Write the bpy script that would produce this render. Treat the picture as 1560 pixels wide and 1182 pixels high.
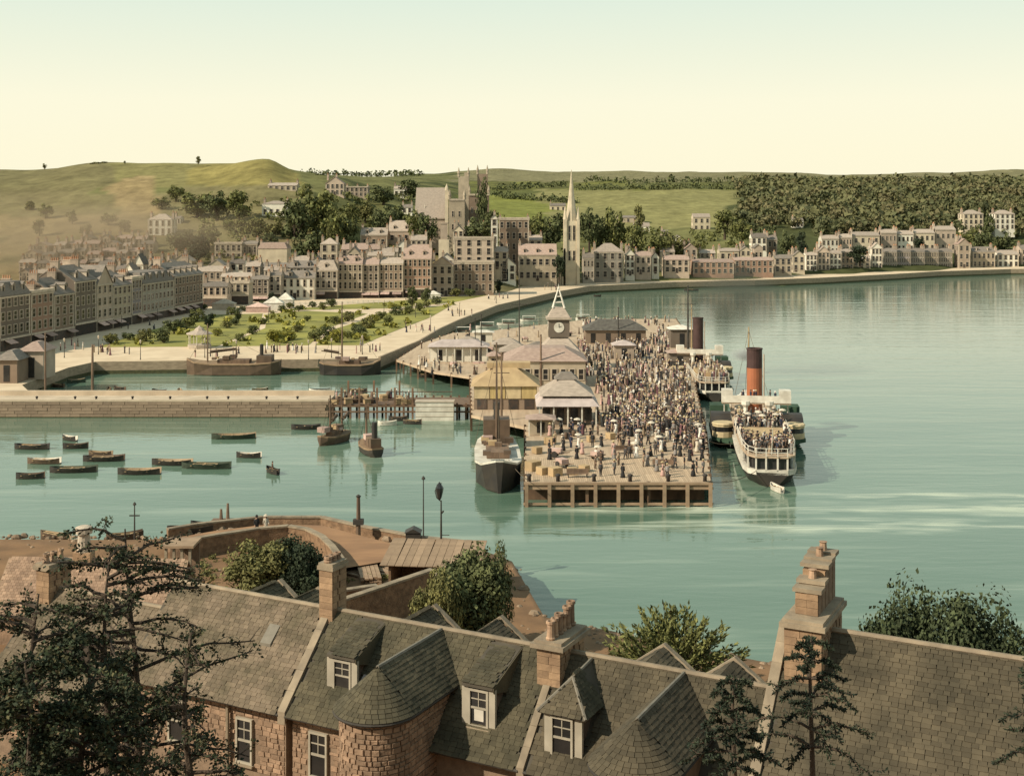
import bpy, bmesh, math, random
from mathutils import Vector, Matrix, noise
for o in list(bpy.data.objects): bpy.data.objects.remove(o)
S = bpy.context.scene
COL = S.collection
# ------------------------------------------------------------------ camera
# survey constants: focal length in pixels of the 1560 px wide photograph, principal column, horizon row, eye height
F, CX, HY, H = 1883.0, 780.0, 320.0, 34.0
cam = bpy.data.cameras.new('camera'); co = bpy.data.objects.new('camera', cam); COL.objects.link(co)
co.location = (0, 0, H); co.rotation_euler = (math.pi/2, 0, 0)
cam.sensor_width = 36; cam.sensor_fit = 'HORIZONTAL'; cam.lens = 36*F/1560
cam.shift_y = -(591-HY)/1560; cam.clip_start = 0.5; cam.clip_end = 20000
S.camera = co
# ------------------------------------------------------------------ sky, sun, exposure
SUN_EL, SUN_AZ = math.radians(35), math.radians(243)        # azimuth clockwise from +Y
W = bpy.data.worlds.new('World'); S.world = W; W.use_nodes = True
nt = W.node_tree; nt.nodes.clear()
wo = nt.nodes.new('ShaderNodeOutputWorld'); bg = nt.nodes.new('ShaderNodeBackground')
sky = nt.nodes.new('ShaderNodeTexSky'); sky.sky_type = 'NISHITA'; sky.sun_disc = False
sky.sun_elevation = SUN_EL; sky.sun_rotation = SUN_AZ; sky.altitude = 40; sky.dust_density = 3.0
tc = nt.nodes.new('ShaderNodeTexCoord'); sp = nt.nodes.new('ShaderNodeSeparateXYZ')
rp = nt.nodes.new('ShaderNodeValToRGB')
nt.links.new(tc.outputs['Generated'], sp.inputs[0]); nt.links.new(sp.outputs['Z'], rp.inputs[0])
e = rp.color_ramp.elements
e[0].position = 0.0; e[0].color = (1.0, .935, .69, 1)
e[1].position = 1.0; e[1].color = (.22, .33, .38, 1)
for p, c in ((.045, (1.0, .945, .70, 1)), (.085, (.98, .945, .72, 1)), (.125, (.87, .90, .715, 1)), (.165, (.765, .86, .72, 1)), (.4, (.50, .63, .60, 1))):
    q = e.new(p); q.color = c
sc_ = nt.nodes.new('ShaderNodeVectorMath'); sc_.operation = 'SCALE'; sc_.inputs['Scale'].default_value = 0.08
mx = nt.nodes.new('ShaderNodeMix'); mx.data_type = 'RGBA'; mx.inputs[0].default_value = .93
nt.links.new(sky.outputs[0], sc_.inputs[0]); nt.links.new(sc_.outputs[0], mx.inputs[6]); nt.links.new(rp.outputs[0], mx.inputs[7])
nt.links.new(mx.outputs[2], bg.inputs[0]); bg.inputs[1].default_value = .96
nt.links.new(bg.outputs[0], wo.inputs[0])
sun = bpy.data.lights.new('sun', 'SUN'); so = bpy.data.objects.new('sun', sun); COL.objects.link(so)
sun.energy = 5.0; sun.angle = math.radians(.6); sun.color = (1, .90, .72)
sv = Vector((math.sin(SUN_AZ)*math.cos(SUN_EL), math.cos(SUN_AZ)*math.cos(SUN_EL), math.sin(SUN_EL)))
so.rotation_euler = (-sv).to_track_quat('-Z', 'Y').to_euler()
S.view_settings.view_transform = 'Standard'; S.view_settings.look = 'None'
S.view_settings.exposure = 0.14; S.view_settings.gamma = 1.0; S.view_settings.use_curve_mapping = False
S.cycles.max_bounces = 5; S.cycles.diffuse_bounces = 2; S.cycles.glossy_bounces = 3; S.cycles.volume_bounces = 0
S.cycles.transparent_max_bounces = 8; S.cycles.use_denoising = True

# ------------------------------------------------------------------ helpers
R = random.Random(7)
def at(px, py, z=0.0):                       # survey pixel -> point on the level z
    d = F*(H-z)/(py-HY); return Vector(((px-CX)/F*d, d, z))
def ad(px, py, d):                           # survey pixel -> point at distance d
    return Vector(((px-CX)/F*d, d, H-(py-HY)/F*d))
def lerp(a, b, t): return a+(b-a)*t
def srgb(r, g, b):
    f = lambda c: (c/255/12.92) if c/255 <= .04045 else ((c/255+.055)/1.055)**2.4
    return (f(r), f(g), f(b))

class MB:
    def __init__(s): s.v, s.f, s.m = [], [], []
    def face(s, pts, mi=0):
        n = len(s.v); s.v += [tuple(p) for p in pts]; s.f.append(tuple(range(n, n+len(pts)))); s.m.append(mi)
    def box(s, x0, x1, y0, y1, z0, z1, mi=0, M=None):
        c = [Vector((x, y, z)) for z in (z0, z1) for x, y in ((x0, y0), (x1, y0), (x1, y1), (x0, y1))]
        if M is not None: c = [M @ p for p in c]
        n = len(s.v); s.v += [tuple(p) for p in c]
        for q in ((3, 2, 1, 0), (4, 5, 6, 7), (0, 1, 5, 4), (1, 2, 6, 5), (2, 3, 7, 6), (3, 0, 4, 7)):
            s.f.append(tuple(n+i for i in q)); s.m.append(mi)
        return s
    def extrude(s, poly, vec, mi=0):            # closed prism from a 3-D polygon
        n = len(s.v); k = len(poly); vec = Vector(vec)
        s.v += [tuple(Vector(p)) for p in poly]+[tuple(Vector(p)+vec) for p in poly]
        s.f.append(tuple(n+i for i in range(k))); s.m.append(mi)
        s.f.append(tuple(n+k+i for i in reversed(range(k)))); s.m.append(mi)
        for i in range(k):
            j = (i+1) % k
            s.f.append((n+i, n+k+i, n+k+j, n+j)); s.m.append(mi)
        return s
    def rings(s, rr, mi=0, caps=True, closed=True):    # loft
        n = len(s.v); k = len(rr[0])
        for r in rr: s.v += [tuple(p) for p in r]
        for a in range(len(rr)-1):
            for i in range(k if closed else k-1):
                j = (i+1) % k
                s.f.append((n+a*k+i, n+a*k+j, n+(a+1)*k+j, n+(a+1)*k+i)); s.m.append(mi if not isinstance(mi, (list, tuple)) else mi[a])
        if caps:
            m0 = mi if not isinstance(mi, (list, tuple)) else mi[0]; m1 = mi if not isinstance(mi, (list, tuple)) else mi[-1]
            s.f.append(tuple(n+i for i in reversed(range(k)))); s.m.append(m0)
            s.f.append(tuple(n+(len(rr)-1)*k+i for i in range(k))); s.m.append(m1)
        return s
    def lathe(s, prof, x=0, y=0, n=8, mi=0, caps=True, sx=1, sy=1, ph=0):
        return s.rings([[(x+r*sx*math.cos(ph+2*math.pi*i/n), y+r*sy*math.sin(ph+2*math.pi*i/n), z) for i in range(n)] for r, z in prof], mi, caps)
    def tube(s, pts, rad, n=6, mi=0):
        pts = [Vector(p) for p in pts]
        if not isinstance(rad, (list, tuple)): rad = [rad]*len(pts)
        rr = []
        for i, p in enumerate(pts):
            d = (pts[min(i+1, len(pts)-1)]-pts[max(i-1, 0)])
            d = d.normalized() if d.length > 1e-9 else Vector((0, 0, 1))
            a = d.orthogonal().normalized() if abs(d.z) > .9 else d.cross(Vector((0, 0, 1))).normalized()
            b = d.cross(a)
            rr.append([p+(a*math.cos(2*math.pi*k/n)+b*math.sin(2*math.pi*k/n))*rad[i] for k in range(n)])
        return s.rings(rr, mi)
    def add(s, o, M=None):
        n = len(s.v)
        s.v += [tuple(M @ Vector(p)) for p in o.v] if M is not None else o.v
        s.f += [tuple(n+i for i in q) for q in o.f]; s.m += o.m
        return s
    def mesh(s, name, mats, smooth=False, fix=True):
        me = bpy.data.meshes.new(name); me.from_pydata(s.v, [], s.f)
        for m in (mats if isinstance(mats, (list, tuple)) else [mats]): me.materials.append(m)
        me.polygons.foreach_set('material_index', s.m)
        if fix and len(s.f) < 60000:
            b = bmesh.new(); b.from_mesh(me); bmesh.ops.recalc_face_normals(b, faces=b.faces); b.to_mesh(me); b.free()
        if smooth: me.polygons.foreach_set('use_smooth', [True]*len(me.polygons))
        me.update(); return me
    def obj(s, name, mats, parent=None, loc=(0, 0, 0), rz=0, smooth=False, fix=True):
        return put(name, s.mesh(name, mats, smooth, fix), parent, loc, rz)
def put(name, me, parent=None, loc=(0, 0, 0), rz=0):
    o = bpy.data.objects.new(name, me); COL.objects.link(o); o.location = loc; o.rotation_euler = (0, 0, rz)
    if parent is not None: o.parent = parent
    return o
def tag(o, label=None, cat=None, group=None, kind=None):
    if label: o['label'] = label
    if cat: o['category'] = cat
    if group: o['group'] = group
    if kind: o['kind'] = kind
    return o
def thing(name, label, cat, loc=(0, 0, 0), rz=0, group=None):
    o = bpy.data.objects.new(name, None); COL.objects.link(o); o.location = loc; o.rotation_euler = (0, 0, rz)
    o.empty_display_size = .3
    return tag(o, label, cat, group)
KIDS = {}
def dup(root, loc, rz=0, label=None, group=None, scale=None):
    r = root.copy(); COL.objects.link(r); r.location = loc; r.rotation_euler = (0, 0, rz)
    if scale: r.scale = scale if isinstance(scale, (tuple, list)) else (scale,)*3
    if label: r['label'] = label
    if group: r['group'] = group
    if root.name not in KIDS: KIDS[root.name] = [(c, list(c.children)) for c in root.children]
    for c, gs in KIDS[root.name]:
        k = c.copy(); COL.objects.link(k); k.parent = r
        for g in gs:
            q = g.copy(); COL.objects.link(q); q.parent = k
    return r

# ------------------------------------------------------------------ materials
def mat(name, col, col2=None, scale=1.0, rough=.85, bump=0.0, rnd=.15, island=False, detail=4, stretch=None, spec=.3, contrast=(.35, .65), coords='Object', metal=0):
    m = bpy.data.materials.new(name); m.use_nodes = True; t = m.node_tree; N, L = t.nodes, t.links
    b = N['Principled BSDF']; b.inputs['Roughness'].default_value = rough; b.inputs['Specular IOR Level'].default_value = spec; b.inputs['Metallic'].default_value = metal
    if coords == 'World': tcn = N.new('ShaderNodeNewGeometry'); src = tcn.outputs['Position']
    else: tcn = N.new('ShaderNodeTexCoord'); src = tcn.outputs[coords]
    if stretch:
        mp = N.new('ShaderNodeMapping'); mp.inputs['Scale'].default_value = stretch; L.new(src, mp.inputs[0]); src = mp.outputs[0]
    nz = N.new('ShaderNodeTexNoise'); nz.inputs['Scale'].default_value = scale; nz.inputs['Detail'].default_value = detail; L.new(src, nz.inputs['Vector'])
    r = N.new('ShaderNodeValToRGB'); L.new(nz.outputs[0], r.inputs[0])
    c2 = col2 or tuple(c*.75 for c in col)
    r.color_ramp.elements[0].position, r.color_ramp.elements[1].position = contrast
    r.color_ramp.elements[0].color = (*c2, 1); r.color_ramp.elements[1].color = (*col, 1)
    out = r.outputs[0]
    if rnd:
        oi = N.new('ShaderNodeObjectInfo'); rv = oi.outputs['Random']
        if island:
            g = N.new('ShaderNodeNewGeometry'); ad_ = N.new('ShaderNodeMath'); ad_.operation = 'ADD'
            L.new(rv, ad_.inputs[0]); L.new(g.outputs['Random Per Island'], ad_.inputs[1])
            fr = N.new('ShaderNodeMath'); fr.operation = 'FRACT'; L.new(ad_.outputs[0], fr.inputs[0]); rv = fr.outputs[0]
        mr = N.new('ShaderNodeMapRange'); mr.inputs['To Min'].default_value = 1-rnd; mr.inputs['To Max'].default_value = 1+rnd; L.new(rv, mr.inputs[0])
        hs = N.new('ShaderNodeHueSaturation'); L.new(mr.outputs[0], hs.inputs['Value']); L.new(out, hs.inputs['Color']); out = hs.outputs[0]
    L.new(out, b.inputs['Base Color'])
    if bump:
        bp = N.new('ShaderNodeBump'); bp.inputs['Strength'].default_value = min(bump, 1); bp.inputs['Distance'].default_value = .05*max(1, bump)
        n2 = N.new('ShaderNodeTexNoise'); n2.inputs['Scale'].default_value = scale*4; n2.inputs['Detail'].default_value = 3; L.new(src, n2.inputs['Vector'])
        L.new(n2.outputs[0], bp.inputs['Height']); L.new(bp.outputs[0], b.inputs['Normal'])
    return m
# ------------------------------------------------------------------ water
def water_mat():
    m = bpy.data.materials.new('sea_water'); m.use_nodes = True; t = m.node_tree; N, L = t.nodes, t.links
    b = N['Principled BSDF']; b.inputs['Roughness'].default_value = .10; b.inputs['IOR'].default_value = 1.36
    tcn = N.new('ShaderNodeTexCoord'); P = tcn.outputs['Object']
    def noise_(scale, st, det=3, dist=0):
        mp = N.new('ShaderNodeMapping'); mp.inputs['Scale'].default_value = st; L.new(P, mp.inputs[0])
        z = N.new('ShaderNodeTexNoise'); z.inputs['Scale'].default_value = scale; z.inputs['Detail'].default_value = det; z.inputs['Distortion'].default_value = dist
        L.new(mp.outputs[0], z.inputs['Vector']); return z.outputs[0]
    def ramp(src, p0, p1, c0, c1):
        r = N.new('ShaderNodeValToRGB'); L.new(src, r.inputs[0]); r.color_ramp.elements[0].position = p0; r.color_ramp.elements[1].position = p1
        r.color_ramp.elements[0].color = (*c0, 1); r.color_ramp.elements[1].color = (*c1, 1); return r.outputs[0]
    body = ramp(noise_(.012, (1, 3.2, 1), 4, .4), .3, .7, (.088, .150, .106), (.132, .198, .142))
    # long foam streaks left by the paddle wash off the pier head
    sx = N.new('ShaderNodeSeparateXYZ'); L.new(P, sx.inputs[0])
    wv = N.new('ShaderNodeMath'); wv.operation = 'MULTIPLY_ADD'; wv.inputs[1].default_value = 13; L.new(noise_(.045, (1, 1.6, 1), 4, .8), wv.inputs[0]); L.new(sx.outputs[1], wv.inputs[2])
    def band(y0, w, x0):
        y0 += 6.5
        a = N.new('ShaderNodeMath'); a.operation = 'SUBTRACT'; L.new(wv.outputs[0], a.inputs[0]); a.inputs[1].default_value = y0
        q = N.new('ShaderNodeMath'); q.operation = 'ABSOLUTE'; L.new(a.outputs[0], q.inputs[0])
        r = N.new('ShaderNodeMapRange'); r.inputs['From Min'].default_value = w; r.inputs['From Max'].default_value = 0; L.new(q.outputs[0], r.inputs[0])
        x = N.new('ShaderNodeMapRange'); x.inputs['From Min'].default_value = x0; x.inputs['From Max'].default_value = x0+14; L.new(sx.outputs[0], x.inputs[0])
        k = N.new('ShaderNodeMath'); k.operation = 'MULTIPLY'; L.new(r.outputs[0], k.inputs[0]); L.new(x.outputs[0], k.inputs[1]); return k.outputs[0]
    def add(a, c, op='ADD'):
        k = N.new('ShaderNodeMath'); k.operation = op; k.use_clamp = True; L.new(a, k.inputs[0]); L.new(c, k.inputs[1]); return k.outputs[0]
    bands = add(add(band(140.5, 3.4, -4), band(133.0, 3.2, 0)), band(146.5, 2.0, 22))
    fm = ramp(noise_(.16, (.45, 2.6, 1), 5, 1.2), .40, .62, (0, 0, 0), (1, 1, 1))
    streak = ramp(noise_(.05, (.45, 5.0, 1), 5, .6), .54, .74, (0, 0, 0), (.36, .36, .36))
    foam = add(add(bands, fm, 'MULTIPLY'), streak)
    fs = N.new('ShaderNodeMath'); fs.operation = 'MULTIPLY'; fs.inputs[1].default_value = .85; L.new(foam, fs.inputs[0])
    mx_ = N.new('ShaderNodeMix'); mx_.data_type = 'RGBA'; L.new(fs.outputs[0], mx_.inputs[0]); L.new(body, mx_.inputs[6]); mx_.inputs[7].default_value = (.56, .60, .47, 1)
    L.new(mx_.outputs[2], b.inputs['Base Color'])
    rr = N.new('ShaderNodeMapRange'); rr.inputs['To Min'].default_value = .05; rr.inputs['To Max'].default_value = .5; L.new(foam, rr.inputs[0]); L.new(rr.outputs[0], b.inputs['Roughness'])
    h = add(add(noise_(.9, (.7, 1.5, 1), 4, .3), noise_(.14, (.6, 2.0, 1), 3, .3)), noise_(.035, (.5, 2.2, 1), 2))
    hs = N.new('ShaderNodeMath'); hs.operation = 'ADD'; L.new(noise_(.55, (.6, 1.6, 1), 4, .3), hs.inputs[0])
    h2 = N.new('ShaderNodeMath'); h2.operation = 'MULTIPLY'; h2.inputs[1].default_value = 2.5; L.new(noise_(.09, (.5, 2.0, 1), 3, .4), h2.inputs[0]); L.new(h2.outputs[0], hs.inputs[1])
    bp = N.new('ShaderNodeBump'); bp.inputs['Strength'].default_value = 1.0; bp.inputs['Distance'].default_value = .030; L.new(hs.outputs[0], bp.inputs['Height']); L.new(bp.outputs[0], b.inputs['Normal'])
    return m
w = MB(); nx = 24
for i in range(nx):
    for j in range(nx):
        X = [-3600+7200*k/nx for k in range(nx+1)]; Y = [-100+3600*k/nx for k in range(nx+1)]
        w.face([(X[i], Y[j], 0), (X[i+1], Y[j], 0), (X[i+1], Y[j+1], 0), (X[i], Y[j+1], 0)])
tag(w.obj('water', water_mat()), 'pale green calm bay water with white wake streaks', kind='structure')

# ------------------------------------------------------------------ hills: heights along bearings of the survey, (distance, height) pairs
TAB = {
 -420: [(230, 2), (400, 2.2), (480, 9), (600, 30), (720, 50), (880, 62), (1100, 55), (2500, 95), (3400, 60)],
 27:  [(230, 1.5), (400, 2.2), (480, 8), (570, 24), (700, 47), (850, 61.5), (1100, 55), (2500, 95), (3400, 60)],
 150: [(230, 1.5), (400, 2.2), (490, 9), (580, 27), (700, 50), (820, 66), (1100, 60), (2500, 98), (3400, 60)],
 300: [(230, 1.5), (410, 2.2), (480, 7), (560, 22), (660, 43), (800, 64.5), (1100, 60), (2500, 100), (3400, 60)],
 405: [(230, 1.5), (430, 2.2), (490, 7), (570, 26), (650, 45), (760, 65.0), (1100, 60), (2500, 100), (3400, 60)],
 450: [(230, 1.5), (440, 2.2), (500, 8), (570, 25), (650, 43), (760, 58), (1000, 60), (2500, 100), (3400, 60)],
 480: [(230, 1.5), (440, 2.2), (500, 8), (570, 23), (650, 41), (760, 56), (1000, 60), (2500, 104), (3400, 60)],
 580: [(230, 1.5), (450, 2.2), (520, 9), (600, 22), (700, 38), (900, 57), (1000, 58), (2500, 100), (3400, 60)],
 640: [(230, 1.5), (455, 2.2), (530, 9), (600, 19), (700, 34), (900, 52), (1100, 55), (2500, 106), (3400, 70)],
 750: [(230, 1.5), (460, 2.2), (540, 8), (640, 18), (800, 28), (1100, 41), (1600, 66), (2500, 116), (3400, 80)],
 860: [(230, 1.5), (515, 2.2), (600, 8), (700, 15), (900, 27), (1200, 46), (1700, 74), (2500, 111), (3400, 80)],
 1000: [(230, 1.5), (540, 2.2), (620, 8), (720, 13), (850, 22), (1100, 44), (1300, 58), (1800, 84), (2500, 111), (3400, 80)],
 1130: [(230, 1.5), (555, 2.2), (640, 9), (760, 18), (900, 29), (1200, 49), (1700, 76), (2500, 110), (3400, 80)],
 1280: [(230, 1.5), (600, 2.2), (650, 7), (720, 13), (800, 22), (1000, 38), (1400, 58), (2500, 106), (3400, 80)],
 1400: [(230, 1.5), (630, 2.2), (690, 8), (750, 15), (850, 27), (1050, 42), (1500, 64), (2500, 108), (3400, 80)],
 1540: [(230, 1.5), (680, 2.2), (730, 7), (800, 14), (900, 26), (1150, 46), (1600, 70), (2500, 115), (3400, 80)],
 1980: [(230, 1.5), (700, 2.2), (760, 8), (840, 16), (950, 28), (1200, 46), (1600, 70), (2500, 118), (3400, 80)],
}
for k_ in TAB:
    t_ = TAB[k_]; TAB[k_] = [(230, -3), (t_[1][0]-6, -3)]+t_[1:]
KEYS = sorted(TAB)
def prof(tab, d):
    if d <= tab[0][0]: return tab[0][1]
    for (a, za), (b, zb) in zip(tab, tab[1:]):
        if d <= b:
            t = (d-a)/(b-a); return za+(zb-za)*t
    return tab[-1][1]
def land_z(px, d, rough=True):
    px = max(KEYS[0], min(KEYS[-1], px))
    for a, b in zip(KEYS, KEYS[1:]):
        if px <= b:
            t = (px-a)/(b-a); t = t*t*(3-2*t); z = lerp(prof(TAB[a], d), prof(TAB[b], d), t); break
    if rough and d > 480:
        x = (px-CX)/F*d; k = min(1, (d-480)/300)
        z += k*(2.2*noise.noise((x/90, d/120, 3.1))+.9*noise.noise((x/28, d/40, 7.7)))*(1 if d < 1500 else 1.6)
    return z
def ground(px, py, dmin=250):
    d = dmin
    while d < 3000:
        if 34-(py-HY)/F*d <= land_z(px, d, False)+.02: return d
        d += 1.5
    return d
GREEN, OLIVE, BRIGHT, BROWN, WOODC, FAR = (.15, .145, .058), (.175, .15, .072), (.225, .205, .085), (.23, .175, .09), (.07, .075, .03), (.19, .17, .09)
def cover(px, d):
    z = land_z(px, d, False); py = HY+(34-z)*F/d
    n = noise.noise(((px-CX)/F*d/70, d/90, 1.3)); n2 = noise.noise(((px-CX)/F*d/22, d/30, 5.3))
    px = px+46*n+18*n2; py += 2.5*n2
    if d < 560 and px < 880: c = BROWN if n2 > 0 else OLIVE
    elif px < 470:
        if py < 285: c = (.205, .18, .075) if (px > 180 and n > -.35) else OLIVE
        else: c = OLIVE if n < .3 else GREEN
        if 185 < px < 255 and 270 < py < 330: c = (.27, .2, .1)
        if px < 230 and py > 330: c = BROWN
        if px > 300 and 246 < py < 283: c = (.235, .195, .07)
    elif px < 700: c = GREEN if n > -.2 else WOODC
    elif px > 1135:
        c = WOODC if py > 272 else FAR
    else:
        if py < 277: c = FAR if n > -.3 else (.19, .17, .09)
        elif py < 290: c = (.10, .098, .036) if n2 > -.1 else (.165, .165, .05)
        elif py < 349: c = BRIGHT if px > 830 else ((.185, .19, .05) if py > 300 else (.10, .105, .035))
        else: c = GREEN
    k = 1+.22*n2
    return tuple(x*k for x in c)
cols = [-420+10*i for i in range(241)]
rows = [230*(1.0153**i) for i in range(178)]; rows[-1] = 3400
g = MB()
for d in rows:
    for px in cols: g.v.append(((px-CX)/F*d, d, land_z(px, d)))
nc = len(cols)
for j in range(len(rows)-1):
    for i in range(nc-1): g.f.append((j*nc+i, j*nc+i+1, (j+1)*nc+i+1, (j+1)*nc+i)); g.m.append(0)
def cover_mat():
    m = mat('hill_fields', (.1, .1, .05), rnd=0); t = m.node_tree; N, L = t.nodes, t.links; b = N['Principled BSDF']
    at_ = N.new('ShaderNodeAttribute'); at_.attribute_name = 'field_cover'
    tcn = N.new('ShaderNodeTexCoord'); mp = N.new('ShaderNodeMapping'); mp.inputs['Scale'].default_value = (1, .6, 1); L.new(tcn.outputs['Object'], mp.inputs[0])
    z = N.new('ShaderNodeTexNoise'); z.inputs['Scale'].default_value = .12; z.inputs['Detail'].default_value = 7; z.inputs['Roughness'].default_value = .7; L.new(mp.outputs[0], z.inputs['Vector'])
    r = N.new('ShaderNodeMapRange'); r.inputs['From Min'].default_value = .3; r.inputs['From Max'].default_value = .7; r.inputs['To Min'].default_value = .62; r.inputs['To Max'].default_value = 1.35; L.new(z.outputs[0], r.inputs[0])
    hs = N.new('ShaderNodeHueSaturation'); L.new(r.outputs[0], hs.inputs['Value']); L.new(at_.outputs['Color'], hs.inputs['Color']); L.new(hs.outputs[0], b.inputs['Base Color'])
    b.inputs['Roughness'].default_value = 1; b.inputs['Specular IOR Level'].default_value = .05
    return m
gm = g.mesh('hills', cover_mat(), smooth=True, fix=False)
ca = gm.color_attributes.new('field_cover', 'FLOAT_COLOR', 'POINT')
buf = []
for d in rows:
    for px in cols: buf += [*cover(px, d), 1]
ca.data.foreach_set('color', buf)
tag(put('hills', gm), 'green and olive farmed hills behind the town', kind='structure')

# ------------------------------------------------------------------ town level: quay, esplanade
M_SAND = mat('esplanade_surface', (.66, .52, .36), (.56, .43, .29), scale=.25, rough=.95, rnd=0, detail=6)
M_STONE = mat('quay_stone', (.36, .275, .19), (.25, .19, .13), scale=.9, rough=.9, rnd=0, bump=.5, detail=6, stretch=(1, 1, 3))
M_WEED = mat('tidal_weed', (.085, .08, .035), (.05, .05, .025), scale=2, rnd=0)
def plate(name, pts, ztop, zbot, mats, label, holes=False):
    b = bmesh.new(); vs = [b.verts.new((p[0], p[1], ztop)) for p in pts]; f = b.faces.new(vs); 
    if f.normal.z < 0: f.normal_flip()
    bmesh.ops.triangulate(b, faces=[f])
    me = bpy.data.meshes.new(name); b.to_mesh(me); b.free()
    n = len(pts); mb = MB(); mb.v = [tuple(v.co) for v in me.vertices]; mb.f = [tuple(p.vertices) for p in me.polygons]; mb.m = [0]*len(mb.f)
    zs = [ztop, .75, zbot]
    for i in range(n):
        p, q = pts[i], pts[(i+1) % n]
        for k in (0, 1): mb.face([(p[0], p[1], zs[k]), (q[0], q[1], zs[k]), (q[0], q[1], zs[k+1]), (p[0], p[1], zs[k+1])], 1+k)
    return tag(mb.obj(name, mats), label, kind='structure')
def w2(px, py, z): p = at(px, py, z); return (p.x, p.y)
ZQ = 2.6
front = [(-700, 211), (-82, 211), (-88, 222), w2(104, 560, ZQ), w2(145, 551, ZQ), w2(580, 546, ZQ), w2(640, 521, ZQ), w2(670, 503, ZQ), w2(700, 489, ZQ), w2(760, 466, ZQ), w2(850, 445.5, ZQ), w2(900, 437, ZQ),
         w2(1030, 431, ZQ), w2(1150, 428, ZQ), w2(1250, 424.5, ZQ), w2(1365, 418.5, ZQ), w2(1430, 414.5, ZQ), w2(1540, 411, ZQ), w2(1800, 409, ZQ), w2(2500, 408, ZQ), (1500, 1100), (-900, 1100)]
# the town plate stops where the hills rise through it
plate('esplanade', front, ZQ, -2, [M_SAND, M_STONE, M_WEED], 'pale sandy esplanade and quay level along the waterfront')
# narrow parapet kerb along the esplanade edge
kb = MB()
for p, q in zip(front[5:18], front[6:19]):
    a, b_ = Vector((*p, 0)), Vector((*q, 0)); dd = (b_-a).normalized(); nn = Vector((-dd.y, dd.x, 0))
    kb.extrude([a+nn*.05+Vector((0, 0, ZQ)), a+nn*.55+Vector((0, 0, ZQ)), b_+nn*.55+Vector((0, 0, ZQ)), b_+nn*.05+Vector((0, 0, ZQ))], (0, 0, .35))
tag(kb.obj('sea_wall_coping', M_STONE), 'low pale stone coping along the curved esplanade edge', 'coping')

# ------------------------------------------------------------------ harbour breakwater (long stone pier)
M_PIERTOP = mat('breakwater_top', (.55, .44, .32), (.44, .35, .25), scale=.4, rnd=0, rough=.95)
M_BLOCK = mat('breakwater_block', (.33, .24, .165), (.23, .165, .115), scale=.8, rnd=.16, island=True, detail=5)
bwL, bwR = -140.0, at(500, 612, ZQ).x
bt = thing('breakwater', 'long low stone harbour pier between the inner basin and the boat moorings', 'harbour pier', (0, 0, 0))
by0, by1 = 202.5, 210.5
c = MB(); c.box(bwL, bwR, by0+.35, by1, -2, ZQ, 0); c.obj('core', [M_PIERTOP], bt)
c = MB(); c.box(bwL, bwR, by0-.05, by0+.7, ZQ+.004, ZQ+.32); c.obj('coping', [M_PIERTOP], bt)
c = MB(); c.box(bwL, bwR, by1-.8, by1-.2, ZQ+.004, ZQ+.75); c.obj('parapet', [M_PIERTOP], bt)
# face of coursed blocks, each with its own edges
blk = []
for k in range(5):
    z0 = .15+k*.49; x = bwL+R.uniform(0, 1.5)
    while x < bwR-.5:
        wd = R.uniform(1.3, 2.3); x1 = min(bwR, x+wd); blk.append((x, x1, z0, z0+.455, R.uniform(0, .07))); x = x1+.04
inview = [q for q in blk if q[1] > -82]
cache = {}
def stone_mesh(w, h):
    key = (round(w, 1), round(h, 2))
    if key not in cache:
        m_ = MB(); m_.box(-key[0]/2, key[0]/2, 0, .4, 0, key[1]); cache[key] = m_.mesh('stone_block', [M_BLOCK])
    return cache[key]
R.shuffle(inview); rest = MB()
for i, (x0, x1, z0, z1, pr) in enumerate(inview):
    if i < 290: put('stone_block', stone_mesh(x1-x0, z1-z0), bt, ((x0+x1)/2, by0-pr, z0))
    else: rest.box(x0, x1, by0-pr, by0+.36, z0, z1)
for q in blk:
    if q[1] <= -82: rest.box(q[0], q[1], by0-q[4], by0+.36, q[2], q[3])
tag(rest.obj('stone_course', [M_BLOCK], bt), kind='stuff')
c = MB(); c.box(bwL, bwR, by0-.12, by0+.3, -2, .13); c.obj('footing', [M_WEED], bt)
M_BOLL = mat('iron_bollard', (.06, .05, .045), rnd=.1)
bl = MB(); bl.lathe([(.18, 0), (.16, .4), (.25, .5), (.22, .62), (.05, .68)], n=8); blm = bl.mesh('bollard', [M_BOLL], True)
for i, px in enumerate((60, 118, 150, 205, 262, 318, 350, 408, 455)):
    o = put('bollard', blm, None, (at(px, 608, ZQ).x, 204.2, ZQ))
    tag(o, 'iron mooring bollard on the long stone pier', 'bollard', 'mooring bollards on the stone pier')

# ------------------------------------------------------------------ near shore: hillside under the camera down to the boat yard
M_EARTH = mat('shore_earth', (.25, .14, .07), (.165, .095, .05), scale=.35, rnd=0, rough=1, bump=.6, detail=8)
def near_z(x, y):
    z = 32-.49*y if y < 52 else (6.5-(y-52)*.2 if y < 62 else (4.5-(y-62)*.11 if y < 76 else 2.95-(y-76)*.02))
    return z+(.25*noise.noise((x/6, y/6, 2)) if y < 75 else .08*noise.noise((x/3, y/3, 2)))
shore = [(-160, 126), w2(-100, 822, 1.5), w2(30, 815, 1.8), w2(180, 816, 1.8), w2(250, 812, 2.0), w2(300, 803, 2.2), w2(400, 793, 2.2), w2(490, 793, 2.2), w2(545, 806, 2.2), w2(640, 824, 2), w2(735, 833, 1.8), w2(790, 866, 1.2), (1.5, 98), (11, 91), (19, 86), (40, 90), (160, 92)]
def shore_y(x):
    for (xa, ya), (xb, yb) in zip(shore, shore[1:]):
        if xa <= x <= xb or xb <= x <= xa:
            if abs(xb-xa) > 1e-6: return ya+(yb-ya)*(x-xa)/(xb-xa)
    return 92
n_ = MB(); xs = [-160+2.5*i for i in range(129)]; ts = [i/60 for i in range(61)]
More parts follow.
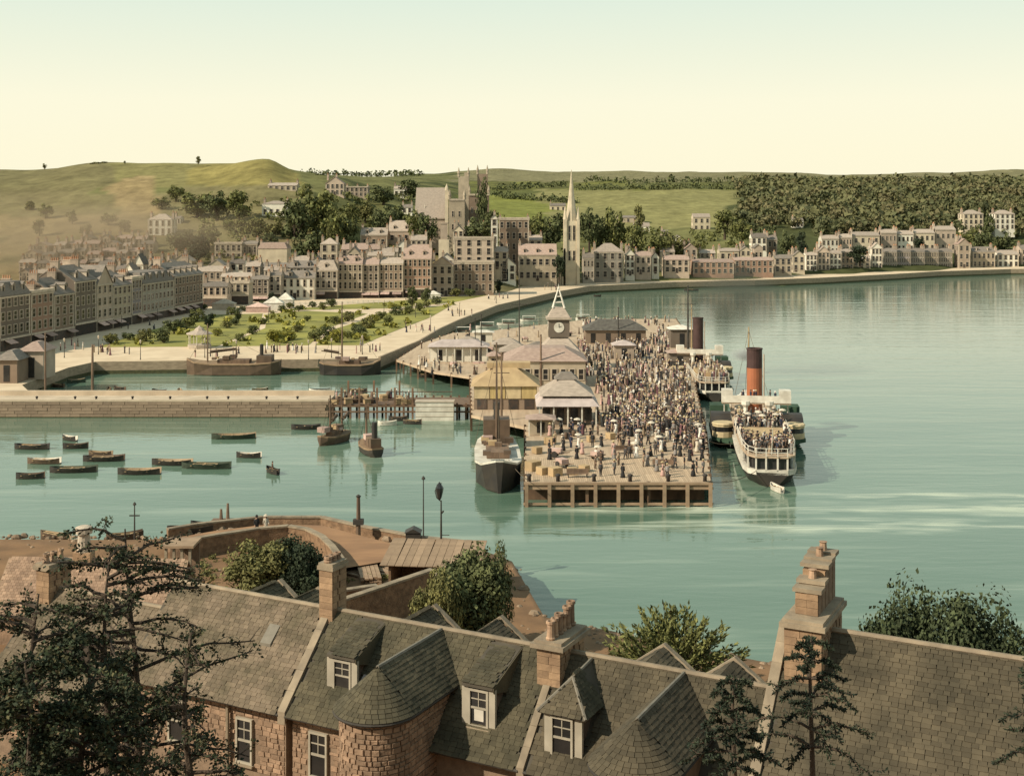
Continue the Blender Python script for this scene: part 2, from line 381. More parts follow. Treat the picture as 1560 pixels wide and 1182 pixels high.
for t in ts:
    for x in xs:
        ye = shore_y(x); y = -40+(ye+3+40)*t
        z = near_z(x, max(y, 0)) if y < ye-1.2 else lerp(near_z(x, y), -1.5, min(1, (y-(ye-1.2))/4.2*1.3))
        n_.v.append((x, y, z))
k = len(xs)
for j in range(60):
    for i in range(k-1): n_.f.append((j*k+i, j*k+i+1, (j+1)*k+i+1, (j+1)*k+i)); n_.m.append(0)
tag(n_.obj('shore_ground', M_EARTH, smooth=True, fix=False), 'brown earthen shore sloping down from the hillside', kind='structure')
# ------------------------------------------------------------------ town buildings
def wallm(n, c, k=.72): return mat(n, c, tuple(x*k for x in c), scale=.35, rough=.92, rnd=.2, detail=6, contrast=(.3, .7))
WM = dict(pink=wallm('pink_sandstone', (.49, .385, .295)), brown=wallm('brown_sandstone', (.27, .195, .14)), grey=wallm('grey_stone', (.34, .30, .245)), dark=wallm('dark_stone', (.19, .15, .115)),
          cream=wallm('cream_harling', (.60, .50, .36)), white=wallm('white_harling', (.74, .68, .56), .85), lav=wallm('lavender_stone', (.31, .265, .26)), red=wallm('red_sandstone', (.36, .225, .16)), tan=wallm('tan_stone', (.44, .36, .26)))
RM = dict(slate=mat('town_slate', (.23, .19, .155), (.16, .135, .11), scale=1.2, rough=.8, rnd=.22, stretch=(1, 1, 4), detail=6), pale=mat('pale_slate', (.42, .34, .27), (.31, .25, .2), scale=1.2, rough=.8, rnd=.15, stretch=(1, 1, 4)),
          pink=mat('pinkish_slate', (.40, .29, .23), (.30, .21, .17), scale=1.2, rough=.8, rnd=.12, stretch=(1, 1, 4)), dark=mat('dark_slate', (.12, .11, .09), (.08, .07, .06), scale=1.2, rnd=.2))
M_TRIM = mat('dressed_stone', (.52, .43, .33), rnd=.1); M_GLASS = mat('window_glass', (.035, .032, .03), (.02, .02, .02), rough=.12, rnd=.3, spec=.5)
M_CHIM = mat('chimney_stone', (.42, .33, .25), rnd=.25); M_POT = mat('clay_pot', (.45, .24, .14), rnd=.25); M_SHOP = mat('shop_front', (.05, .045, .04), (.09, .06, .045), scale=1.3, rnd=.4); M_AWN = mat('shop_awning', (.52, .36, .30), rnd=.35)
WCACHE = {}
def window_mesh(w, h):
    k = (round(w*5)/5 or .2, round(h*5)/5)
    if k not in WCACHE:
        w, h = k; m = MB(); t = .14
        m.box(-w/2, w/2, -.02, .05, 0, h, 1)
        for x0, x1, z0, z1 in ((-w/2-t, -w/2, 0, h), (w/2, w/2+t, 0, h), (-w/2-t, w/2+t, h, h+t), (-w/2-t-.08, w/2+t+.08, -t, 0)): m.box(x0, x1, -.11, .05, z0, z1, 0)
        m.box(-w/2, w/2, -.05, .03, h*.5-.04, h*.5+.04, 0)
        WCACHE[k] = m.mesh('window', [M_TRIM, M_GLASS])
    return WCACHE[k]
CCACHE = {}
def chimney_mesh(w, d, h, pots):
    k = (round(w, 1), round(d, 1), round(h, 1), pots)
    if k not in CCACHE:
        m = MB(); m.box(-w/2, w/2, -d/2, d/2, -1.6, h, 0); m.box(-w/2-.1, w/2+.1, -d/2-.1, d/2+.1, h, h+.18, 0)
        for i in range(pots):
            y = -d/2+d*(i+.5)/pots; m.lathe([(.17, h+.18), (.13, h+.8), (.17, h+.85), (.15, h+.95)], 0, y, 6, 1)
        CCACHE[k] = m.mesh('chimney', [M_CHIM, M_POT])
    return CCACHE[k]
def core(name, label, cat, x, y, z, rz, w, h, dep, roof, rh, rows, cols, mk, chim=2, shop=False, rmk='slate', group=None, side=None, sidecols=2, wfrac=.5, hfrac=.68, top=0):
    t = thing(name, label, cat, (x, y, z), rz, group)
    m = MB(); m.box(-w/2, w/2, 0, dep, -5, h)
    if roof == 'g':
        for sx in (-1, 1):
            x0 = sx*w/2; m.extrude([(x0, 0, h), (x0, dep, h), (x0, dep/2, h+rh)], (-sx*.3, 0, 0))
    if roof == 'f': m.extrude([(-w/2, 0, h), (w/2, 0, h), (0, 0, h+rh)], (0, .3, 0))
    m.obj('wall', [WM[mk]], t)
    r = MB(); o = .25
    if roof == 'g':
        k = .22; r.extrude([(-w/2-.12, -o, h-o*rh/(dep/2)+.02), (-w/2-.12, dep/2, h+rh+.02), (-w/2-.12, dep+o, h-o*rh/(dep/2)+.02), (-w/2-.12, dep+o, h-o*rh/(dep/2)+k), (-w/2-.12, dep/2, h+rh+k+.05), (-w/2-.12, -o, h-o*rh/(dep/2)+k)], (w+.24, 0, 0))
    elif roof == 'f':
        k = .22; y0 = -o; s = rh/(w/2); r.extrude([(-w/2-o, y0, h-o*s+.02), (0, y0, h+rh+.02), (w/2+o, y0, h-o*s+.02), (w/2+o, y0, h-o*s+k), (0, y0, h+rh+k+.05), (-w/2-o, y0, h-o*s+k)], (0, dep+2*o, 0))
    elif roof == 'h':
        q = min(w, dep)/2*.95; a = [(-w/2-o, -o, h+.01), (w/2+o, -o, h+.01), (w/2+o, dep+o, h+.01), (-w/2-o, dep+o, h+.01)]
        b_ = [(-w/2+q, min(q, dep/2), h+rh), (w/2-q, min(q, dep/2), h+rh), (w/2-q, max(dep-q, dep/2+.01), h+rh), (-w/2+q, max(dep-q, dep/2+.01), h+rh)]
        r.rings([a, b_])
    elif roof == 'm':                                  # mansard with attic
        a = [(-w/2-o, -o, h+.01), (w/2+o, -o, h+.01), (w/2+o, dep+o, h+.01), (-w/2-o, dep+o, h+.01)]; q = rh*.45
        r.rings([a, [(-w/2+q, q, h+rh), (w/2-q, q, h+rh), (w/2-q, dep-q, h+rh), (-w/2+q, dep-q, h+rh)]])
    else:
        for x0, x1, y0, y1 in ((-w/2-.25, w/2+.25, -.3, .25), (-w/2-.25, w/2+.25, dep-.25, dep+.25), (-w/2-.25, -w/2+.25, .25, dep-.25), (w/2-.25, w/2+.25, .25, dep-.25)): r.box(x0, x1, y0, y1, h+.004, h+.7)
        r.box(-w/2+.25, w/2-.25, .25, dep-.25, h+.004, h+.25)
    if roof == 'p': r.obj('parapet', [M_TRIM], t)
    else: r.obj('roof', [RM[rmk]], t)
    sh = h/rows if rows else h
    if rows and cols:
        ww, wh = min(1.4, w/cols*wfrac), min(2.3, sh*hfrac); me = window_mesh(ww, wh)
        for i in range(rows):
            if shop and i == 0: continue
            for j in range(cols): put('window', me, t, (-w/2+w*(j+.5)/cols, -.03, sh*i+sh*.22))
        if side is None: side = 1 if x < 0 else -1
        if sidecols and dep > 5:
            for i in range(1 if shop else 0, rows):
                for j in range(sidecols): put('window', me, t, (side*(w/2+.03), dep*(j+.5)/sidecols, sh*i+sh*.22), side*math.pi/2)
        if not shop and rows > 1:
            dm = MB(); dm.box(-.55, .55, -.08, .1, 0, 2.2); dm.obj('door', [M_SHOP], t, (R.choice([-.5, 0, .5])*w/cols if cols > 1 else 0, -.04, 0))
    if shop:
        f_ = MB(); n_ = max(2, int(w/4.5)); 
        f_.box(-w/2+.15, w/2-.15, -.12, .1, .1, sh*.78); f_.obj('shop_front', [M_SHOP], t)
        f_ = MB(); f_.box(-w/2, w/2, -.3, .1, sh*.8, sh*.94); f_.obj('fascia', [M_TRIM], t)
        for j in range(n_):
            if R.random() < .45:
                xx = -w/2+w*(j+.5)/n_; a_ = MB(); a_.extrude([(xx-1.6, -.32, sh*.78), (xx-1.6, -1.8, sh*.55), (xx-1.6, -1.8, sh*.52), (xx-1.6, -.32, sh*.74)], (3.2, 0, 0)); a_.obj('awning', [M_AWN], t)
    if roof in 'gm' and rows >= 2 and w > 6 and rh > 2.2 and name not in ('hillside_house', 'villa'):
        nd_ = max(1, min(5, int(w/4.2)))
        for i in range(nd_):
            xx = -w/2+w*(i+.5)/nd_; s_ = (rh/(dep/2)) if roof == 'g' else 2.2; yb0 = .9 if roof == 'g' else .35; zb0 = h+s_*yb0+.12
            m_ = MB(); m_.box(xx-.62, xx+.62, yb0, yb0+2.4/s_+.4, zb0-.5, zb0+1.35, 0); m_.extrude([(xx-.8, yb0-.15, zb0+1.35), (xx+.8, yb0-.15, zb0+1.35), (xx, yb0-.15, zb0+2.0)], (0, 2.4/s_+.6, 0), 1); m_.box(xx-.4, xx+.4, yb0-.04, yb0, zb0+.1, zb0+1.2, 2)
            m_.obj('dormer', [M_TRIM, RM[rmk], M_GLASS], t)
    if rows >= 2 and w > 4 and name != 'hillside_house':
        for sx in (-1, 1):
            q_ = MB(); q_.box(sx*w/2-.22, sx*w/2+.06*sx+.22*(1 if sx < 0 else 1)-.0, -.07, .02, 0, h-.5) if False else q_.box(min(sx*w/2-sx*.45, sx*(w/2-.02)), max(sx*w/2-sx*.45, sx*(w/2-.02)), -.08, .02, 0, h-.46); q_.obj('quoin', [M_TRIM], t)
    if rows and h > 8:
        c_ = MB(); c_.box(-w/2-.12, w/2+.12, -.22, .05, h-.45, h-.12); c_.obj('cornice', [M_TRIM], t)
    if chim:
        top_ = h+(rh if roof in 'gf' else rh*.6)
        spots = [(-w/2+.5, dep/2), (w/2-.5, dep/2), (0, dep/2)][:chim] if roof != 'f' else [(0, dep-.6), (-w/2+.6, dep*.6)][:chim]
        me = chimney_mesh(.9, min(2.2, dep*.3), 1.5, 4)
        for a_, b_ in spots: put('chimney', me, t, (a_, b_, top_-.1))
    return t
def building(name, label, cat, x0, x1, ye, yb, roof, rh, rows, cols, mk, d=None, rz=0.0, dep=None, **k):
    d = d or ground((x0+x1)/2, yb)
    p = ad((x0+x1)/2, yb, d); w = (x1-x0)/F*d; h = (yb-ye)/F*d
    return core(name, label, cat, p.x, p.y, p.z, rz, w, h, dep or max(6.5, min(11, w*.8)), roof, rh/F*d, rows, cols, mk, **k)

# dark street of tenements running away on the left, fronts facing the gardens; the dark stone has their shadow put into its colour
segs = [(262, 273, 'dark', 'g', 4, 11.5, 'dark gabled tenement nearest the harbour at the near end of the dark street'),
        (273, 286, 'dark', 'm', 4, 12.2, 'dark tenement with slated attic next to the near end of the dark street'),
        (286, 296.5, 'red', 'p', 4, 12.0, 'reddish tenement with flat parapet in the dark street'),
        (296.5, 306.5, 'brown', 'g', 4, 11.0, 'brown tenement with shop awnings between the reddish and the olive grey one'),
        (306.5, 318, 'dark', 'g', 4, 13.6, 'tall olive grey tenement with big chimney stacks in the dark street'),
        (318, 327, 'pink', 'f', 4, 12.2, 'pale pink gable fronted tenement in the middle of the dark street'),
        (327, 338, 'tan', 'g', 4, 11.2, 'tan tenement above a green shop front beside the pale pink gable'),
        (338, 344.5, 'lav', 'p', 4, 12.4, 'narrow lavender grey tenement with flat top'),
        (344.5, 366, 'grey', 'm', 4, 10.8, 'long grey hotel block with pale first floor band and slated attic'),
        (366, 388, 'brown', 'g', 4, 11.6, 'dark brown tenement at the far corner of the street by the gardens')]
for ya, yb_, mk, rf, rows_, hh, lab in segs:
    yc = (ya+yb_)/2; x = -113+16/113*(yc-275)
    core('tenement', lab, 'tenement', x, yc, ZQ, math.radians(82), yb_-ya-.25, hh, 11, rf, {'g': 3.6, 'm': 3.0, 'f': 4.6, 'p': 0}[rf], rows_, max(3, int((yb_-ya)/2.6)), mk, shop=True, side=-1, wfrac=.44, hfrac=.62)
# one whole town, a row per house: name, label, category, left, right, eaves and base rows of the survey, roof, roof height, storeys, columns, stone, distance
B = building
B('shop_building', 'pink two storey shops at the garden corner beside the dark street', 'shops', 308, 346, 437, 467, 'g', 6, 2, 4, 'pink', 402, shop=True)
B('shop_building', 'cream two storey building with a bright blank end beside the pink shops', 'shops', 347, 379, 432, 464, 'p', 0, 2, 3, 'cream', 410, shop=True, sidecols=0)
B('tenement', 'narrow dark tenement with tall windows left of the white hotel', 'tenement', 382, 409, 426, 461, 'g', 5, 3, 3, 'dark', 424, shop=True)
B('tenement', 'thin grey tenement squeezed against the white hotel', 'tenement', 409.5, 428, 420, 458, 'g', 6, 3, 2, 'grey', 427, shop=True)
B('hotel', 'white fronted hotel with five bays and a long slate roof behind the gardens', 'hotel', 429, 479, 424, 456, 'g', 10, 2, 5, 'white', 432, wfrac=.36, hfrac=.66)
B('corner_block', 'grey corner block with a bulging pale roof right of the white hotel', 'tenement', 480, 514, 412, 456, 'm', 15, 3, 4, 'grey', 436, rmk='pale', shop=True)
B('tenement', 'tall striped tenement with pale piers between dark window bays', 'tenement', 515, 552, 402, 456, 'g', 11, 4, 5, 'tan', 440, wfrac=.5, hfrac=.72, shop=True, rmk='pink')
B('tenement', 'dark slate coloured tenement next to the striped one', 'tenement', 552.5, 577, 403, 456, 'g', 9, 4, 3, 'dark', 441, wfrac=.5, hfrac=.72, shop=True, rmk='pink')
B('tenement', 'brownish grey tenement with a low pale parapet roof', 'tenement', 577.5, 614, 402, 455, 'g', 8, 4, 5, 'brown', 442, wfrac=.48, hfrac=.7, shop=True, rmk='pale')
B('tenement', 'reddish tenement under a big pink slate roof with attic windows', 'tenement', 614.5, 657, 394, 453, 'g', 20, 4, 6, 'red', 444, wfrac=.46, hfrac=.7, shop=True, rmk='pink')
B('cottage', 'small cream house squeezed beside the big pink roofed tenement', 'house', 657.5, 690, 404, 452, 'f', 12, 3, 3, 'pink', 450, rmk='pink')
B('hotel', 'brown flat topped hotel block at the bend of the esplanade', 'hotel', 690, 752, 401, 446, 'p', 0, 3, 6, 'brown', 455, wfrac=.4, chim=1)
B('villa', 'pinkish parapeted villa standing above the brown hotel', 'villa', 692, 752, 364, 404, 'p', 0, 3, 4, 'pink', 492, wfrac=.45)
B('white_house', 'white gabled house just above the bend with a bright end wall', 'house', 668, 691, 396, 424, 'f', 9, 2, 2, 'white', 462, chim=0)
B('mansion_block', 'tall brown mansion block with pale cornice on the slope right of the castle like church', 'mansion block', 760, 806, 334, 400, 'p', 0, 4, 5, 'brown', 530, wfrac=.5, hfrac=.7)
B('white_house', 'narrow white block standing in for the bright left face of the mansion block', 'house', 748, 758, 333, 372, 'f', 5, 3, 1, 'white', 520, chim=1)  # added white body stands in for the bright left face of the block
B('hall', 'pale church hall with pink roof and stepped left gable left of the spire', 'church hall', 790, 848, 388, 428, 'g', 15, 2, 6, 'tan', 508, rmk='pink', chim=1)
B('white_house', 'little white twin gabled house left of the church hall', 'house', 763, 786, 404, 428, 'f', 10, 2, 2, 'white', 500, chim=0)
B('house', 'grey low house between the spire and the hipped villa', 'house', 888, 905, 393, 426, 'g', 7, 2, 3, 'grey', 530)
B('villa', 'grey stone villa with hipped roof right of the church spire', 'villa', 905, 950, 384, 425, 'h', 13, 3, 4, 'grey', 535, rmk='pale')
B('white_house', 'white narrow house with tall chimneys right of the hipped villa', 'house', 953, 967, 388, 420, 'f', 8, 3, 2, 'white', 545)
B('house', 'pinkish two storey house with bay windows along the shore road', 'house', 968, 992, 390, 418, 'g', 6, 2, 3, 'pink', 548, rmk='pink')
B('house', 'small white gable house half hidden by bushes on the shore road', 'house', 993, 1004, 392, 417, 'f', 7, 2, 1, 'white', 552)
B('house', 'low pink house with dark doorway on the shore road', 'house', 1012, 1050, 396, 416, 'g', 6, 2, 4, 'pink', 556, rmk='pink')
B('house', 'pink gable behind the low shore houses', 'house', 1042, 1062, 380, 402, 'f', 8, 2, 2, 'pink', 585, rmk='pink')
B('terrace', 'long low red terrace on the shore, left half', 'terrace', 1056, 1118, 400, 418, 'g', 4, 2, 7, 'red', 562, rmk='pink', chim=3)
B('terrace', 'long low red terrace on the shore, right half', 'terrace', 1119, 1178, 397, 417, 'g', 4, 2, 7, 'red', 572, rmk='pink', chim=3)
B('house', 'flat cream house above the left half of the red terrace', 'house', 1096, 1126, 383, 397, 'g', 4, 1, 3, 'cream', 610, rmk='pale')
B('white_house', 'tall pale house beside the bright field and the round copse', 'house', 1056, 1082, 331, 352, 'g', 5, 2, 3, 'cream', None, rmk='pale', chim=0)
B('white_house', 'white villa with two chimneys above the red terrace', 'villa', 1145, 1168, 362, 384, 'g', 6, 2, 3, 'white', 640)
B('house', 'pink outhouse below the white two chimney villa', 'house', 1149, 1162, 378, 396, 'f', 5, 1, 2, 'pink', 612, chim=0)
B('house', 'dim grey house beside the white two chimney villa', 'house', 1169, 1184, 365, 392, 'g', 6, 2, 2, 'brown', 645)
B('house', 'stone house at the right end of the red terrace', 'house', 1180, 1206, 394, 416, 'g', 5, 2, 3, 'tan', 585)
B('house', 'pale cottage tucked under trees at the start of the long bay', 'house', 1208, 1226, 390, 414, 'f', 7, 2, 2, 'cream', 600)
B('white_house', 'white house with long garden wall below the wood', 'house', 1208, 1224, 336, 347, 'g', 3, 1, 3, 'white', None, chim=1)
# bay of white terraces on the right
for i, (x0, x1, ye, yb, mk, lab) in enumerate([
    (1228, 1245, 389, 413, 'white', 'leftmost white house of the bay terraces beside a dark bush'), (1246, 1264, 384, 413, 'pink', 'pink gabled house second in the bay terraces'),
    (1264, 1282, 386, 413, 'white', 'white house with pink base third along the bay'), (1282, 1300, 384, 412, 'pink', 'pinkish terrace house left of the dark copse'), (1300, 1326, 394, 412, 'cream', 'low cream house under the dark copse'),
    (1328, 1344, 378, 411, 'white', 'steep white gable house at the left end of the long grey terrace')]):
    B('terrace_house', lab, 'house', x0, x1, ye, yb, 'f' if i in (1, 5) else 'g', 8 if i in (1, 5) else 4, 3, 3, mk, 612+5*i, rmk='pale', sidecols=1)
for i in range(5):
    x0 = 1345+i*21.2; B('terrace', ['long grey bay terrace, house touching the steep white gable', 'long grey bay terrace, second house', 'long grey bay terrace, middle house', 'long grey bay terrace, fourth house', 'long grey bay terrace, right end house'][i], 'terrace', x0, x0+21, 384, 410.5-.3*i, 'g', 5, 3, 6, ['grey', 'lav', 'grey', 'tan', 'grey'][i], 648+5*i, wfrac=.55, hfrac=.66, sidecols=0)
for i, (x0, x1, ye, yb, mk, lab) in enumerate([
    (1252, 1278, 364, 388, 'white', 'white villa at the left end of the upper bay row'), (1279, 1298, 362, 387, 'pink', 'pinkish villa second in the upper bay row'), (1299, 1340, 359, 386, 'cream', 'long cream row with many chimneys in the upper bay row'),
    (1342, 1366, 355, 384, 'pink', 'pinkish twin gable villa in the upper bay row'), (1367, 1392, 357, 384, 'white', 'white villa between two pink ones in the upper bay row'), (1393, 1424, 355, 383, 'cream', 'cream villa behind the dark tree in the upper bay row'), (1425, 1456, 350, 383, 'pink', 'tall pink villa with two chimneys at the right end of the upper bay row')]):
    B('villa', lab, 'villa', x0, x1, ye, yb, 'g', 5, 2, 4, mk, 690+4*i, rmk='pale', wfrac=.4, sidecols=1)
B('house', 'pink gable house right of the long grey bay terrace', 'house', 1460, 1478, 372, 409, 'f', 8, 3, 2, 'pink', 668, rmk='pink')
B('house', 'greyish pair of houses with dormers near the right edge of the bay', 'house', 1482, 1516, 384, 408, 'g', 7, 2, 5, 'tan', 676)
B('house', 'pale house with low wall at the right edge of the bay', 'house', 1520, 1552, 388, 407.5, 'g', 6, 2, 4, 'white', 684, rmk='pale')
B('house', 'pink house beyond the pale walled one at the edge of the bay', 'house', 1556, 1590, 380, 407.3, 'g', 6, 3, 4, 'pink', 690)
B('villa', 'cream villa with twin bays standing in the wood above the bay', 'villa', 1468, 1498, 326, 351, 'h', 6, 3, 4, 'cream', 800, rmk='pale')
B('villa', 'white villa in the wood right of the twin bay villa', 'villa', 1516, 1546, 326, 350, 'h', 6, 3, 4, 'white', 810, rmk='pale')
# hillside villas, left half
B('villa', 'white hipped villa alone on the brown hillside on the left', 'villa', 225, 262, 335, 359, 'h', 9, 2, 4, 'white', None, rmk='pale', wfrac=.34)
B('villa', 'small white lodge beside the white hipped hillside villa', 'lodge', 264, 275, 333, 342, 'g', 3, 1, 2, 'white', None, chim=1)
B('villa', 'beige villa with a long blank wall head above the pink shops', 'villa', 327, 368, 372, 398, 'p', 0, 2, 5, 'tan', 520, wfrac=.5)
B('house', 'dark side house attached to the beige villa', 'house', 369, 392, 372, 404, 'g', 4, 2, 3, 'dark', 522)
B('warehouse', 'pale blank walled hall with a small gable crest above the town roofs', 'hall', 393, 437, 379, 408, 'm', 9, 0, 0, 'cream', 500, rmk='pink', chim=2)
B('villa', 'white four pillared villa in trees high above the blank hall', 'villa', 399, 437, 311, 331, 'h', 5, 1, 4, 'white', None, wfrac=.4, hfrac=.85, rmk='pale')
B('house', 'long cream farmhouse on the crest at the top of the round tree', 'house', 408, 452, 283, 291, 'g', 4, 1, 5, 'cream', None, rmk='pale')
B('mansion', 'pink stone mansion with gables on the hill crest', 'mansion', 496, 524, 280, 298, 'f', 10, 2, 4, 'pink', None, rmk='pink')
B('mansion', 'lower wing with square towers right of the hilltop mansion', 'mansion', 526, 560, 286, 300, 'p', 0, 2, 5, 'pink', None, chim=3)
B('house', 'white house with a sloping drive on the hill left of the church nave', 'house', 600, 622, 288, 300, 'g', 5, 1, 3, 'white', None, rmk='pale')
B('house', 'white low house below the nave in dark trees', 'house', 612, 628, 316, 326, 'g', 4, 1, 2, 'white', None)
B('house', 'dark house with a white left gable and chimney in trees above the striped tenement', 'house', 549, 590, 358, 396, 'g', 10, 2, 3, 'brown', 560, rmk='pale')
B('house', 'house with big cream roof and white gable beside the thin spirelet', 'house', 592, 646, 352, 388, 'g', 15, 2, 5, 'pink', 570, rmk='pale', chim=2)
B('house', 'purple brown gabled house right of the thin spirelet', 'house', 648, 664, 348, 388, 'f', 12, 2, 2, 'red', 572, rmk='dark')
B('house', 'small cream house on the hill under the far church spire field', 'house', 838, 862, 314, 322, 'g', 4, 1, 3, 'cream', None, chim=1)
B('house', 'pale low roofed house among trees right of the spire', 'house', 966, 990, 345, 354, 'g', 5, 1, 3, 'white', None, rmk='pale', chim=1)
B('house', 'long wall roofed byre above the pale low house', 'byre', 942, 982, 332, 340, 'g', 3, 1, 4, 'tan', None, chim=0)
B('cottage', 'tiny white cottage on the green slope below the tall pale house', 'cottage', 1028, 1038, 362, 370, 'f', 3, 1, 1, 'white', None, chim=0)
B('cottage', 'second tiny cottage in shrubs above the shore road', 'cottage', 1008, 1018, 354, 362, 'g', 3, 1, 2, 'tan', None, chim=1)
# roofs behind the street, left
for x0, x1, ye, yb, rf, rh, mk, d, rmk, lab in [
    (128, 172, 421, 450, 'g', 7, 'cream', 430, 'pale', 'cream long roof behind the olive grey tenement'), (176, 201, 412, 446, 'g', 8, 'pink', 430, 'slate', 'pink house behind the pale pink gable tenement'),
    (188, 204, 414, 446, 'f', 12, 'white', 415, 'slate', 'steep white gable rising over the lavender tenement'), (204, 218, 402, 440, 'f', 14, 'white', 428, 'dark', 'tallest white gable behind the long grey hotel block'),
    (222, 238, 414, 446, 'f', 10, 'white', 424, 'dark', 'white gable with dark slope right of the tallest white gable'), (240, 300, 416, 446, 'g', 8, 'tan', 446, 'pale', 'long tan roofed row behind the brown corner tenement'),
    (262, 292, 398, 430, 'f', 10, 'cream', 470, 'pale', 'cream gable with chimney above the long tan row'), (300, 346, 414, 440, 'g', 7, 'pink', 446, 'pale', 'pink row with pale roof above the pink corner shops'),
    (336, 384, 422, 440, 'g', 5, 'cream', 430, 'pale', 'cream row above the cream shops'), (384, 440, 408, 432, 'g', 6, 'tan', 462, 'slate', 'tan row with dark windows below the blank hall'),
    (440, 500, 408, 430, 'g', 9, 'grey', 462, 'slate', 'grey row with mossy roof behind the white hotel'), (520, 560, 380, 408, 'g', 8, 'pink', 482, 'pink', 'pink roofed house behind the striped tenement'),
    (488, 514, 372, 400, 'h', 9, 'cream', 500, 'pale', 'cream house with pale pyramid roof at the foot of the round wood'), (560, 600, 390, 410, 'g', 6, 'cream', 470, 'pale', 'pale flat roofed row over the slate coloured tenement')]:
    B('house', lab, 'house', x0, x1, ye, yb, rf, rh, 2, max(1, int((x1-x0)/9)), mk, d, rmk=rmk)
# infill: a second and third line of roofs climbing behind the front
for x0, x1, ye, yb, rf, rh, mk, d, rmk, lab in [
    (402, 424, 412, 436, 'g', 6, 'cream', 448, 'pale', 'cream house behind the thin grey tenement'), (446, 470, 398, 424, 'g', 7, 'pink', 478, 'pale', 'pale house with twin chimneys over the white hotel roof'), (472, 492, 400, 424, 'f', 8, 'cream', 476, 'slate', 'cream gable between the hotel and the domed corner block'),
    (530, 548, 386, 410, 'f', 9, 'tan', 470, 'slate', 'tan gable poking over the striped tenement'), (556, 578, 380, 404, 'g', 7, 'cream', 500, 'pink', 'cream house above the slate coloured tenement'), (582, 606, 384, 406, 'g', 6, 'tan', 486, 'pale', 'tan house above the brownish grey tenement'), (604, 622, 376, 402, 'f', 9, 'white', 500, 'slate', 'white gable behind the big pink slate roof'),
    (626, 650, 366, 390, 'g', 7, 'cream', 520, 'pale', 'cream house in front of the spirelet'), (690, 706, 352, 372, 'f', 8, 'cream', 530, 'slate', 'cream gable over the pinkish parapeted villa'), (712, 738, 350, 372, 'g', 6, 'grey', 536, 'pale', 'grey house under the hill church hall'), (752, 774, 384, 410, 'g', 7, 'tan', 500, 'pale', 'tan house in front of the tall mansion block'), (806, 826, 366, 392, 'g', 7, 'cream', 545, 'pale', 'cream house behind the church hall roof'),
    (318, 340, 404, 428, 'f', 8, 'cream', 462, 'pale', 'cream gable behind the pink row'), (350, 372, 402, 426, 'g', 6, 'white', 470, 'slate', 'white house below the beige villa'), (374, 396, 406, 430, 'g', 7, 'grey', 455, 'pale', 'grey house left of the blank hall foot'), (224, 246, 400, 428, 'g', 7, 'cream', 455, 'slate', 'cream house behind the white gables of the street'), (250, 266, 404, 430, 'f', 8, 'tan', 452, 'pale', 'tan gable left of the cream chimney gable'), (150, 172, 404, 430, 'g', 7, 'tan', 455, 'slate', 'tan house over the long cream roof'),
    (1006, 1028, 384, 402, 'g', 5, 'cream', 580, 'pale', 'cream cottage behind the low pink shore house'), (1066, 1090, 386, 402, 'g', 5, 'tan', 600, 'pale', 'tan house behind the left red terrace'), (1128, 1144, 382, 400, 'f', 6, 'cream', 610, 'slate', 'cream gable behind the right red terrace')]:
    B('house', lab, 'house', x0, x1, ye, yb, rf, rh, 2, max(2, int((x1-x0)/8)), mk, d, rmk=rmk)
# hazy small houses up the left slope
k_ = 0
for row_, (py, n_h, xa, xb) in enumerate([(428, 5, 30, 120), (410, 8, 34, 190), (396, 8, 40, 220), (384, 7, 50, 235), (372, 4, 120, 225)]):
    for i in range(n_h):
        px = xa+(xb-xa)*(i+.5)/n_h+R.uniform(-4, 4); wd = R.uniform(15, 26); yb = py+R.uniform(-3, 3)
        lab = 'small %s house, %s from the left in the %s smoky row' % (R.choice(['slate roofed', 'tan', 'pinkish']), ['first', 'second', 'third', 'fourth', 'fifth', 'sixth', 'seventh', 'eighth'][i], ['lowest', 'second', 'middle', 'fourth', 'highest'][row_])
        B('hillside_house', lab, 'house', px-wd/2, px+wd/2, yb-10, yb+4, R.choice('ggf'), 5, 2, 3, R.choice(['tan', 'pink', 'brown']), None, rmk=R.choice(['slate', 'pale', 'pink']), group='small houses on the smoky left slope', sidecols=0)

# ------------------------------------------------------------------ church with the tall spire on the shore road
d = 516; p = ad(871, 428, d); px_m = F/d
t = thing('spire_church', 'pale stone church with a tall slim spire on the shore road', 'church', tuple(p), 0)
m = MB(); m.box(-2.7, 2.7, 0, 5.6, -3, 25, 0)
for sx in (-1, 1):
    for y in (0, 5.6):
        m.box(sx*2.7-.6, sx*2.7+.6, y-.6, y+.6, -3, 25.6, 0); m.lathe([(.75, 25.6), (.6, 26.6), (.05, 31)], sx*2.7, y, 6, 0)
m.obj('tower', [WM['cream']], t)
m = MB(); m.lathe([(2.6, 25), (1.3, 34.5), (.08, 46.5)], 0, 2.8, 8); m.obj('spire', [WM['cream']], t)
for zz, hh in ((17, 6.0), (8.5, 4.0)):
    for xx in (-.95, .95): put('window', window_mesh(.7, hh), t, (xx, -.05, zz))
m = MB(); m.box(-9.5, -2.8, .8, 18, -3, 7, 0); m.extrude([(-9.5, .8, 7), (-3.5, .8, 7), (-6.5, .8, 11.5)], (0, 17, 0)); m.extrude([(-9.6, .7, 6.8), (-9.6, .7, 0), (-10.4, .7, 0)], (0, 1, 0)); m.obj('nave', [WM['grey']], t)
m = MB(); m.extrude([(-10, .5, 6.6), (-6.5, .5, 11.6), (-3.4, .5, 7.1), (-3.4, .5, 7.4), (-6.5, .5, 12), (-10, .5, 7)], (0, 17.8, 0)); m.obj('roof', [RM['pale']], t)
m = MB()
for i in range(7):
    a = i/6; m.box(-8.6+a*5.0, -7.6+a*5.0, -.6, .5, -3, 2+11.5*a**1.8, 0)
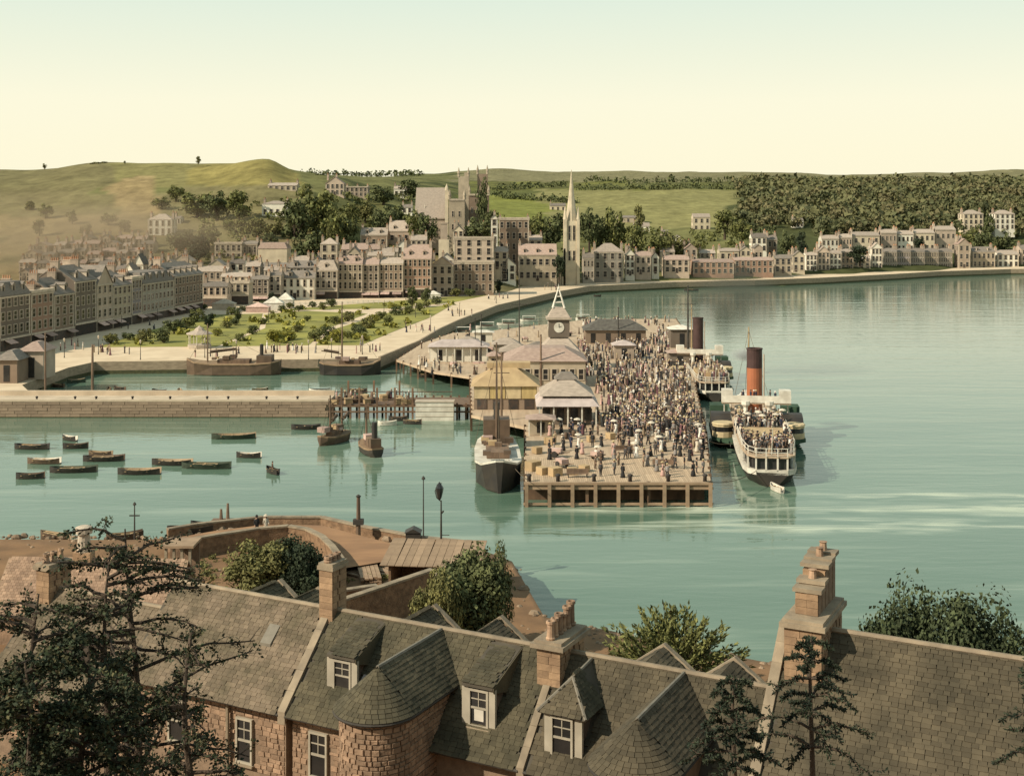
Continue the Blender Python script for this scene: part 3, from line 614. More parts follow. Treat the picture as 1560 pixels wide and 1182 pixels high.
m.obj('flying_buttress', [WM['cream']], t)
put('window', window_mesh(2, 4), t, (-6.5, .72, 2))
# ------------------------------------------------------------------ hill church with nave, tower and turret (castle like)
d = 560; p = ad(690, 372, d)
t = thing('hill_church', 'big castle like stone church with pale nave roof and square towers on the hill', 'church', tuple(p), 0)
S_ = d/F
def bx(m, x0, x1, ytop, ybot, y0, y1, mi=0): m.box((x0-690)*S_, (x1-690)*S_, y0, y1, (372-ybot)*S_, (372-ytop)*S_, mi)
m = MB(); bx(m, 632, 679, 332, 386, 3, 23); x0 = (632-690)*S_; x1 = (679-690)*S_
m.extrude([(x0, 3, (372-332)*S_), (x0, 23, (372-332)*S_), (x0, 13, (372-288)*S_)], (.4, 0, 0)); m.obj('nave', [WM['pink']], t)
m = MB(); zz = (372-332)*S_; zr_ = (372-287)*S_; m.extrude([(x0-.3, 2.5, zz-.6), (x0-.3, 13, zr_), (x0-.3, 23.5, zz-.6), (x0-.3, 23.5, zz-.1), (x0-.3, 13, zr_+.5), (x0-.3, 2.5, zz-.1)], (x1-x0+.3, 0, 0)); m.obj('roof', [RM['pale']], t)
m = MB(); bx(m, 678, 683, 290, 385, -.5, 1.5); m.lathe([(.9, (372-290)*S_), (.7, (372-286)*S_), (.05, (372-280)*S_)], (680.5-690)*S_, .5, 6); m.obj('pinnacle', [WM['cream']], t)
m = MB(); bx(m, 684, 708, 306, 392, -1, 6); m.obj('stair_tower', [WM['tan']], t)
m = MB(); bx(m, 684, 708, 303, 306, -1.3, 6.3); m.obj('parapet', [M_TRIM], t)
m = MB(); bx(m, 697, 713, 268, 384, 9.5, 15); bx(m, 706, 712, 262, 268, 10, 12); m.obj('great_tower', [WM['tan']], t)
m = MB(); bx(m, 713, 744, 298, 388, 9.6, 18); m.obj('hall', [WM['brown']], t)
m = MB(); bx(m, 713, 745, 295, 298, 9.2, 18.3); m.obj('hall_parapet', [WM['cream']], t)
m = MB(); bx(m, 726, 742, 264, 298, 12, 17); m.obj('ruined_tower', [WM['brown']], t)
pn = MB(); pn.lathe([(.55, -.2), (.5, 1.2), (.7, 1.3), (.05, 4.2)], n=6); pn = pn.mesh('pinnacle', [WM['tan']])
for xx, yt, yy in ((684.5, 303, -1), (707.5, 303, -1), (684.5, 303, 6), (707.5, 303, 6), (697.5, 268, 9.8), (712.5, 268, 9.8), (714, 295, 9.8), (744, 295, 9.8), (726.5, 264, 12.3), (741.5, 264, 12.3), (634, 330, 3)): put('pinnacle', pn, t, ((xx-690)*S_, yy, (372-yt)*S_))
for a, b_ in ((690, 330), (700, 330), (690, 350), (700, 350)): put('window', window_mesh(.8, 2.4), t, ((a-690)*S_, -1.05, (372-b_)*S_))
for a in (718, 727, 736): put('window', window_mesh(.8, 2.6), t, ((a-690)*S_, 9.55, (372-325)*S_))
p = ad(647, 366, 566)
t = thing('spirelet', 'thin white spirelet between the cream roof and the hill church', 'spire', tuple(p)); m = MB(); m.lathe([(1.3, -4), (1.2, 3)], 0, 0, 8); m.obj('shaft', [WM['white']], t); m = MB(); m.lathe([(1.35, 3), (.5, 9), (.06, 16.5)], 0, 0, 8); m.obj('spire', [WM['white']], t)
p = ad(676, 420, 480)
t = thing('mill_chimney', 'broad pale chimney stack rising above the cream cottage at the bend', 'chimney', tuple(p)); m = MB(); m.box(-2.0, 2.0, 0, 3, -2, 14); m.obj('stack', [WM['cream']], t); m = MB(); m.box(-1.3, 1.3, .4, 2.6, 14.004, 20); m.box(-1.6, 1.6, .2, 2.8, 20.004, 20.6); m.obj('cap', [WM['pink']], t)
# ------------------------------------------------------------------ trees and bushes
def leafm(n, c, c2, rnd=.3):
    m = mat(n, c, c2, scale=3.5, rough=.75, rnd=rnd, island=True, spec=.15, contrast=(.4, .62)); return m
LM = dict(shade=leafm('leaf_shade', (.07, .085, .038), (.035, .045, .022)), mid=leafm('leaf_mid', (.185, .185, .062), (.095, .10, .036)), dark=leafm('leaf_dark', (.125, .135, .055), (.066, .076, .033)), olive=leafm('leaf_olive', (.20, .185, .068), (.11, .105, .04)), deep=leafm('leaf_deep', (.045, .058, .03), (.022, .03, .017)), gold=leafm('leaf_gold', (.30, .27, .05), (.17, .165, .04)))  # first entry is a plain dark grey green leaf tone
for k_, c_, c2_ in (('wood_mid', (.165, .16, .07), (.10, .098, .046)), ('wood_dark', (.12, .125, .055), (.075, .078, .038)), ('wood_olive', (.185, .165, .08), (.115, .10, .05))): LM[k_] = leafm('leaf_'+k_, c_, c2_, .08)
M_BARK = mat('bark', (.085, .06, .042), (.045, .034, .025), scale=6, rough=.95, rnd=.2, bump=.6)
def leaf_cloud(mb, rr, centres, n, size, jit=.55, flat=1.0):
    for c, rad in centres:
        for _ in range(n):
            v = Vector((rr.gauss(0, 1), rr.gauss(0, 1), rr.gauss(0, 1))).normalized()
            p = Vector(c)+Vector((v.x, v.y, v.z*flat))*rad*rr.uniform(.55, 1.05)
            nn = (v+Vector((rr.gauss(0, jit), rr.gauss(0, jit), rr.gauss(0, jit)))).normalized()
            a = nn.orthogonal().normalized(); a = (Matrix.Rotation(rr.uniform(0, 6.28), 3, nn) @ a); b = nn.cross(a)
            s = size*rr.uniform(.6, 1.3)
            mb.face([p-a*s-b*s*.25, p-a*s*.1-b*s*.7, p+a*s*.9-b*s*.1, p+a*s*.1+b*s*.75])
def crown_centres(rr, k, shape):
    out = []
    while len(out) < k:
        x, y, z = rr.uniform(-.5, .5), rr.uniform(-.5, .5), rr.uniform(.18, 1)
        if shape == 'round': ok = (x*x+y*y)/.19+((z-.58)/.4)**2 < 1
        elif shape == 'tall': ok = (x*x+y*y)/.13+((z-.58)/.42)**2 < 1
        elif shape == 'cone': ok = math.hypot(x, y) < .44*(1.05-z) and z > .12
        else: ok = (x*x+y*y)/.2+((z-.3)/.62)**2 < 1
        if ok: out.append(((x*.82, y*.82, z*.94), rr.uniform(.10, .19) if shape != 'cone' else rr.uniform(.06, .12)))
    return out
TM = {}
def tree_mesh(shape, var, n_c=26, n_l=52, size=.042):
    rr = random.Random(hash((shape, var)) % 9999 if False else (len(shape)*131+var*17))
    cs = crown_centres(rr, n_c, shape); m = MB(); leaf_cloud(m, rr, cs, n_l, size)
    t = MB()
    if shape != 'bush':
        t.tube([(0, 0, -.08), (.01, 0, .2), (.0, .01, .42), (0, 0, .7)], [.045, .034, .024, .008], 6)
        for c, r_ in cs[:7]: t.tube([(0, 0, .25+.12*rr.random()), (c[0]*.5, c[1]*.5, c[2]*.8), c], [.018, .012, .004], 4)
    else:
        for c, r_ in cs[:5]: t.tube([(0, 0, -.05), (c[0]*.5, c[1]*.5, c[2]*.5), c], [.03, .02, .005], 4)
    return m.v, m.f, t
TREEROOT = {}
def tree_proto(shape, var, lk):
    key = (shape, var, lk)
    if key not in TREEROOT:
        v, f, t = tree_mesh(shape, var)
        me = bpy.data.meshes.new('crown'); me.from_pydata(v, [], f); me.materials.append(LM[lk])
        TREEROOT[key] = (me, t.mesh('trunk', [M_BARK]))
    return TREEROOT[key]
def plant(name, label, cat, loc, w, h, shape='round', var=0, lk='mid', group=None, rz=None):
    c, t = tree_proto(shape, var, lk)
    r = thing(name, label, cat, loc, R.uniform(0, 6.28) if rz is None else rz, group); r.scale = (w, w, h)
    put('crown', c, r); put('trunk' if shape != 'bush' else 'stem', t, r); return r
def tree_px(label, px, ytop, ybase, wpx, d=None, shape='round', var=0, lk='mid', name='tree', cat='tree', group=None):
    d = d or ground(px, ybase); p = ad(px, ybase, d)
    return plant(name, label, cat, tuple(p), wpx/F*d*1.08, (ybase-ytop)/F*d, shape, var, lk, group)
T = tree_px
G1 = 'trees on the hillside above the town'
for a in [('broad olive tree right of the white hipped hillside villa', 300, 288, 332, 60, None, 'round', 0, 'mid'), ('dark broad tree in the middle of the left hillside', 330, 290, 338, 46, None, 'round', 1, 'dark'),
    ('bright green tree left of the white pillared villa', 364, 288, 338, 42, None, 'round', 2, 'mid'), ('dark green tree below the white hipped villa', 282, 345, 392, 56, 520, 'round', 3, 'dark'), ('deep green holly tree beside the beige villa', 302, 352, 400, 40, 505, 'round', 0, 'deep'),
    ('mid green tree behind the beige villa', 318, 340, 378, 40, None, 'round', 1, 'mid'), ('pale olive shrub tree under the pillared villa', 392, 330, 366, 36, None, 'round', 2, 'olive'), ('olive tree directly below the pillared villa', 420, 330, 378, 42, 560, 'round', 3, 'olive'),
    ('dark tree behind the blank hall', 408, 350, 392, 40, 530, 'round', 0, 'dark'), ('huge rounded dark tree, tallest of the hillside wood', 478, 278, 372, 86, 575, 'round', 1, 'mid'), ('huge rounded tree at the left shoulder of the wood', 448, 300, 392, 60, 556, 'round', 2, 'dark'),
    ('large tree at the right shoulder of the rounded wood', 510, 304, 398, 62, 560, 'round', 3, 'mid'), ('dark low tree at the front foot of the rounded wood', 470, 345, 408, 62, 525, 'round', 0, 'dark'), ('slender pale poplar at the foot of the rounded wood', 500, 345, 408, 16, 515, 'tall', 1, 'olive'),
    ('dense tree left of the dark white gabled house', 532, 330, 395, 44, 560, 'round', 2, 'dark'), ('bright shrubby tree below the hilltop mansion wing', 556, 302, 340, 40, None, 'round', 3, 'olive'), ('dark tree behind the big cream roofed house', 590, 312, 362, 50, 600, 'round', 1, 'dark'),
    ('dark tree below the hilltop mansion', 532, 305, 350, 36, None, 'round', 0, 'mid'), ('dark clump right of the hilltop mansion wing', 584, 278, 312, 46, None, 'round', 0, 'dark'), ('round dark tree on the crest left of the church nave', 622, 272, 306, 40, None, 'round', 2, 'dark'),
    ('dark tree beside the white low house below the nave', 606, 308, 352, 40, 620, 'round', 3, 'dark'), ('ivy dark tree at the ruined tower of the hill church', 734, 270, 352, 24, 556, 'tall', 2, 'dark'), ('dark leafy tree in front of the hill church nave', 652, 318, 372, 36, 548, 'round', 0, 'dark'), ('mid green tree under the left end of the hill church nave', 632, 316, 368, 34, 556, 'round', 3, 'mid'), ('dark bushy tree below the hill church hall', 728, 330, 376, 50, 532, 'round', 1, 'dark'), ('dark tree between hall and mansion block', 748, 318, 374, 28, 548, 'tall', 3, 'dark'),
    ('dark tree left of the church spire', 838, 318, 378, 54, 580, 'round', 0, 'dark'), ('mid green tree above the church hall', 816, 322, 380, 40, 560, 'round', 1, 'mid'), ('dark evergreen in front of the spire church nave', 852, 388, 427, 24, 505, 'round', 2, 'deep'), ('tall dark tree just right of the spire', 898, 310, 380, 40, 570, 'round', 3, 'dark'),
    ('tall dark tree with ragged top right of the spire', 938, 306, 388, 42, 575, 'round', 0, 'mid'), ('dark tree behind the grey hipped villa', 916, 330, 392, 40, 580, 'round', 1, 'dark'), ('brownish tree above the pale low roofed house', 974, 312, 352, 24, 640, 'tall', 0, 'olive'), ('leafy tree above the pinkish shore house', 966, 340, 398, 44, 572, 'round', 2, 'mid'),
    ('bushy tree on the slope left of the tiny cottage', 1002, 350, 396, 48, 585, 'round', 3, 'mid'), ('light green tree over the low pink shore house', 1034, 352, 396, 44, 590, 'round', 0, 'olive'), ('small light tree near the tiny white cottage', 1052, 362, 392, 34, 600, 'round', 1, 'olive'), ('big round copse beside the tall pale house', 1104, 318, 362, 44, 690, 'round', 2, 'mid'),
    ('second round tree of the copse beside the pale lane', 1130, 330, 372, 40, 680, 'round', 3, 'mid'), ('dark tree behind the white two chimney villa', 1166, 338, 380, 44, 670, 'round', 0, 'dark'), ('dark upright tree at the start of the bay terraces', 1222, 352, 396, 22, 622, 'tall', 1, 'deep'), ('dark tree left of the upper bay row', 1200, 350, 396, 32, 630, 'round', 1, 'dark'),
    ('dark copse tree left of the steep white gable', 1310, 373, 404, 36, 622, 'round', 2, 'deep'), ('dark tree in front of the cream upper villa', 1402, 358, 384, 22, 690, 'round', 3, 'deep'), ('dark bushy tree between the two wood villas', 1506, 322, 362, 24, 790, 'round', 0, 'dark'), ('tree below the twin bay villa', 1480, 346, 384, 42, 745, 'round', 1, 'mid'), ('dark tree behind the greyish pair of houses', 1500, 352, 398, 40, 712, 'round', 2, 'dark'), ('dark tree behind the pale walled house', 1532, 350, 396, 36, 720, 'round', 3, 'dark'),
    ('lone leafy tree standing up on the left skyline', 302, 238, 250, 12, 780, 'tall', 0, 'olive'), ('bushy clump on the left skyline', 150, 244, 254, 30, 806, 'bush', 1, 'olive'), ('little tree at the far left of the skyline', 68, 249, 258, 8, 838, 'tall', 2, 'olive'), ('tiny skyline tree between the clump and the lone tree', 190, 245, 250, 5, 800, 'tall', 3, 'olive')]:
    T(*a)
def beside(px, py, marks, used):
    best = sorted(marks, key=lambda q: math.hypot(q[0]-px, 1.4*(q[1]-py)))
    for q in best:
        dx, dy = px-q[0], py-q[1]
        w_ = (('above' if dy < 0 else 'below') if abs(dy)*1.6 > abs(dx) else ('left of' if dx < 0 else 'right of'))
        for ph in (f'{w_} the {q[2]}', f'a little {"down" if dy > 0 else "up"} from the {q[2]}'):
            if ph not in used: used.add(ph); return ph
    return 'beside the '+best[0][2]
HM = [(243, 345, 'white hipped villa'), (269, 338, 'small white lodge'), (347, 385, 'beige villa'), (418, 320, 'pillared villa'), (430, 287, 'cream farmhouse on the crest'), (302, 246, 'lone skyline tree'), (150, 250, 'skyline clump'), (190, 247, 'tiny skyline tree'), (68, 254, 'little far left skyline tree'), (215, 300, 'bare brown field'), (120, 380, 'top row of smoky houses'), (330, 310, 'dark broad hillside tree')]
hused = set()
hedge = [(45, 318), (70, 330), (60, 356), (110, 338), (130, 356), (165, 340), (190, 350), (180, 372), (230, 372), (268, 304), (285, 318), (350, 352), (372, 350), (246, 316)]
for i, (px, py) in enumerate(hedge):
    T('scrubby olive tree on the hillside '+beside(px, py, HM, hused), px, py-R.uniform(14, 24), py+4, R.uniform(20, 34), None, 'round', i % 4, ['olive', 'mid'][i % 2], group='scrub trees on the left hillside')
# hedgerow lines across the far fields and the wood above the bay: masses nobody could count
def mass(name, label, spots, lk, n_c=5, n_l=17, sz=.115):
    m = MB(); rr = random.Random(len(spots))
    for x, y, z, w, h in spots:
        cs = [((x+rr.uniform(-.35, .35)*w, y+rr.uniform(-.35, .35)*w, z+h*rr.uniform(.3, .8)), w*rr.uniform(.2, .32)) for _ in range(n_c)]
        leaf_cloud(m, rr, cs, n_l, w*sz)
    me = bpy.data.meshes.new(name); me.from_pydata(m.v, [], m.f); me.materials.append(LM[lk]); tag(put(name, me), label, kind='stuff')
rr = random.Random(5); spots = [[], [], []]
while sum(map(len, spots)) < 1500:
    px = rr.uniform(1128, 1640); d = rr.uniform(660, 1500); z = land_z(px, d); py = HY+(34-z)*F/d
    if not (274 < py < 362): continue
    if px < 1240 and py > 352: continue
    if py > 290 and noise.noise(((px-CX)/F*d/75, d/60, 9.2)) > .34: continue
    if abs(py-(347+.0*(px))) < 3 and 1222 < px < 1330: continue
    w = rr.choice([rr.uniform(5, 9), rr.uniform(8, 13), rr.uniform(12, 17)])*(1+(d-660)/1600); spots[rr.choice([0, 0, 1, 2])].append(((px-CX)/F*d, d, z-1, w, rr.uniform(6, 11)*(1+(d-660)/2500)))
for q, lk, nm in zip(spots, ('wood_mid', 'wood_dark', 'wood_olive'), ('mid green', 'dark green', 'olive brown')): mass('woodland', nm+' crowns of the wood covering the slope above the bay', q, lk)
hd = []
for (xa, ya, xb, yb, n) in [(748, 288, 862, 284, 34), (880, 289, 1130, 287, 60), (756, 300, 880, 308, 40), (745, 350, 860, 344, 24), (890, 278, 1200, 276, 50), (420, 246, 480, 264, 22), (480, 266, 640, 268, 40)]:
    for i in range(n):
        px = lerp(xa, xb, (i+rr.random())/n); d = ground(px, lerp(ya, yb, i/n)+rr.uniform(-.6, .6)+1.5, 400); d = min(d, 2500); w = rr.uniform(5, 10)*(d/900); hd.append(((px-CX)/F*d, d, land_z(px, d)-.5, w, w*.5))
mass('hedgerow_thicket', 'dark hedgerow thickets between the far fields', hd, 'dark', 3, 8)
sh = []
for _ in range(420):
    px = rr.uniform(300, 1130); d = rr.uniform(505, 800); z = land_z(px, d); py = HY+(34-z)*F/d
    if not (300 < py < 405) or (px > 830 and py < 352): continue
    w = rr.uniform(4, 9); sh.append(((px-CX)/F*d, d, z-.6, w, w*.7))
mass('garden_shrubbery', 'mixed garden shrubbery between the hillside houses', sh, 'mid', 4, 12)

rr = random.Random(77); fb = []
for _ in range(170):
    px, py = rr.uniform(160, 730), rr.uniform(456, 529)
    lo = 529-(px-150)*.3 if px < 320 else 476-(px-320)*.055
    hi = 529 if px < 550 else 526-(px-550)*.42
    if not (lo+3 < py < hi-2): continue
    p = at(px, py, ZQ); w = rr.uniform(.9, 2.2); fb.append((p.x, p.y, ZQ+.02, w*1.6, w*.55))
mass('flower_beds', 'low flower beds and edging plants dotted over the esplanade lawns', fb, 'gold', 3, 9, .2)
# ------------------------------------------------------------------ esplanade gardens
M_LAWN = mat('garden_lawn', (.30, .275, .065), (.185, .175, .05), scale=.12, rnd=0, rough=1, detail=8)
M_BED = mat('flower_bed', (.13, .14, .04), (.22, .12, .07), scale=.9, rnd=.2, detail=8)
def sheet(name, pts, z, m, label, th=.05):
    b = MB(); b.extrude([Vector((x, y, z-th)) for x, y in pts], (0, 0, th)); return tag(b.obj(name, m), label, kind='structure')
def gp(*q): return [w2(a, b, ZQ) for a, b in q]
sheet('lawn', gp((150, 529), (205, 510), (318, 480), (400, 478), (395, 500), (330, 528)), ZQ+.055, M_LAWN, 'olive lawn at the pointed left end of the gardens')
sheet('lawn', gp((338, 528), (404, 500), (408, 478), (470, 474), (560, 478), (500, 500), (470, 526)), ZQ+.055, M_LAWN, 'bright lawn in the middle of the esplanade gardens')
sheet('lawn', gp((480, 526), (508, 502), (600, 474), (690, 464), (655, 484), (600, 505), (550, 526)), ZQ+.055, M_LAWN, 'bright lawn along the esplanade edge of the gardens')
sheet('lawn', gp((400, 474), (560, 462), (690, 452), (742, 450), (690, 461), (590, 470), (480, 472)), ZQ+.055, M_LAWN, 'narrow far lawn of the gardens below the hotels')
gz = ZQ+.05
bush_spots = [(170, 524, 22, 'olive'), (196, 518, 18, 'dark'), (222, 520, 22, 'olive'), (250, 522, 26, 'dark'), (266, 508, 34, 'dark'), (285, 500, 24, 'mid'), (300, 490, 24, 'mid'), (330, 512, 16, 'gold'), (345, 500, 16, 'olive'), (358, 496, 14, 'dark'), (366, 520, 14, 'mid'), (386, 510, 16, 'dark'), (402, 494, 14, 'mid'), (418, 520, 26, 'gold'), (440, 518, 22, 'gold'), (452, 506, 16, 'olive'),
    (468, 490, 12, 'mid'), (480, 520, 22, 'mid'), (497, 514, 24, 'dark'), (515, 522, 26, 'gold'), (530, 516, 16, 'mid'), (548, 512, 22, 'dark'), (560, 500, 22, 'olive'), (568, 492, 20, 'gold'), (580, 486, 18, 'mid'), (592, 494, 16, 'mid'), (604, 480, 18, 'dark'), (622, 478, 16, 'mid'), (640, 474, 16, 'mid'), (650, 468, 12, 'olive'), (664, 464, 14, 'dark'), (430, 476, 12, 'dark'), (442, 470, 12, 'mid'), (455, 474, 12, 'dark'),
    (476, 468, 12, 'dark'), (492, 472, 14, 'mid'), (505, 468, 16, 'dark'), (372, 474, 14, 'dark'), (352, 480, 14, 'mid'), (400, 468, 14, 'dark'), (416, 462, 18, 'dark'), (640, 450, 24, 'dark'), (652, 448, 24, 'mid'), (676, 448, 16, 'olive'), (694, 452, 16, 'olive'), (716, 452, 16, 'dark'), (736, 446, 14, 'dark'), (545, 505, 12, 'dark'), (310, 472, 14, 'dark'), (600, 470, 14, 'gold'), (530, 490, 18, 'olive'), (510, 494, 14, 'mid')]
GM = [(160, 527, 'pointed tip of the lawns'), (304, 522, 'bandstand'), (318, 490, 'small tree by the bandstand'), (362, 485, 'slim dark garden tree'), (416, 470, 'white marquee'), (434, 466, 'taller white marquee'), (392, 474, 'pink roofed stall'), (414, 462, 'round dark tree by the marquee'), (409, 485, 'garden gas lamp'), (535, 510, 'tall barge mast'), (585, 474, 'esplanade gas lamp'), (628, 460, 'tall dark tree by the brown hotel'), (648, 458, 'second tree by the brown hotel'), (660, 452, 'low pale stall'), (700, 478, 'far esplanade lamp'), (545, 463, 'white garden fence'), (480, 463, 'middle of the white fence'), (240, 488, 'street road lamp'), (470, 530, 'quay lamp by the beds'), (360, 530, 'quay before the long barge'), (600, 500, 'bright esplanade lawn edge'), (740, 450, 'brown flat topped hotel')]
gused = set()
desc = dict(olive='olive', dark='dark green', mid='mid green', gold='yellow green')
for i, (px, py, wp, lk) in enumerate(bush_spots):
    p = at(px, py, ZQ); w_ = wp/F*p.y*1.35
    where = beside(px, py, GM, gused)
    plant('garden_bush', f'{desc[lk]} bush {where}', 'bush', (p.x, p.y, gz), w_, w_*R.uniform(.55, .8), 'bush', i % 4, lk, 'bushes in the esplanade gardens')
for i, (px, py, h_, lk, lab) in enumerate([(318, 500, 4.5, 'deep', 'small dark tree beside the bandstand roof'), (362, 490, 4, 'dark', 'slim dark tree in the middle left of the gardens'), (414, 466, 4.5, 'deep', 'round dark tree by the white marquee'), (628, 468, 7, 'dark', 'tall dark bushy tree in front of the brown hotel'), (648, 462, 6, 'dark', 'second dark tree in front of the brown hotel'), (760, 446, 5, 'deep', 'dark tree beside the twin gabled white house')]):
    p = at(px, py, ZQ); plant('garden_tree', lab, 'tree', (p.x, p.y, gz), h_*.75, h_, 'tall' if i % 2 else 'round', i % 4, lk)
M_WHITE = mat('white_paint', (.70, .65, .55), (.50, .45, .37), scale=.8, rnd=.08); M_IRON = mat('dark_iron', (.055, .048, .04), rnd=.2); M_WOOD = mat('weathered_timber', (.20, .13, .085), (.12, .08, .055), scale=1.5, rnd=.25, stretch=(1, 1, .3), bump=.4); M_TAN = mat('tan_boards', (.46, .33, .18), (.36, .25, .14), scale=.6, rnd=.12)
# bandstand
p = at(304, 530, ZQ); t = thing('bandstand', 'small octagonal bandstand with pale roof at the front of the gardens', 'bandstand', tuple(p))
m = MB(); m.lathe([(2.7, 0), (2.7, .8)], n=8); m.obj('base', [M_TRIM], t)
cm = MB(); cm.tube([(0, 0, .8), (0, 0, 3.2)], .09, 5); cm = cm.mesh('column', [M_WHITE])
for i in range(8): put('column', cm, t, (2.4*math.cos(i*math.pi/4), 2.4*math.sin(i*math.pi/4), 0))
m = MB(); m.lathe([(3.1, 3.2), (2.9, 3.4), (1.2, 4.0), (.9, 4.5), (.5, 4.7), (.05, 5.1)], n=8); m.obj('roof', [RM['pale']], t)
def marquee(px, py, w, h, label, mk=None):
    p = at(px, py, ZQ); t = thing('marquee', label, 'tent', tuple(p)); m = MB(); m.box(-w/2, w/2, 0, 3, 0, h*.55); m.obj('wall', [mk or M_WHITE], t)
    m = MB(); m.rings([[(-w/2-.2, -.2, h*.551), (w/2+.2, -.2, h*.551), (w/2+.2, 3.2, h*.551), (-w/2-.2, 3.2, h*.551)], [(-.1, 1.4, h), (.1, 1.4, h), (.1, 1.6, h), (-.1, 1.6, h)]]); m.obj('canopy', [mk or M_WHITE], t)
marquee(416, 474, 6, 4.5, 'white pointed marquee by the garden fence'); marquee(434, 470, 5, 5, 'second white marquee with a taller peak'); marquee(392, 476, 7, 3, 'low pink roofed stall left of the marquees', M_AWN); marquee(660, 456, 5, 3, 'low pale stall before the pink roofed tenement'); marquee(340, 472, 7, 3.4, 'pale green roofed booth at the corner of the street', M_TRIM)
fn = MB(); a = at(432, 466, ZQ); b_ = at(600, 462, ZQ)
t = thing('garden_fence', 'long white garden fence along the far side of the lawns', 'fence', (0, 0, 0))
for k in range(2): m = MB(); m.tube([a+Vector((0, 0, .45+.5*k)), b_+Vector((0, 0, .45+.5*k))], .09, 4); m.obj('rail', [M_WHITE], t)
pm = MB(); pm.box(-.09, .09, -.09, .09, 0, 1.15); pm = pm.mesh('post', [M_WHITE])
for i in range(22): put('post', pm, t, tuple(a.lerp(b_, i/21)))
# gas lamps along the front
lm = MB(); lm.tube([(0, 0, 0), (0, 0, .5), (0, 0, 3.4)], [.14, .09, .05], 6)
lmh = MB(); lmh.lathe([(.1, 3.4), (.22, 3.9), (.25, 3.95), (.05, 4.2)], n=6)
L0 = None
for i, (px, py) in enumerate([(98, 545), (150, 540), (214, 548), (312, 545), (360, 548), (505, 545), (552, 540), (585, 478), (633, 484), (656, 505), (700, 482), (756, 462), (791, 452), (840, 442), (409, 492), (470, 548), (185, 500), (240, 488)]):
    p = at(px, py, ZQ)
    where = ('on the quay edge by the inner basin' if py > 535 else 'in the gardens' if px < 500 and py > 489 else 'beside the street road' if px < 300 else 'along the curving esplanade')
    if L0 is None: L0 = thing('street_lamp', f'dark gas lamp {where}', 'lamp', tuple(p), 0, 'gas lamps along the front'); lm.obj('post', [M_IRON], L0); lmh.obj('lantern', [M_TRIM], L0)
    else: dup(L0, tuple(p), 0, f'dark gas lamp {where}')

# ------------------------------------------------------------------ steamer pier
PZ = 2.5
M_DECK = mat('pier_deck', (.50, .375, .255), (.40, .29, .195), scale=.5, rnd=0, detail=7, stretch=(3, .25, 1)); M_PILE = mat('pier_pile', (.21, .125, .075), (.12, .075, .048), scale=1.2, rnd=.2, stretch=(1, 1, .4)); M_WALE = mat('pier_fender', (.34, .235, .15), (.25, .17, .11), scale=1, rnd=.12)
def pp(px, py): return w2(px, py, PZ)
deck = [pp(800, 738), pp(1083, 737), pp(1076, 660), pp(1062, 600), pp(1052, 540), pp(1040, 500), pp(1030, 486), pp(900, 486), pp(850, 492), pp(730, 506), pp(690, 507), pp(645, 522), pp(604, 548), pp(660, 566), pp(716, 574), pp(718, 632), pp(800, 650)]
pier = thing('steamer_pier', 'long timber steamer pier with a planked deck on dark piles', 'pier', (0, 0, 0))
b = bmesh.new(); vs = [b.verts.new((x, y, PZ)) for x, y in deck]; f = b.faces.new(vs); ex = bmesh.ops.extrude_face_region(b, geom=[f]); 
for v in ex['geom']:
    if isinstance(v, bmesh.types.BMVert): v.co.z -= .45
bmesh.ops.triangulate(b, faces=b.faces[:]); bmesh.ops.recalc_face_normals(b, faces=b.faces); me = bpy.data.meshes.new('deck'); b.to_mesh(me); b.free(); me.materials.append(M_DECK); put('deck', me, pier)
pl = MB(); pl.box(-.17, .17, -.17, .17, -3.5, PZ+.25); plm = pl.mesh('pile', [M_PILE])
fp = MB(); fp.box(-.2, .2, -.12, .12, -.4, PZ+.1); fpm = fp.mesh('fender_post', [M_WALE])
def along(a, b_, step):
    a, b_ = Vector((*a, 0)), Vector((*b_, 0)); n = max(1, int((b_-a).length/step)); return [a.lerp(b_, i/n) for i in range(n+1)]
for i in range(len(deck)):
    a, b_ = deck[i], deck[(i+1) % len(deck)]
    for q in along(a, b_, 5.4 if i == 0 else 4.0): put('pile', plm, pier, (q.x, q.y+.25, 0))
y0 = deck[0][1]; x0, x1 = deck[0][0], deck[1][0]
for i in range(9): put('fender_post', fpm, pier, (x0+.15+(x1-x0-.3)*i/8, y0-.36, 0))
for z in (2.1, .3):
    m = MB(); m.box(x0-.2, x1+.2, y0-.22, y0-.02, z-.13, z+.13); m.obj('waling', [M_WALE], pier)
for z in (2.15, .9):
    m = MB()
    for i in (1, 2, 3, 4): 
        a, b_ = Vector((*deck[i], z)), Vector((*deck[i+1], z)); m.tube([a, b_], .16, 4)
    m.obj('side_waling', [M_WALE], pier)
m = MB(); m.box(x0-.15, x1+.15, y0-.3, y0+.1, PZ+.01, PZ+.28); m.obj('kerb_beam', [M_WALE], pier)
m = MB(); m.box(x0+.3, x1-.3, y0+3.2, y0+3.4, -3, PZ-.5); m.obj('void_shade_sheet', [M_PILE], pier)  # added dark sheet stands in for the shadow under the deck
# decking boards of the pier head, laid one by one as far as they can be told apart
pb = []; nb = 88
for r_ in range(3):
    for i in range(nb):
        xa = x0+(x1-x0)*i/nb; pb.append((xa+.015, xa+(x1-x0)/nb-.015, y0+.2+r_*5.2, y0+5.36+r_*5.2))
M_PLANK = mat('pier_plank', (.53, .395, .265), (.43, .31, .205), scale=.8, rnd=.15, stretch=(4, .4, 1))
pm = MB(); pm.box(-(x1-x0)/nb/2+.015, (x1-x0)/nb/2-.015, 0, 5.15, 0, .05); pm = pm.mesh('plank', [M_PLANK])
for a, b_, c_, d_ in pb: put('plank', pm, pier, ((a+b_)/2, c_, PZ+.004+R.uniform(0, .012)))
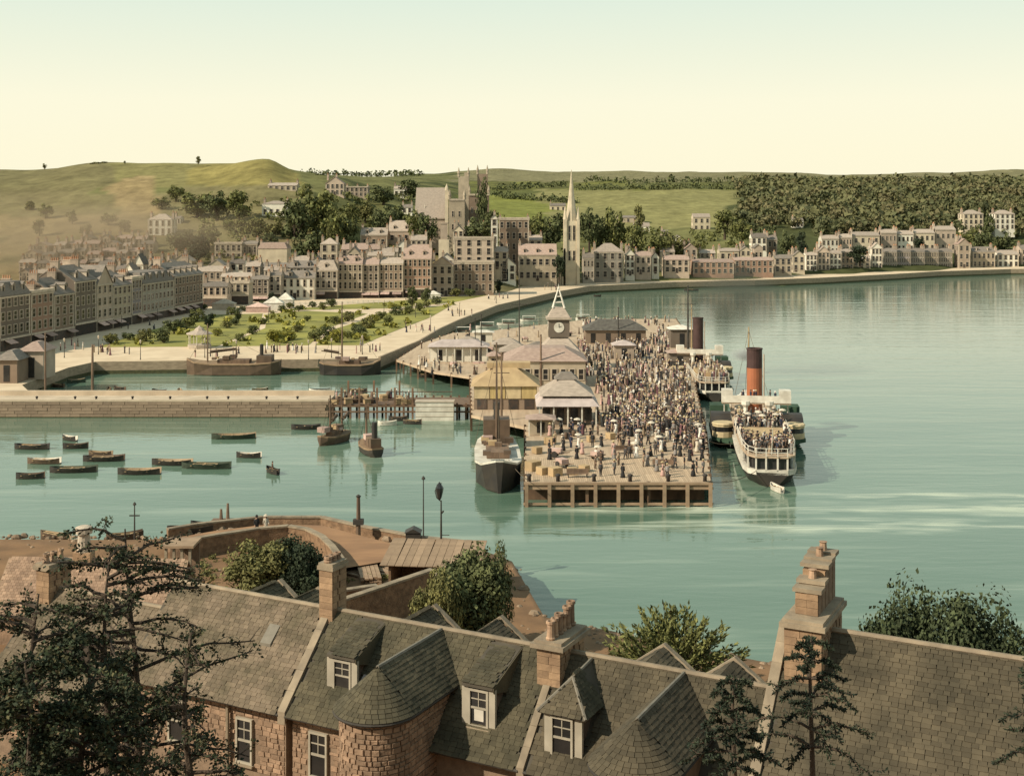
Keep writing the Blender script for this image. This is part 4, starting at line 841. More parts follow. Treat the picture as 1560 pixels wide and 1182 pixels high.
# pier buildings ---------------------------------------------------
def hip(m, x0, x1, y0, y1, z0, z1, q, o=.5, mi=0): m.rings([[(x0-o, y0-o, z0), (x1+o, y0-o, z0), (x1+o, y1+o, z0), (x0-o, y1+o, z0)], [(x0+q, y0+q, z1), (x1-q, y0+q, z1), (x1-q, y1-q, z1), (x0+q, y1-q, z1)]], mi)
# tan and yellow shed on the left
p0, p1 = at(722, 624, PZ), at(818, 624, PZ); yS = p0.y; ppm = F/yS
t = thing('luggage_shed', 'yellow fronted luggage shed with a tan roof on the left of the pier', 'shed', ((p0.x+p1.x)/2, yS, PZ)); wS = p1.x-p0.x
m = MB(); m.box(-wS/2, wS/2, 0, 9, .02, 3.7); m.obj('wall', [WM['brown']], t)
M_YEL = mat('yellow_boards', (.54, .40, .18), (.42, .31, .14), scale=.6, rnd=.06, stretch=(3, 1, .5)); M_CREAM = mat('cream_boards', (.60, .47, .28), rnd=.06)
for i in range(4):
    m = MB(); m.box(-wS/2+wS*i/4+.06, -wS/2+wS*(i+1)/4-.06, -.14, -.02, 1.75, 3.65); m.obj('front_panel', [M_CREAM if i % 2 == 0 else M_YEL], t)
for i in range(4):
    m = MB(); m.box(-wS/2+wS*i/4+.5, -wS/2+wS*(i+1)/4-.5, -.1, -.02, .1, 1.6); m.obj('doorway', [M_SHOP], t)
m = MB(); hip(m, -wS/2, wS/2, 0, 9, 3.72, 6.2, 3.2, .5); m.obj('roof', [M_TAN], t)
m = MB(); m.box(-wS/2+2, wS/2-1.0, 3.2, 5.8, 6.1, 7.0); m.obj('ridge_lantern', [M_TAN], t)
# grey hipped ticket pavilion
p0, p1 = at(822, 650, PZ), at(908, 650, PZ); yS = p0.y; wS = p1.x-p0.x; xc = (p0.x+p1.x)/2
t = thing('ticket_pavilion', 'ticket pavilion with a grey hipped roof above a lilac veranda', 'pavilion', (xc, yS, PZ))
m = MB(); m.box(-wS/2+.6, wS/2-.6, 1.6, 9.5, .02, 4.2); m.obj('wall', [WM['dark']], t)
M_LILAC = mat('lilac_canopy', (.50, .41, .37), (.38, .31, .28), scale=.7, rnd=.05)
m = MB(); m.rings([[(-wS/2-.5, -.6, 3.0), (wS/2+.5, -.6, 3.0), (wS/2+.5, 10.4, 3.0), (-wS/2-.5, 10.4, 3.0)], [(-wS/2+.4, 1.2, 3.9), (wS/2-.4, 1.2, 3.9), (wS/2-.4, 9.6, 3.9), (-wS/2+.4, 9.6, 3.9)]]); m.obj('veranda_roof', [M_LILAC], t)
m = MB(); hip(m, -wS/2+.6, wS/2-.6, 1.6, 9.5, 4.25, 6.4, 2.7, .5); m.obj('roof', [RM['pale']], t)
m = MB(); hip(m, -1.6, 1.6, 4.2, 7.2, 6.3, 7.2, .8, .2); m.obj('roof_lantern', [RM['slate']], t)
cm = MB(); cm.box(-.1, .1, -.1, .1, 0, 3.0); cm = cm.mesh('post', [M_WHITE])
for i in range(5): put('post', cm, t, (-wS/2+wS*i/4, -.2, .01))
for i in range(4): m = MB(); m.box(-wS/2+wS*(i+.5)/4-.55, -wS/2+wS*(i+.5)/4+.55, 1.52, 1.58, .6, 2.4); m.obj('window', [M_GLASS], t)
# middle hall between shed and clock tower
p0, p1 = at(770, 590, PZ), at(892, 590, PZ); yS = p0.y; wS = p1.x-p0.x; xc = (p0.x+p1.x)/2
t = thing('waiting_hall', 'tan waiting hall with ribbed walls behind the luggage shed', 'hall', (xc, yS, PZ))
m = MB(); m.box(-wS/2, wS/2, 0, 12, .02, 4.6); m.obj('wall', [WM['tan']], t); m = MB(); hip(m, -wS/2, wS/2, 0, 12, 4.62, 6.6, 3.4, .4); m.obj('roof', [RM['pink']], t)
for i in range(9): put('window', window_mesh(.8, 1.8), t, (-wS/2+wS*(i+.5)/9, -.04, 1.4))
# clock tower pavilion
p = at(852, 566, PZ); yS = p.y; k = yS/F
t = thing('clock_tower', 'dark pier clock tower with white dial and open lattice spire', 'clock tower', (p.x, yS, PZ))
zz = lambda py: H-(py-HY)*k-PZ
m = MB(); m.box(-3.4, 3.4, 0, 7, .02, zz(538)); m.obj('base', [WM['tan']], t)
m = MB(); hip(m, -3.4, 3.4, 0, 7, zz(537.5), zz(514), 2.0, .9); m.obj('skirt_roof', [RM['pale']], t)
m = MB(); m.box(-2.05, 2.05, 1.4, 5.5, zz(515), zz(488)); m.obj('shaft', [WM['dark']], t)
dm = MB(); dm.lathe([(1.02, -.06), (1.02, .06)], n=20); dm.v = [(x, -z, y) for x, y, z in dm.v]; dialm = dm.mesh('clock_dial', [M_WHITE])
hm = MB(); hm.box(-.05, .05, -.1, -.065, 0, .75); hm.box(-.04, .04, -.1, -.065, 0, .55, M=Matrix.Rotation(1.1, 4, 'Y')); hm = hm.mesh('hands', [M_IRON])
for rz_, ox, oy in ((0, 0, 1.37), (math.pi/2, 2.08, 3.45), (-math.pi/2, -2.08, 3.45)):
    o = put('clock_dial', dialm, t, (ox, oy, zz(500)), rz_); put('hands', hm, o)
m = MB(); m.box(-2.5, 2.5, .95, 5.95, zz(488)+.003, zz(485)); m.obj('cornice', [M_TRIM], t)
m = MB(); hip(m, -2.0, 2.0, 1.45, 5.45, zz(484.8), zz(470), .95, .2); m.obj('cupola', [RM['pale']], t)
m = MB()
for sx, sy in ((-1, -1), (1, -1), (1, 1), (-1, 1)): m.tube([(sx*1.15, 3.45+sy*1.15, zz(471)), (sx*.12, 3.45+sy*.12, zz(443))], [.2, .12], 5)
for q in (.3, .62): 
    s_ = lerp(1.15, .12, q); z_ = lerp(zz(471), zz(443), q)
    for a, b_ in (((-s_, -s_), (s_, -s_)), ((s_, -s_), (s_, s_)), ((s_, s_), (-s_, s_)), ((-s_, s_), (-s_, -s_))): m.tube([(a[0], 3.45+a[1], z_), (b_[0], 3.45+b_[1], z_)], .08, 4)
m.obj('lattice_spire', [M_WHITE], t); m = MB(); m.lathe([(.05, zz(443)), (.28, zz(442)), (.1, zz(439)), (.02, zz(434))], 0, 3.45, 6); m.obj('finial', [M_WHITE], t)
# quay shed with lilac canopy, huts of the far pier end, small sheds
def shed(name, label, cat, px0, px1, pyb, h, dep, rk, wk, rh=1.6, z=PZ, posts=0):
    p0, p1 = at(px0, pyb, z), at(px1, pyb, z); w_ = p1.x-p0.x; t = thing(name, label, cat, ((p0.x+p1.x)/2, p0.y, z))
    m = MB(); m.box(-w_/2, w_/2, .8 if posts else 0, dep, .02, h); m.obj('wall', [WM[wk] if wk in WM else wk], t)
    m = MB(); hip(m, -w_/2, w_/2, 0, dep, h+.02, h+rh, min(dep, w_)*.4, .5); m.obj('roof', [RM[rk] if rk in RM else rk], t)
    for i in range(posts): m = MB(); x = -w_/2+w_*i/(posts-1); m.box(x-.08, x+.08, -.2, -.04, .01, h); m.obj('post', [M_WHITE], t)
    n = max(1, int(w_/3))
    for i in range(n): m = MB(); x = -w_/2+w_*(i+.5)/n; m.box(x-.55, x+.55, (.74 if posts else -.06), (.79 if posts else -.01), .3, h*.78); m.obj('window', [M_GLASS], t)
    return t
shed('canopy_shed', 'long quay shed under a white and lilac canopy', 'shed', 655, 742, 552, 3.2, 6, M_LILAC, 'white', 1.2, PZ, 8)
shed('tan_shed', 'tan boarded shed between the canopy shed and the clock tower', 'shed', 764, 808, 562, 3.4, 6, 'pale', 'brown', 1.4)
shed('far_shed', 'long low dark roofed shed at the far end of the pier', 'shed', 892, 984, 524, 3.2, 8, 'dark', 'brown', 2.2)
shed('signal_cabin', 'white roofed signal cabin at the far right of the pier', 'cabin', 1022, 1056, 530, 4.2, 5, M_WHITE, 'dark', .8)
shed('tan_store', 'small tan store with pale hipped roof behind the tan boarded shed', 'store', 752, 790, 545, 2.8, 4, 'pale', 'tan', 1.2)
shed('dark_store', 'low dark store just left of the clock tower', 'store', 806, 832, 548, 2.6, 4, 'slate', 'dark', 1.0)
shed('white_booth', 'white flat booth behind the white canopied boats on the quay', 'booth', 722, 750, 522, 2.4, 3, M_WHITE, 'white', .5)
shed('striped_booth', 'small pink roofed booth beside the lilac canopy end', 'booth', 744, 762, 560, 2.3, 3, 'pink', 'cream', .8)
shed('luggage_hut', 'brown luggage hut between the luggage shed and waiting hall', 'hut', 752, 772, 580, 2.6, 3, 'slate', 'brown', .8)
shed('crowd_kiosk', 'pale kiosk rising from the crowd before the far dark shed', 'kiosk', 936, 966, 548, 3.0, 4, M_LILAC, 'pink', .9)
shed('crowd_shelter', 'dark shelter among the crowd below the signal cabin', 'shelter', 1020, 1052, 560, 2.9, 4, 'pink', 'dark', .6)
shed('small_kiosk', 'small pale kiosk at the far left of the pier head', 'kiosk', 700, 726, 538, 2.6, 4, 'pale', 'white', .9)
shed('pink_office', 'little pink roofed harbour office on the west quay', 'office', 30, 66, 578, 5.2, 6, 'pink', 'pink', 1.6, ZQ)
shed('boat_store', 'brown boat store against the left edge of the west quay', 'store', -6, 26, 584, 4.2, 6, 'slate', 'brown', 1.6, ZQ)
shed('end_shelter', 'low flat shelter with pale front beside the pavilion end', 'shelter', 806, 842, 664, 2.3, 3.2, 'pink', 'tan', .5, PZ, 3)
# flag poles and derricks
def pole(label, px, ytop, ybase, r_=.16, z=PZ, yard=None, name='pole', cat='pole', m_=None):
    p = at(px, ybase, z); h = H-(ytop-HY)/F*p.y-z; t = thing(name, label, cat, tuple(p)); m = MB(); m.tube([(0, 0, 0), (0, 0, h)], [r_, r_*.6], 7); m.obj('shaft', [m_ or M_IRON], t)
    if yard: m = MB(); m.tube([(-yard, 0, h*.72), (yard, 0, h*.72)], .07, 5); m.obj('yard', [m_ or M_IRON], t)
    m = MB(); m.lathe([(.05, h), (.2, h+.1), (.05, h+.35)], n=6); m.obj('finial', [m_ or M_IRON], t); return t
pole('tall signal mast with white cross tree at the far end of the pier', 1048, 437, 532, .26, yard=1.8); pole('short flag pole on the far pier shed', 942, 470, 524, .16); pole('thin mast with a crossbar left of the clock tower', 791, 428, 556, .14, yard=1.6); pole('slim pole on the canopy shed quay', 733, 480, 552, .14); pole('slim pole beside the lilac canopy', 724, 486, 540, .12); pole('dark timber post before the clock tower', 824, 512, 590, .24, m_=M_WOOD)
pole('brown flag pole beside the luggage shed', 764, 540, 640, .2, m_=M_WOOD, yard=1.2); pole('dark mooring post at the inner basin quay', 141, 527, 600, .3, 0, m_=M_WOOD); pole('thin flag pole on the west quay', 69, 510, 600, .2, ZQ, m_=M_WOOD)

# ------------------------------------------------------------------ timber jetty and clutter between breakwater and pier
t = thing('timber_jetty', 'dark timber jetty joining the stone pier to the steamer pier', 'jetty', (0, 0, 0)); xa, xb = bwR+.1, deck[16][0]
m = MB(); m.box(xa, xb, 202, 210, 1.9, 2.2); m.obj('deck', [M_WOOD], t)
jp = MB(); jp.box(-.16, .16, -.16, .16, -3, 2.5); jpm = jp.mesh('post', [M_PILE]); tall = MB(); tall.box(-.15, .15, -.15, .15, -3, 5); tallm = tall.mesh('post', [M_PILE])
for i in range(22):
    x = lerp(xa, xb, (i+.5)/22)
    put('post', tallm if i < 10 and i % 2 else jpm, t, (x, 201.8, 0)); put('post', tallm if i < 10 and i % 3 == 1 else jpm, t, (x, 210.2, 0))
for z in (1.1, 2.0): m = MB(); m.box(xa, xb, 201.55, 201.68, z-.14, z+.14); m.obj('waling', [M_PILE], t)
for y in (201.8, 210.2): m = MB(); m.tube([(xa, y, 3.1), (xb-12, y, 3.1)], .07, 4); m.obj('handrail', [M_WOOD], t)
p0, p1 = at(633, 641, 0), at(691, 641, 0)
t = thing('landing_stage', 'white painted box shaped landing stage against the dark jetty', 'landing stage', ((p0.x+p1.x)/2, p0.y, 0)); w_ = p1.x-p0.x
m = MB(); m.box(-w_/2, w_/2, 0, 2.2, -.5, 2.95); m.obj('body', [M_WHITE], t); m = MB(); m.box(-w_/2-.1, w_/2+.1, -.1, 2.3, 2.954, 3.12); m.obj('deck', [M_TRIM], t)
for z in (.7, 1.5, 2.3): m = MB(); m.box(-w_/2-.02, w_/2+.02, -.05, -.003, z-.04, z+.04); m.obj('rubbing_strake', [M_TRIM], t)
cr = MB(); cr.box(-.5, .5, -.4, .4, 0, .7); 
for s_ in (-.35, 0, .35): cr.box(s_-.1, s_+.1, -.43, -.405, 0, .7)
crm = cr.mesh('crate', [M_TAN]); ba = MB(); ba.lathe([(.26, 0), (.34, .25), (.36, .45), (.34, .65), (.26, .9)], n=9); bam = ba.mesh('barrel', [M_WOOD], True)
def lay(me, name, label, cat, pos, group, rz=None, s=1):
    o = put(name, me, None, pos, R.uniform(0, 3) if rz is None else rz); o.scale = (s, s, s); return tag(o, label, cat, group)
for i in range(26):
    px = R.uniform(508, 632); y = R.uniform(202.6, 209); x = (px-CX)/F*y; b_ = R.random() < .5
    lay(bam if b_ else crm, 'barrel' if b_ else 'crate', ('dark herring barrel' if b_ else 'tan fish crate')+(' at the stone pier end of the jetty' if px < 550 else ' in the middle of the timber jetty' if px < 600 else ' on the jetty beside the white landing stage'), 'barrel' if b_ else 'crate', (x, y, 2.205), 'cargo on the timber jetty', s=R.uniform(1, 1.4))
spec = [(812, 716, crm, 1.58, 'big pale crate at the left corner of the pier head'), (826, 722, crm, 1.22, 'tan crate second from the left corner of the pier head'), (846, 724, crm, 1.37, 'tan crate beside the barrows on the pier head'), (872, 722, crm, 1.15, 'low tan crate near the front kerb of the pier'), (890, 718, crm, 1.08, 'crate under the red cloth on the pier head'), (818, 690, crm, 1.15, 'crate before the low flat shelter'), (838, 676, crm, 1.30, 'crate beside the shelter posts'), (862, 668, bam, 0.94, 'barrel right of the shelter'), (874, 664, bam, 0.86, 'second barrel behind the shelter'), (900, 672, crm, 1.08, 'crate in front of the ticket pavilion'), (930, 668, crm, 1.15, 'pale crate at the edge of the crowd')]
for px, py, me, s, lab in spec: lay(me, 'crate' if me is crm else 'barrel', lab, 'crate' if me is crm else 'barrel', tuple(at(px, py, PZ+.07)), 'goods on the pier head', s=s)
def bench(px, py, label, rz=0):
    t = thing('bench', label, 'bench', tuple(at(px, py, PZ+.07)), rz)
    m = MB(); m.box(-1.3, 1.3, -.25, .25, .42, .5); m.obj('seat', [M_WOOD], t); m = MB(); m.box(-1.3, 1.3, .22, .3, .5, .95); m.obj('backrest', [M_WOOD], t)
    for sx in (-1.1, 1.1): m = MB(); m.box(sx-.06, sx+.06, -.22, .24, 0, .42); m.obj('leg', [M_IRON], t)
bench(880, 727, 'wooden bench facing the water on the pier head'); bench(950, 690, 'wooden bench in the middle of the pier head', .2); bench(1010, 712, 'wooden bench near the right side of the pier head', -.2)
def barrow(px, py, label, rz):
    t = thing('luggage_barrow', label, 'barrow', tuple(at(px, py, PZ+.07)), rz)
    m = MB(); m.box(-.6, .6, -1.1, 1.0, .5, .6); m.obj('bed', [M_WOOD], t)
    wm = MB(); wm.lathe([(.42, -.05), (.42, .05)], n=12); wm.v = [(z, y, x+.42) for x, y, z in wm.v]; wm = wm.mesh('wheel', [M_IRON])
    for sx in (-.66, .66): put('wheel', wm, t, (sx, 0, 0))
    m = MB(); 
    for sx in (-.5, .5): m.tube([(sx, -1.1, .55), (sx, -2.0, .8)], .04, 5)
    m.obj('handle', [M_WOOD], t); m = MB(); m.box(-.5, .5, -.8, .7, .604, 1.1); m.obj('load', [M_AWN], t)
barrow(856, 712, 'two wheeled luggage barrow with a red load near the pier corner', .5); barrow(910, 700, 'two wheeled luggage barrow among the people of the pier head', -.7); barrow(846, 696, 'luggage barrow beside the crates before the shelter', 1.3)
for i, px in enumerate((806, 850, 905, 960, 1018, 1074)):
    o = put('pier_bollard', blm, None, tuple(at(px, 733, PZ+.07))); o.scale = (1.3,)*3; tag(o, ['bollard at the left corner of the pier head kerb', 'bollard by the crates on the pier head kerb', 'bollard left of the middle of the pier kerb', 'bollard right of the middle of the pier kerb', 'bollard towards the right of the pier kerb', 'bollard at the right corner by the steamer'][i], 'bollard')

# ------------------------------------------------------------------ ships
M_HULL = mat('black_hull', (.035, .03, .027), (.055, .045, .035), scale=.5, rough=.5, rnd=.1); M_HBROWN = mat('brown_hull', (.13, .085, .055), (.09, .06, .04), scale=.8, rough=.6, rnd=.2); M_FUN = mat('red_funnel', (.40, .14, .065), (.31, .11, .055), scale=.5, rough=.5, rnd=0); M_FTOP = mat('funnel_black', (.075, .04, .035), rnd=0, rough=.6); M_GREEN = mat('green_paint', (.045, .085, .05), rnd=.1); M_ROPE = mat('rigging', (.12, .09, .06), rnd=0)
def hull_rings(secs):
    # secs: (y, half beam at deck, half beam at waterline, deck height)
    return [[(-b, y, z), (-(b*.97), y, z-.35), (-w_, y, .15), (-w_*.6, y, -.7), (w_*.6, y, -.7), (w_, y, .15), (b*.97, y, z-.35), (b, y, z)] for y, b, w_, z in secs]
def steamer(label, loc, rz, s, funm, ftop, L_=62, sec=True):
    t = thing('paddle_steamer', label, 'steamer', loc, rz); t.scale = (s, s, s)
    secs = [(0, 1.9, .7, 1.75), (1.2, 2.8, 1.6, 1.7), (4, 3.3, 2.7, 1.65), (14, 3.6, 3.4, 1.6), (30, 3.7, 3.6, 1.6), (46, 3.0, 2.7, 1.8), (56, 1.6, 1.1, 2.3), (61, .3, .1, 2.8)]
    m = MB(); m.rings(hull_rings(secs), 0)
    m.obj('hull', [M_HULL], t)
    m = MB(); rr = [[(-b-.05, y, z-.28), (-b-.05, y, z+.32), (b+.05, y, z+.32), (b+.05, y, z-.28)] for y, b, w_, z in secs]; m.rings(rr, 0); m.obj('bulwark', [M_WHITE], t)
    m = MB(); m.rings([[(-b*.93, y, 1.98), (-b*.93, y, 3.5), (b*.93, y, 3.5), (b*.93, y, 1.98)] for y, b, w_, z in [(.5, 1.9, 0, 0), (2, 2.75, 0, 0), (6, 3.2, 0, 0), (22, 3.5, 0, 0)]]); m.obj('aft_saloon', [M_GLASS], t)
    m = MB(); m.rings([[(-b, y, 3.5), (-b, y, 3.68), (b, y, 3.68), (b, y, 3.5)] for y, b, w_, z in [(.1, 2.0, 0, 0), (1.6, 2.95, 0, 0), (6, 3.45, 0, 0), (22, 3.7, 0, 0), (44, 3.4, 0, 0)]]); m.obj('promenade_deck', [M_DECK], t)
    m = MB(); m.box(-3.2, 3.2, 36, 44, 1.9, 3.49); m.obj('fore_saloon', [M_WHITE], t)
    pm = MB(); pm.box(-.1, .1, -.1, .1, 1.9, 3.5); pm = pm.mesh('saloon_post', [M_WHITE]); rm = MB(); rm.box(-.05, .05, -.05, .05, 3.68, 4.7); rm = rm.mesh('rail_post', [M_WHITE])
    edge = [(-3.5, 22), (-3.4, 14), (-3.3, 6), (-2.8, 1.7), (-1.9, .15), (-.7, -.02), (.7, -.02), (1.9, .15), (2.8, 1.7), (3.3, 6), (3.4, 14), (3.5, 22)]
    for i, (a, b_) in enumerate(zip(edge, edge[1:])):
        n = max(1, int(math.dist(a, b_)/1.5))
        for k in range(n):
            q = (lerp(a[0], b_[0], k/n), lerp(a[1], b_[1], k/n)); put('rail_post', rm, t, (q[0], q[1], 0))
            if k % 2 == 0: put('saloon_post', pm, t, (q[0], q[1]+.12, 0))
    for z in (4.2, 4.7): m = MB(); m.tube([(x, y, z) for x, y in edge], .045, 4); m.obj('handrail', [M_WHITE], t)
    for sx in (-1, 1):
        pb_ = MB(); pb_.rings([[(sx*3.7, 31+4.0*math.cos(a), 1.2+3.0*math.sin(a)) for a in [math.pi*i/12 for i in range(13)]], [(sx*6.6, 31+4.0*math.cos(a), 1.2+3.0*math.sin(a)) for a in [math.pi*i/12 for i in range(13)]]]); pb_.obj('paddle_box', [M_HULL], t)
        m = MB(); m.rings([[(sx*3.7, y0_, 1.0), (sx*3.7, y0_, 1.5), (sx*w_, y0_, 1.5), (sx*w_, y0_, 1.0)] for y0_, w_ in ((22, 3.9), (25, 6.6), (37, 6.7), (41, 3.9))]); m.obj('sponson', [M_GREEN], t)
        m = MB(); m.lathe([(1.5, 1.52), (1.5, 2.3), (1.46, 2.31), (1.46, 3.0), (1.5, 3.01), (1.5, 3.3), (1.62, 3.35), (1.5, 3.55)], sx*5.0, 25.6, 12, [0, 0, 1, 0, 0, 0, 0]); m.obj('sponson_house', [M_CREAM, M_GLASS], t)
        m = MB(); m.box(sx*5.3-1.3, sx*5.3+1.3, 34, 37, 1.52, 4.6); m.obj('deck_house', [M_GREEN], t)
        m = MB(); m.lathe([(.05, -2.3), (.5, -1.7), (.75, -.4), (.75, .4), (.5, 1.7), (.05, 2.3)], n=8); m.v = [(x*.9, z, y*.75) for x, y, z in m.v]; m.obj('lifeboat', [M_WHITE], t, (sx*3.3, 38, 4.9))
        for yy in (36.6, 39.4): d_ = MB(); d_.tube([(sx*3.3, yy, 3.6), (sx*3.5, yy, 5.6), (sx*3.3, yy, 5.9)], .07, 5); d_.obj('davit', [M_WHITE], t)
    m = MB(); m.box(-5.0, 5.0, 30, 32.2, 5.5, 5.7); m.obj('bridge_deck', [M_DECK], t)
    m = MB(); m.box(-5.0, 5.0, 29.9, 29.98, 5.705, 6.75); m.obj('bridge_dodger', [M_WHITE], t)
    for sx in (-1, 1): m = MB(); m.box(sx*4.2-.8, sx*4.2+.8, 30.1, 32.1, 5.71, 7.5); m.obj('bridge_wing', [M_WHITE], t)
    for sx in (-4.6, -2, 2, 4.6): m = MB(); m.tube([(sx, 31, 3.7), (sx, 31, 5.5)], .09, 5); m.obj('bridge_post', [M_WHITE], t)
    m = MB(); m.lathe([(1.16, 3.7), (1.14, 10.3)], 0, 34.5, 18); m.obj('funnel', [funm], t, smooth=False)
    m = MB(); m.lathe([(1.15, 10.304), (1.14, 13.0), (1.22, 13.05), (1.22, 13.25), (1.0, 13.25), (1.0, 12.6)], 0, 34.5, 18); m.obj('funnel_top', [ftop], t)
    m = MB(); m.tube([(1.35, 33.9, 3.7), (1.35, 33.9, 12.4)], .12, 6); m.obj('steam_pipe', [M_TRIM], t)
    m = MB(); m.lathe([(.35, 3.7), (.3, 5.2), (.62, 5.6), (.62, 6.1)], -1.6, 29, 8); m.obj('ventilator', [M_WHITE], t); m = MB(); m.lathe([(.35, 3.7), (.3, 5.2), (.62, 5.6), (.62, 6.1)], 1.8, 29, 8); m.obj('ventilator', [M_WHITE], t)
    m = MB(); m.tube([(0, 50, 2), (0, 49.4, 15)], [.22, .1], 7); m.obj('mast', [M_TAN], t); m = MB(); m.tube([(0, .4, 3.7), (0, -1.2, 7.4)], [.07, .05], 5); m.obj('flag_staff', [M_WHITE], t)
    m = MB()
    for a in ((-3, 40, 3.6), (3, 40, 3.6), (0, 60, 3)): m.tube([(0, 49.5, 14.4), a], .035, 3)
    m.obj('stay', [M_ROPE], t)
    m = MB(); m.box(-2.6, 2.6, 9, 17, 3.69, 4.4); m.obj('skylight_seat', [M_TAN], t)
    return t
for q_ in [(676, 540, 'handcart standing before the canopy shed', .4), (700, 546, 'loaded handcart at the right of the canopy shed', 1.9), (748, 536, 'handcart behind the striped booth', 1.0), (800, 520, 'handcart below the white canopied boats', .2), (866, 512, 'handcart right of the clock tower', 2.2), (690, 560, 'handcart near the edge of the curved quay', 2.9), (880, 545, 'handcart beside the skirt roof of the clock tower', .9)]: barrow(*q_)
ST1 = tuple(at(1176, 742, 0)); RZ1 = math.radians(-7.6)
steamer('crowded paddle steamer with a red funnel moored stern on to the camera', ST1, RZ1, 1.0, M_FUN, M_FTOP)
steamer('second paddle steamer with black funnel and white stern rails behind the red funnel', tuple(at(1090, 612, 0)), math.radians(-3.0), .92, M_FTOP, M_FTOP)
def rope(label, a, b_, sag):
    a, b_ = Vector(a), Vector(b_); m = MB(); m.tube([a.lerp(b_, i/8)-Vector((0, 0, sag*4*(i/8)*(1-i/8))) for i in range(9)], .045, 4); tag(m.obj('mooring_rope', [M_ROPE]), label, 'rope')
rope('stern mooring rope from the pier corner to the red funnel steamer', at(1074, 733, PZ+.9), Vector(ST1)+Vector((-1.4, 1, 2.0)), .7); rope('breast rope from the pier side to the red funnel steamer', at(1072, 668, PZ+.4), Vector(ST1)+Vector((-1.6, 18, 2.0)), .4); rope('mooring rope from the pier corner to the puffer', at(806, 733, PZ+.9), at(775, 700, 2.9), .3)
def row_hull(L_, B_, h, mo, mi, th=3, name='hull'):
    m = MB(); n = 9; out = []
    for i in range(n):
        u = i/(n-1); y = (u-.5)*L_; w_ = B_/2*(math.sin(math.pi*min(1, (u*.9+.08)))**.6 if u < .96 else .06); w_ = max(w_, .05 if u > .9 else B_*.28); z = h*(1+.35*(2*u-1)**2)
        out.append((y, w_, z))
    ring = [[(-w_, y, z), (-w_*.75, y, .05), (-.05, y, -.15), (.05, y, -.15), (w_*.75, y, .05), (w_, y, z), (w_-.06, y, z), (w_*.7, y, .14), (-w_*.7, y, .14), (-w_+.06, y, z)] for y, w_, z in out]
    m.rings(ring, 0, True)
    for k in range(len(m.f)):
        idx = [j % 10 for j in m.f[k]]
        if len(idx) == 4 and min(idx) >= 5 and max(idx) <= 9: m.m[k] = 1
    return m.mesh(name, [mo, mi])
def thwarts(L_, B_, h):
    m = MB(); m.box(-B_*.42, B_*.42, -.12, .12, h*.7, h*.78); return m.mesh('thwart', [M_TAN])
BOATM = {}
def boat(label, px, py, Lpx, mo, mi, rz=90, kind='rowing_boat', cat='boat', group='small boats moored in the harbour', Lm=None, z=0):
    p = at(px, py, z); L_ = Lm or max(3.2, Lpx/F*p.y*1.0); B_ = min(2.0, L_*.34); h = .62
    t = thing(kind, label, cat, tuple(p), math.radians(rz), group)
    key = (round(L_*2)/2, mo.name, mi.name)
    if key not in BOATM: BOATM[key] = (row_hull(key[0], min(2.0, key[0]*.34), .62, mo, mi), thwarts(key[0], min(2, key[0]*.34), .62))
    put('hull', BOATM[key][0], t)
    for y in (-.2, .05, .28): put('thwart', BOATM[key][1], t, (0, y*L_, 0))
    if R.random() < .55:
        for sx in (-.25, .2): o_ = MB(); a_ = R.uniform(-.25, .25); o_.tube([(sx*B_-.2, -1.3, .58), (sx*B_+a_, 1.4, .66)], .035, 4); o_.obj('oar', [M_TAN], t)
    return t
M_INW = mat('boat_inside', (.34, .25, .16), rnd=.2); M_INL = mat('pale_boat_inside', (.66, .6, .5), rnd=.1); M_HGR = mat('green_hull', (.06, .075, .05), rnd=.2); M_OCH = mat('ochre_hull', (.3, .2, .12), rnd=.15)
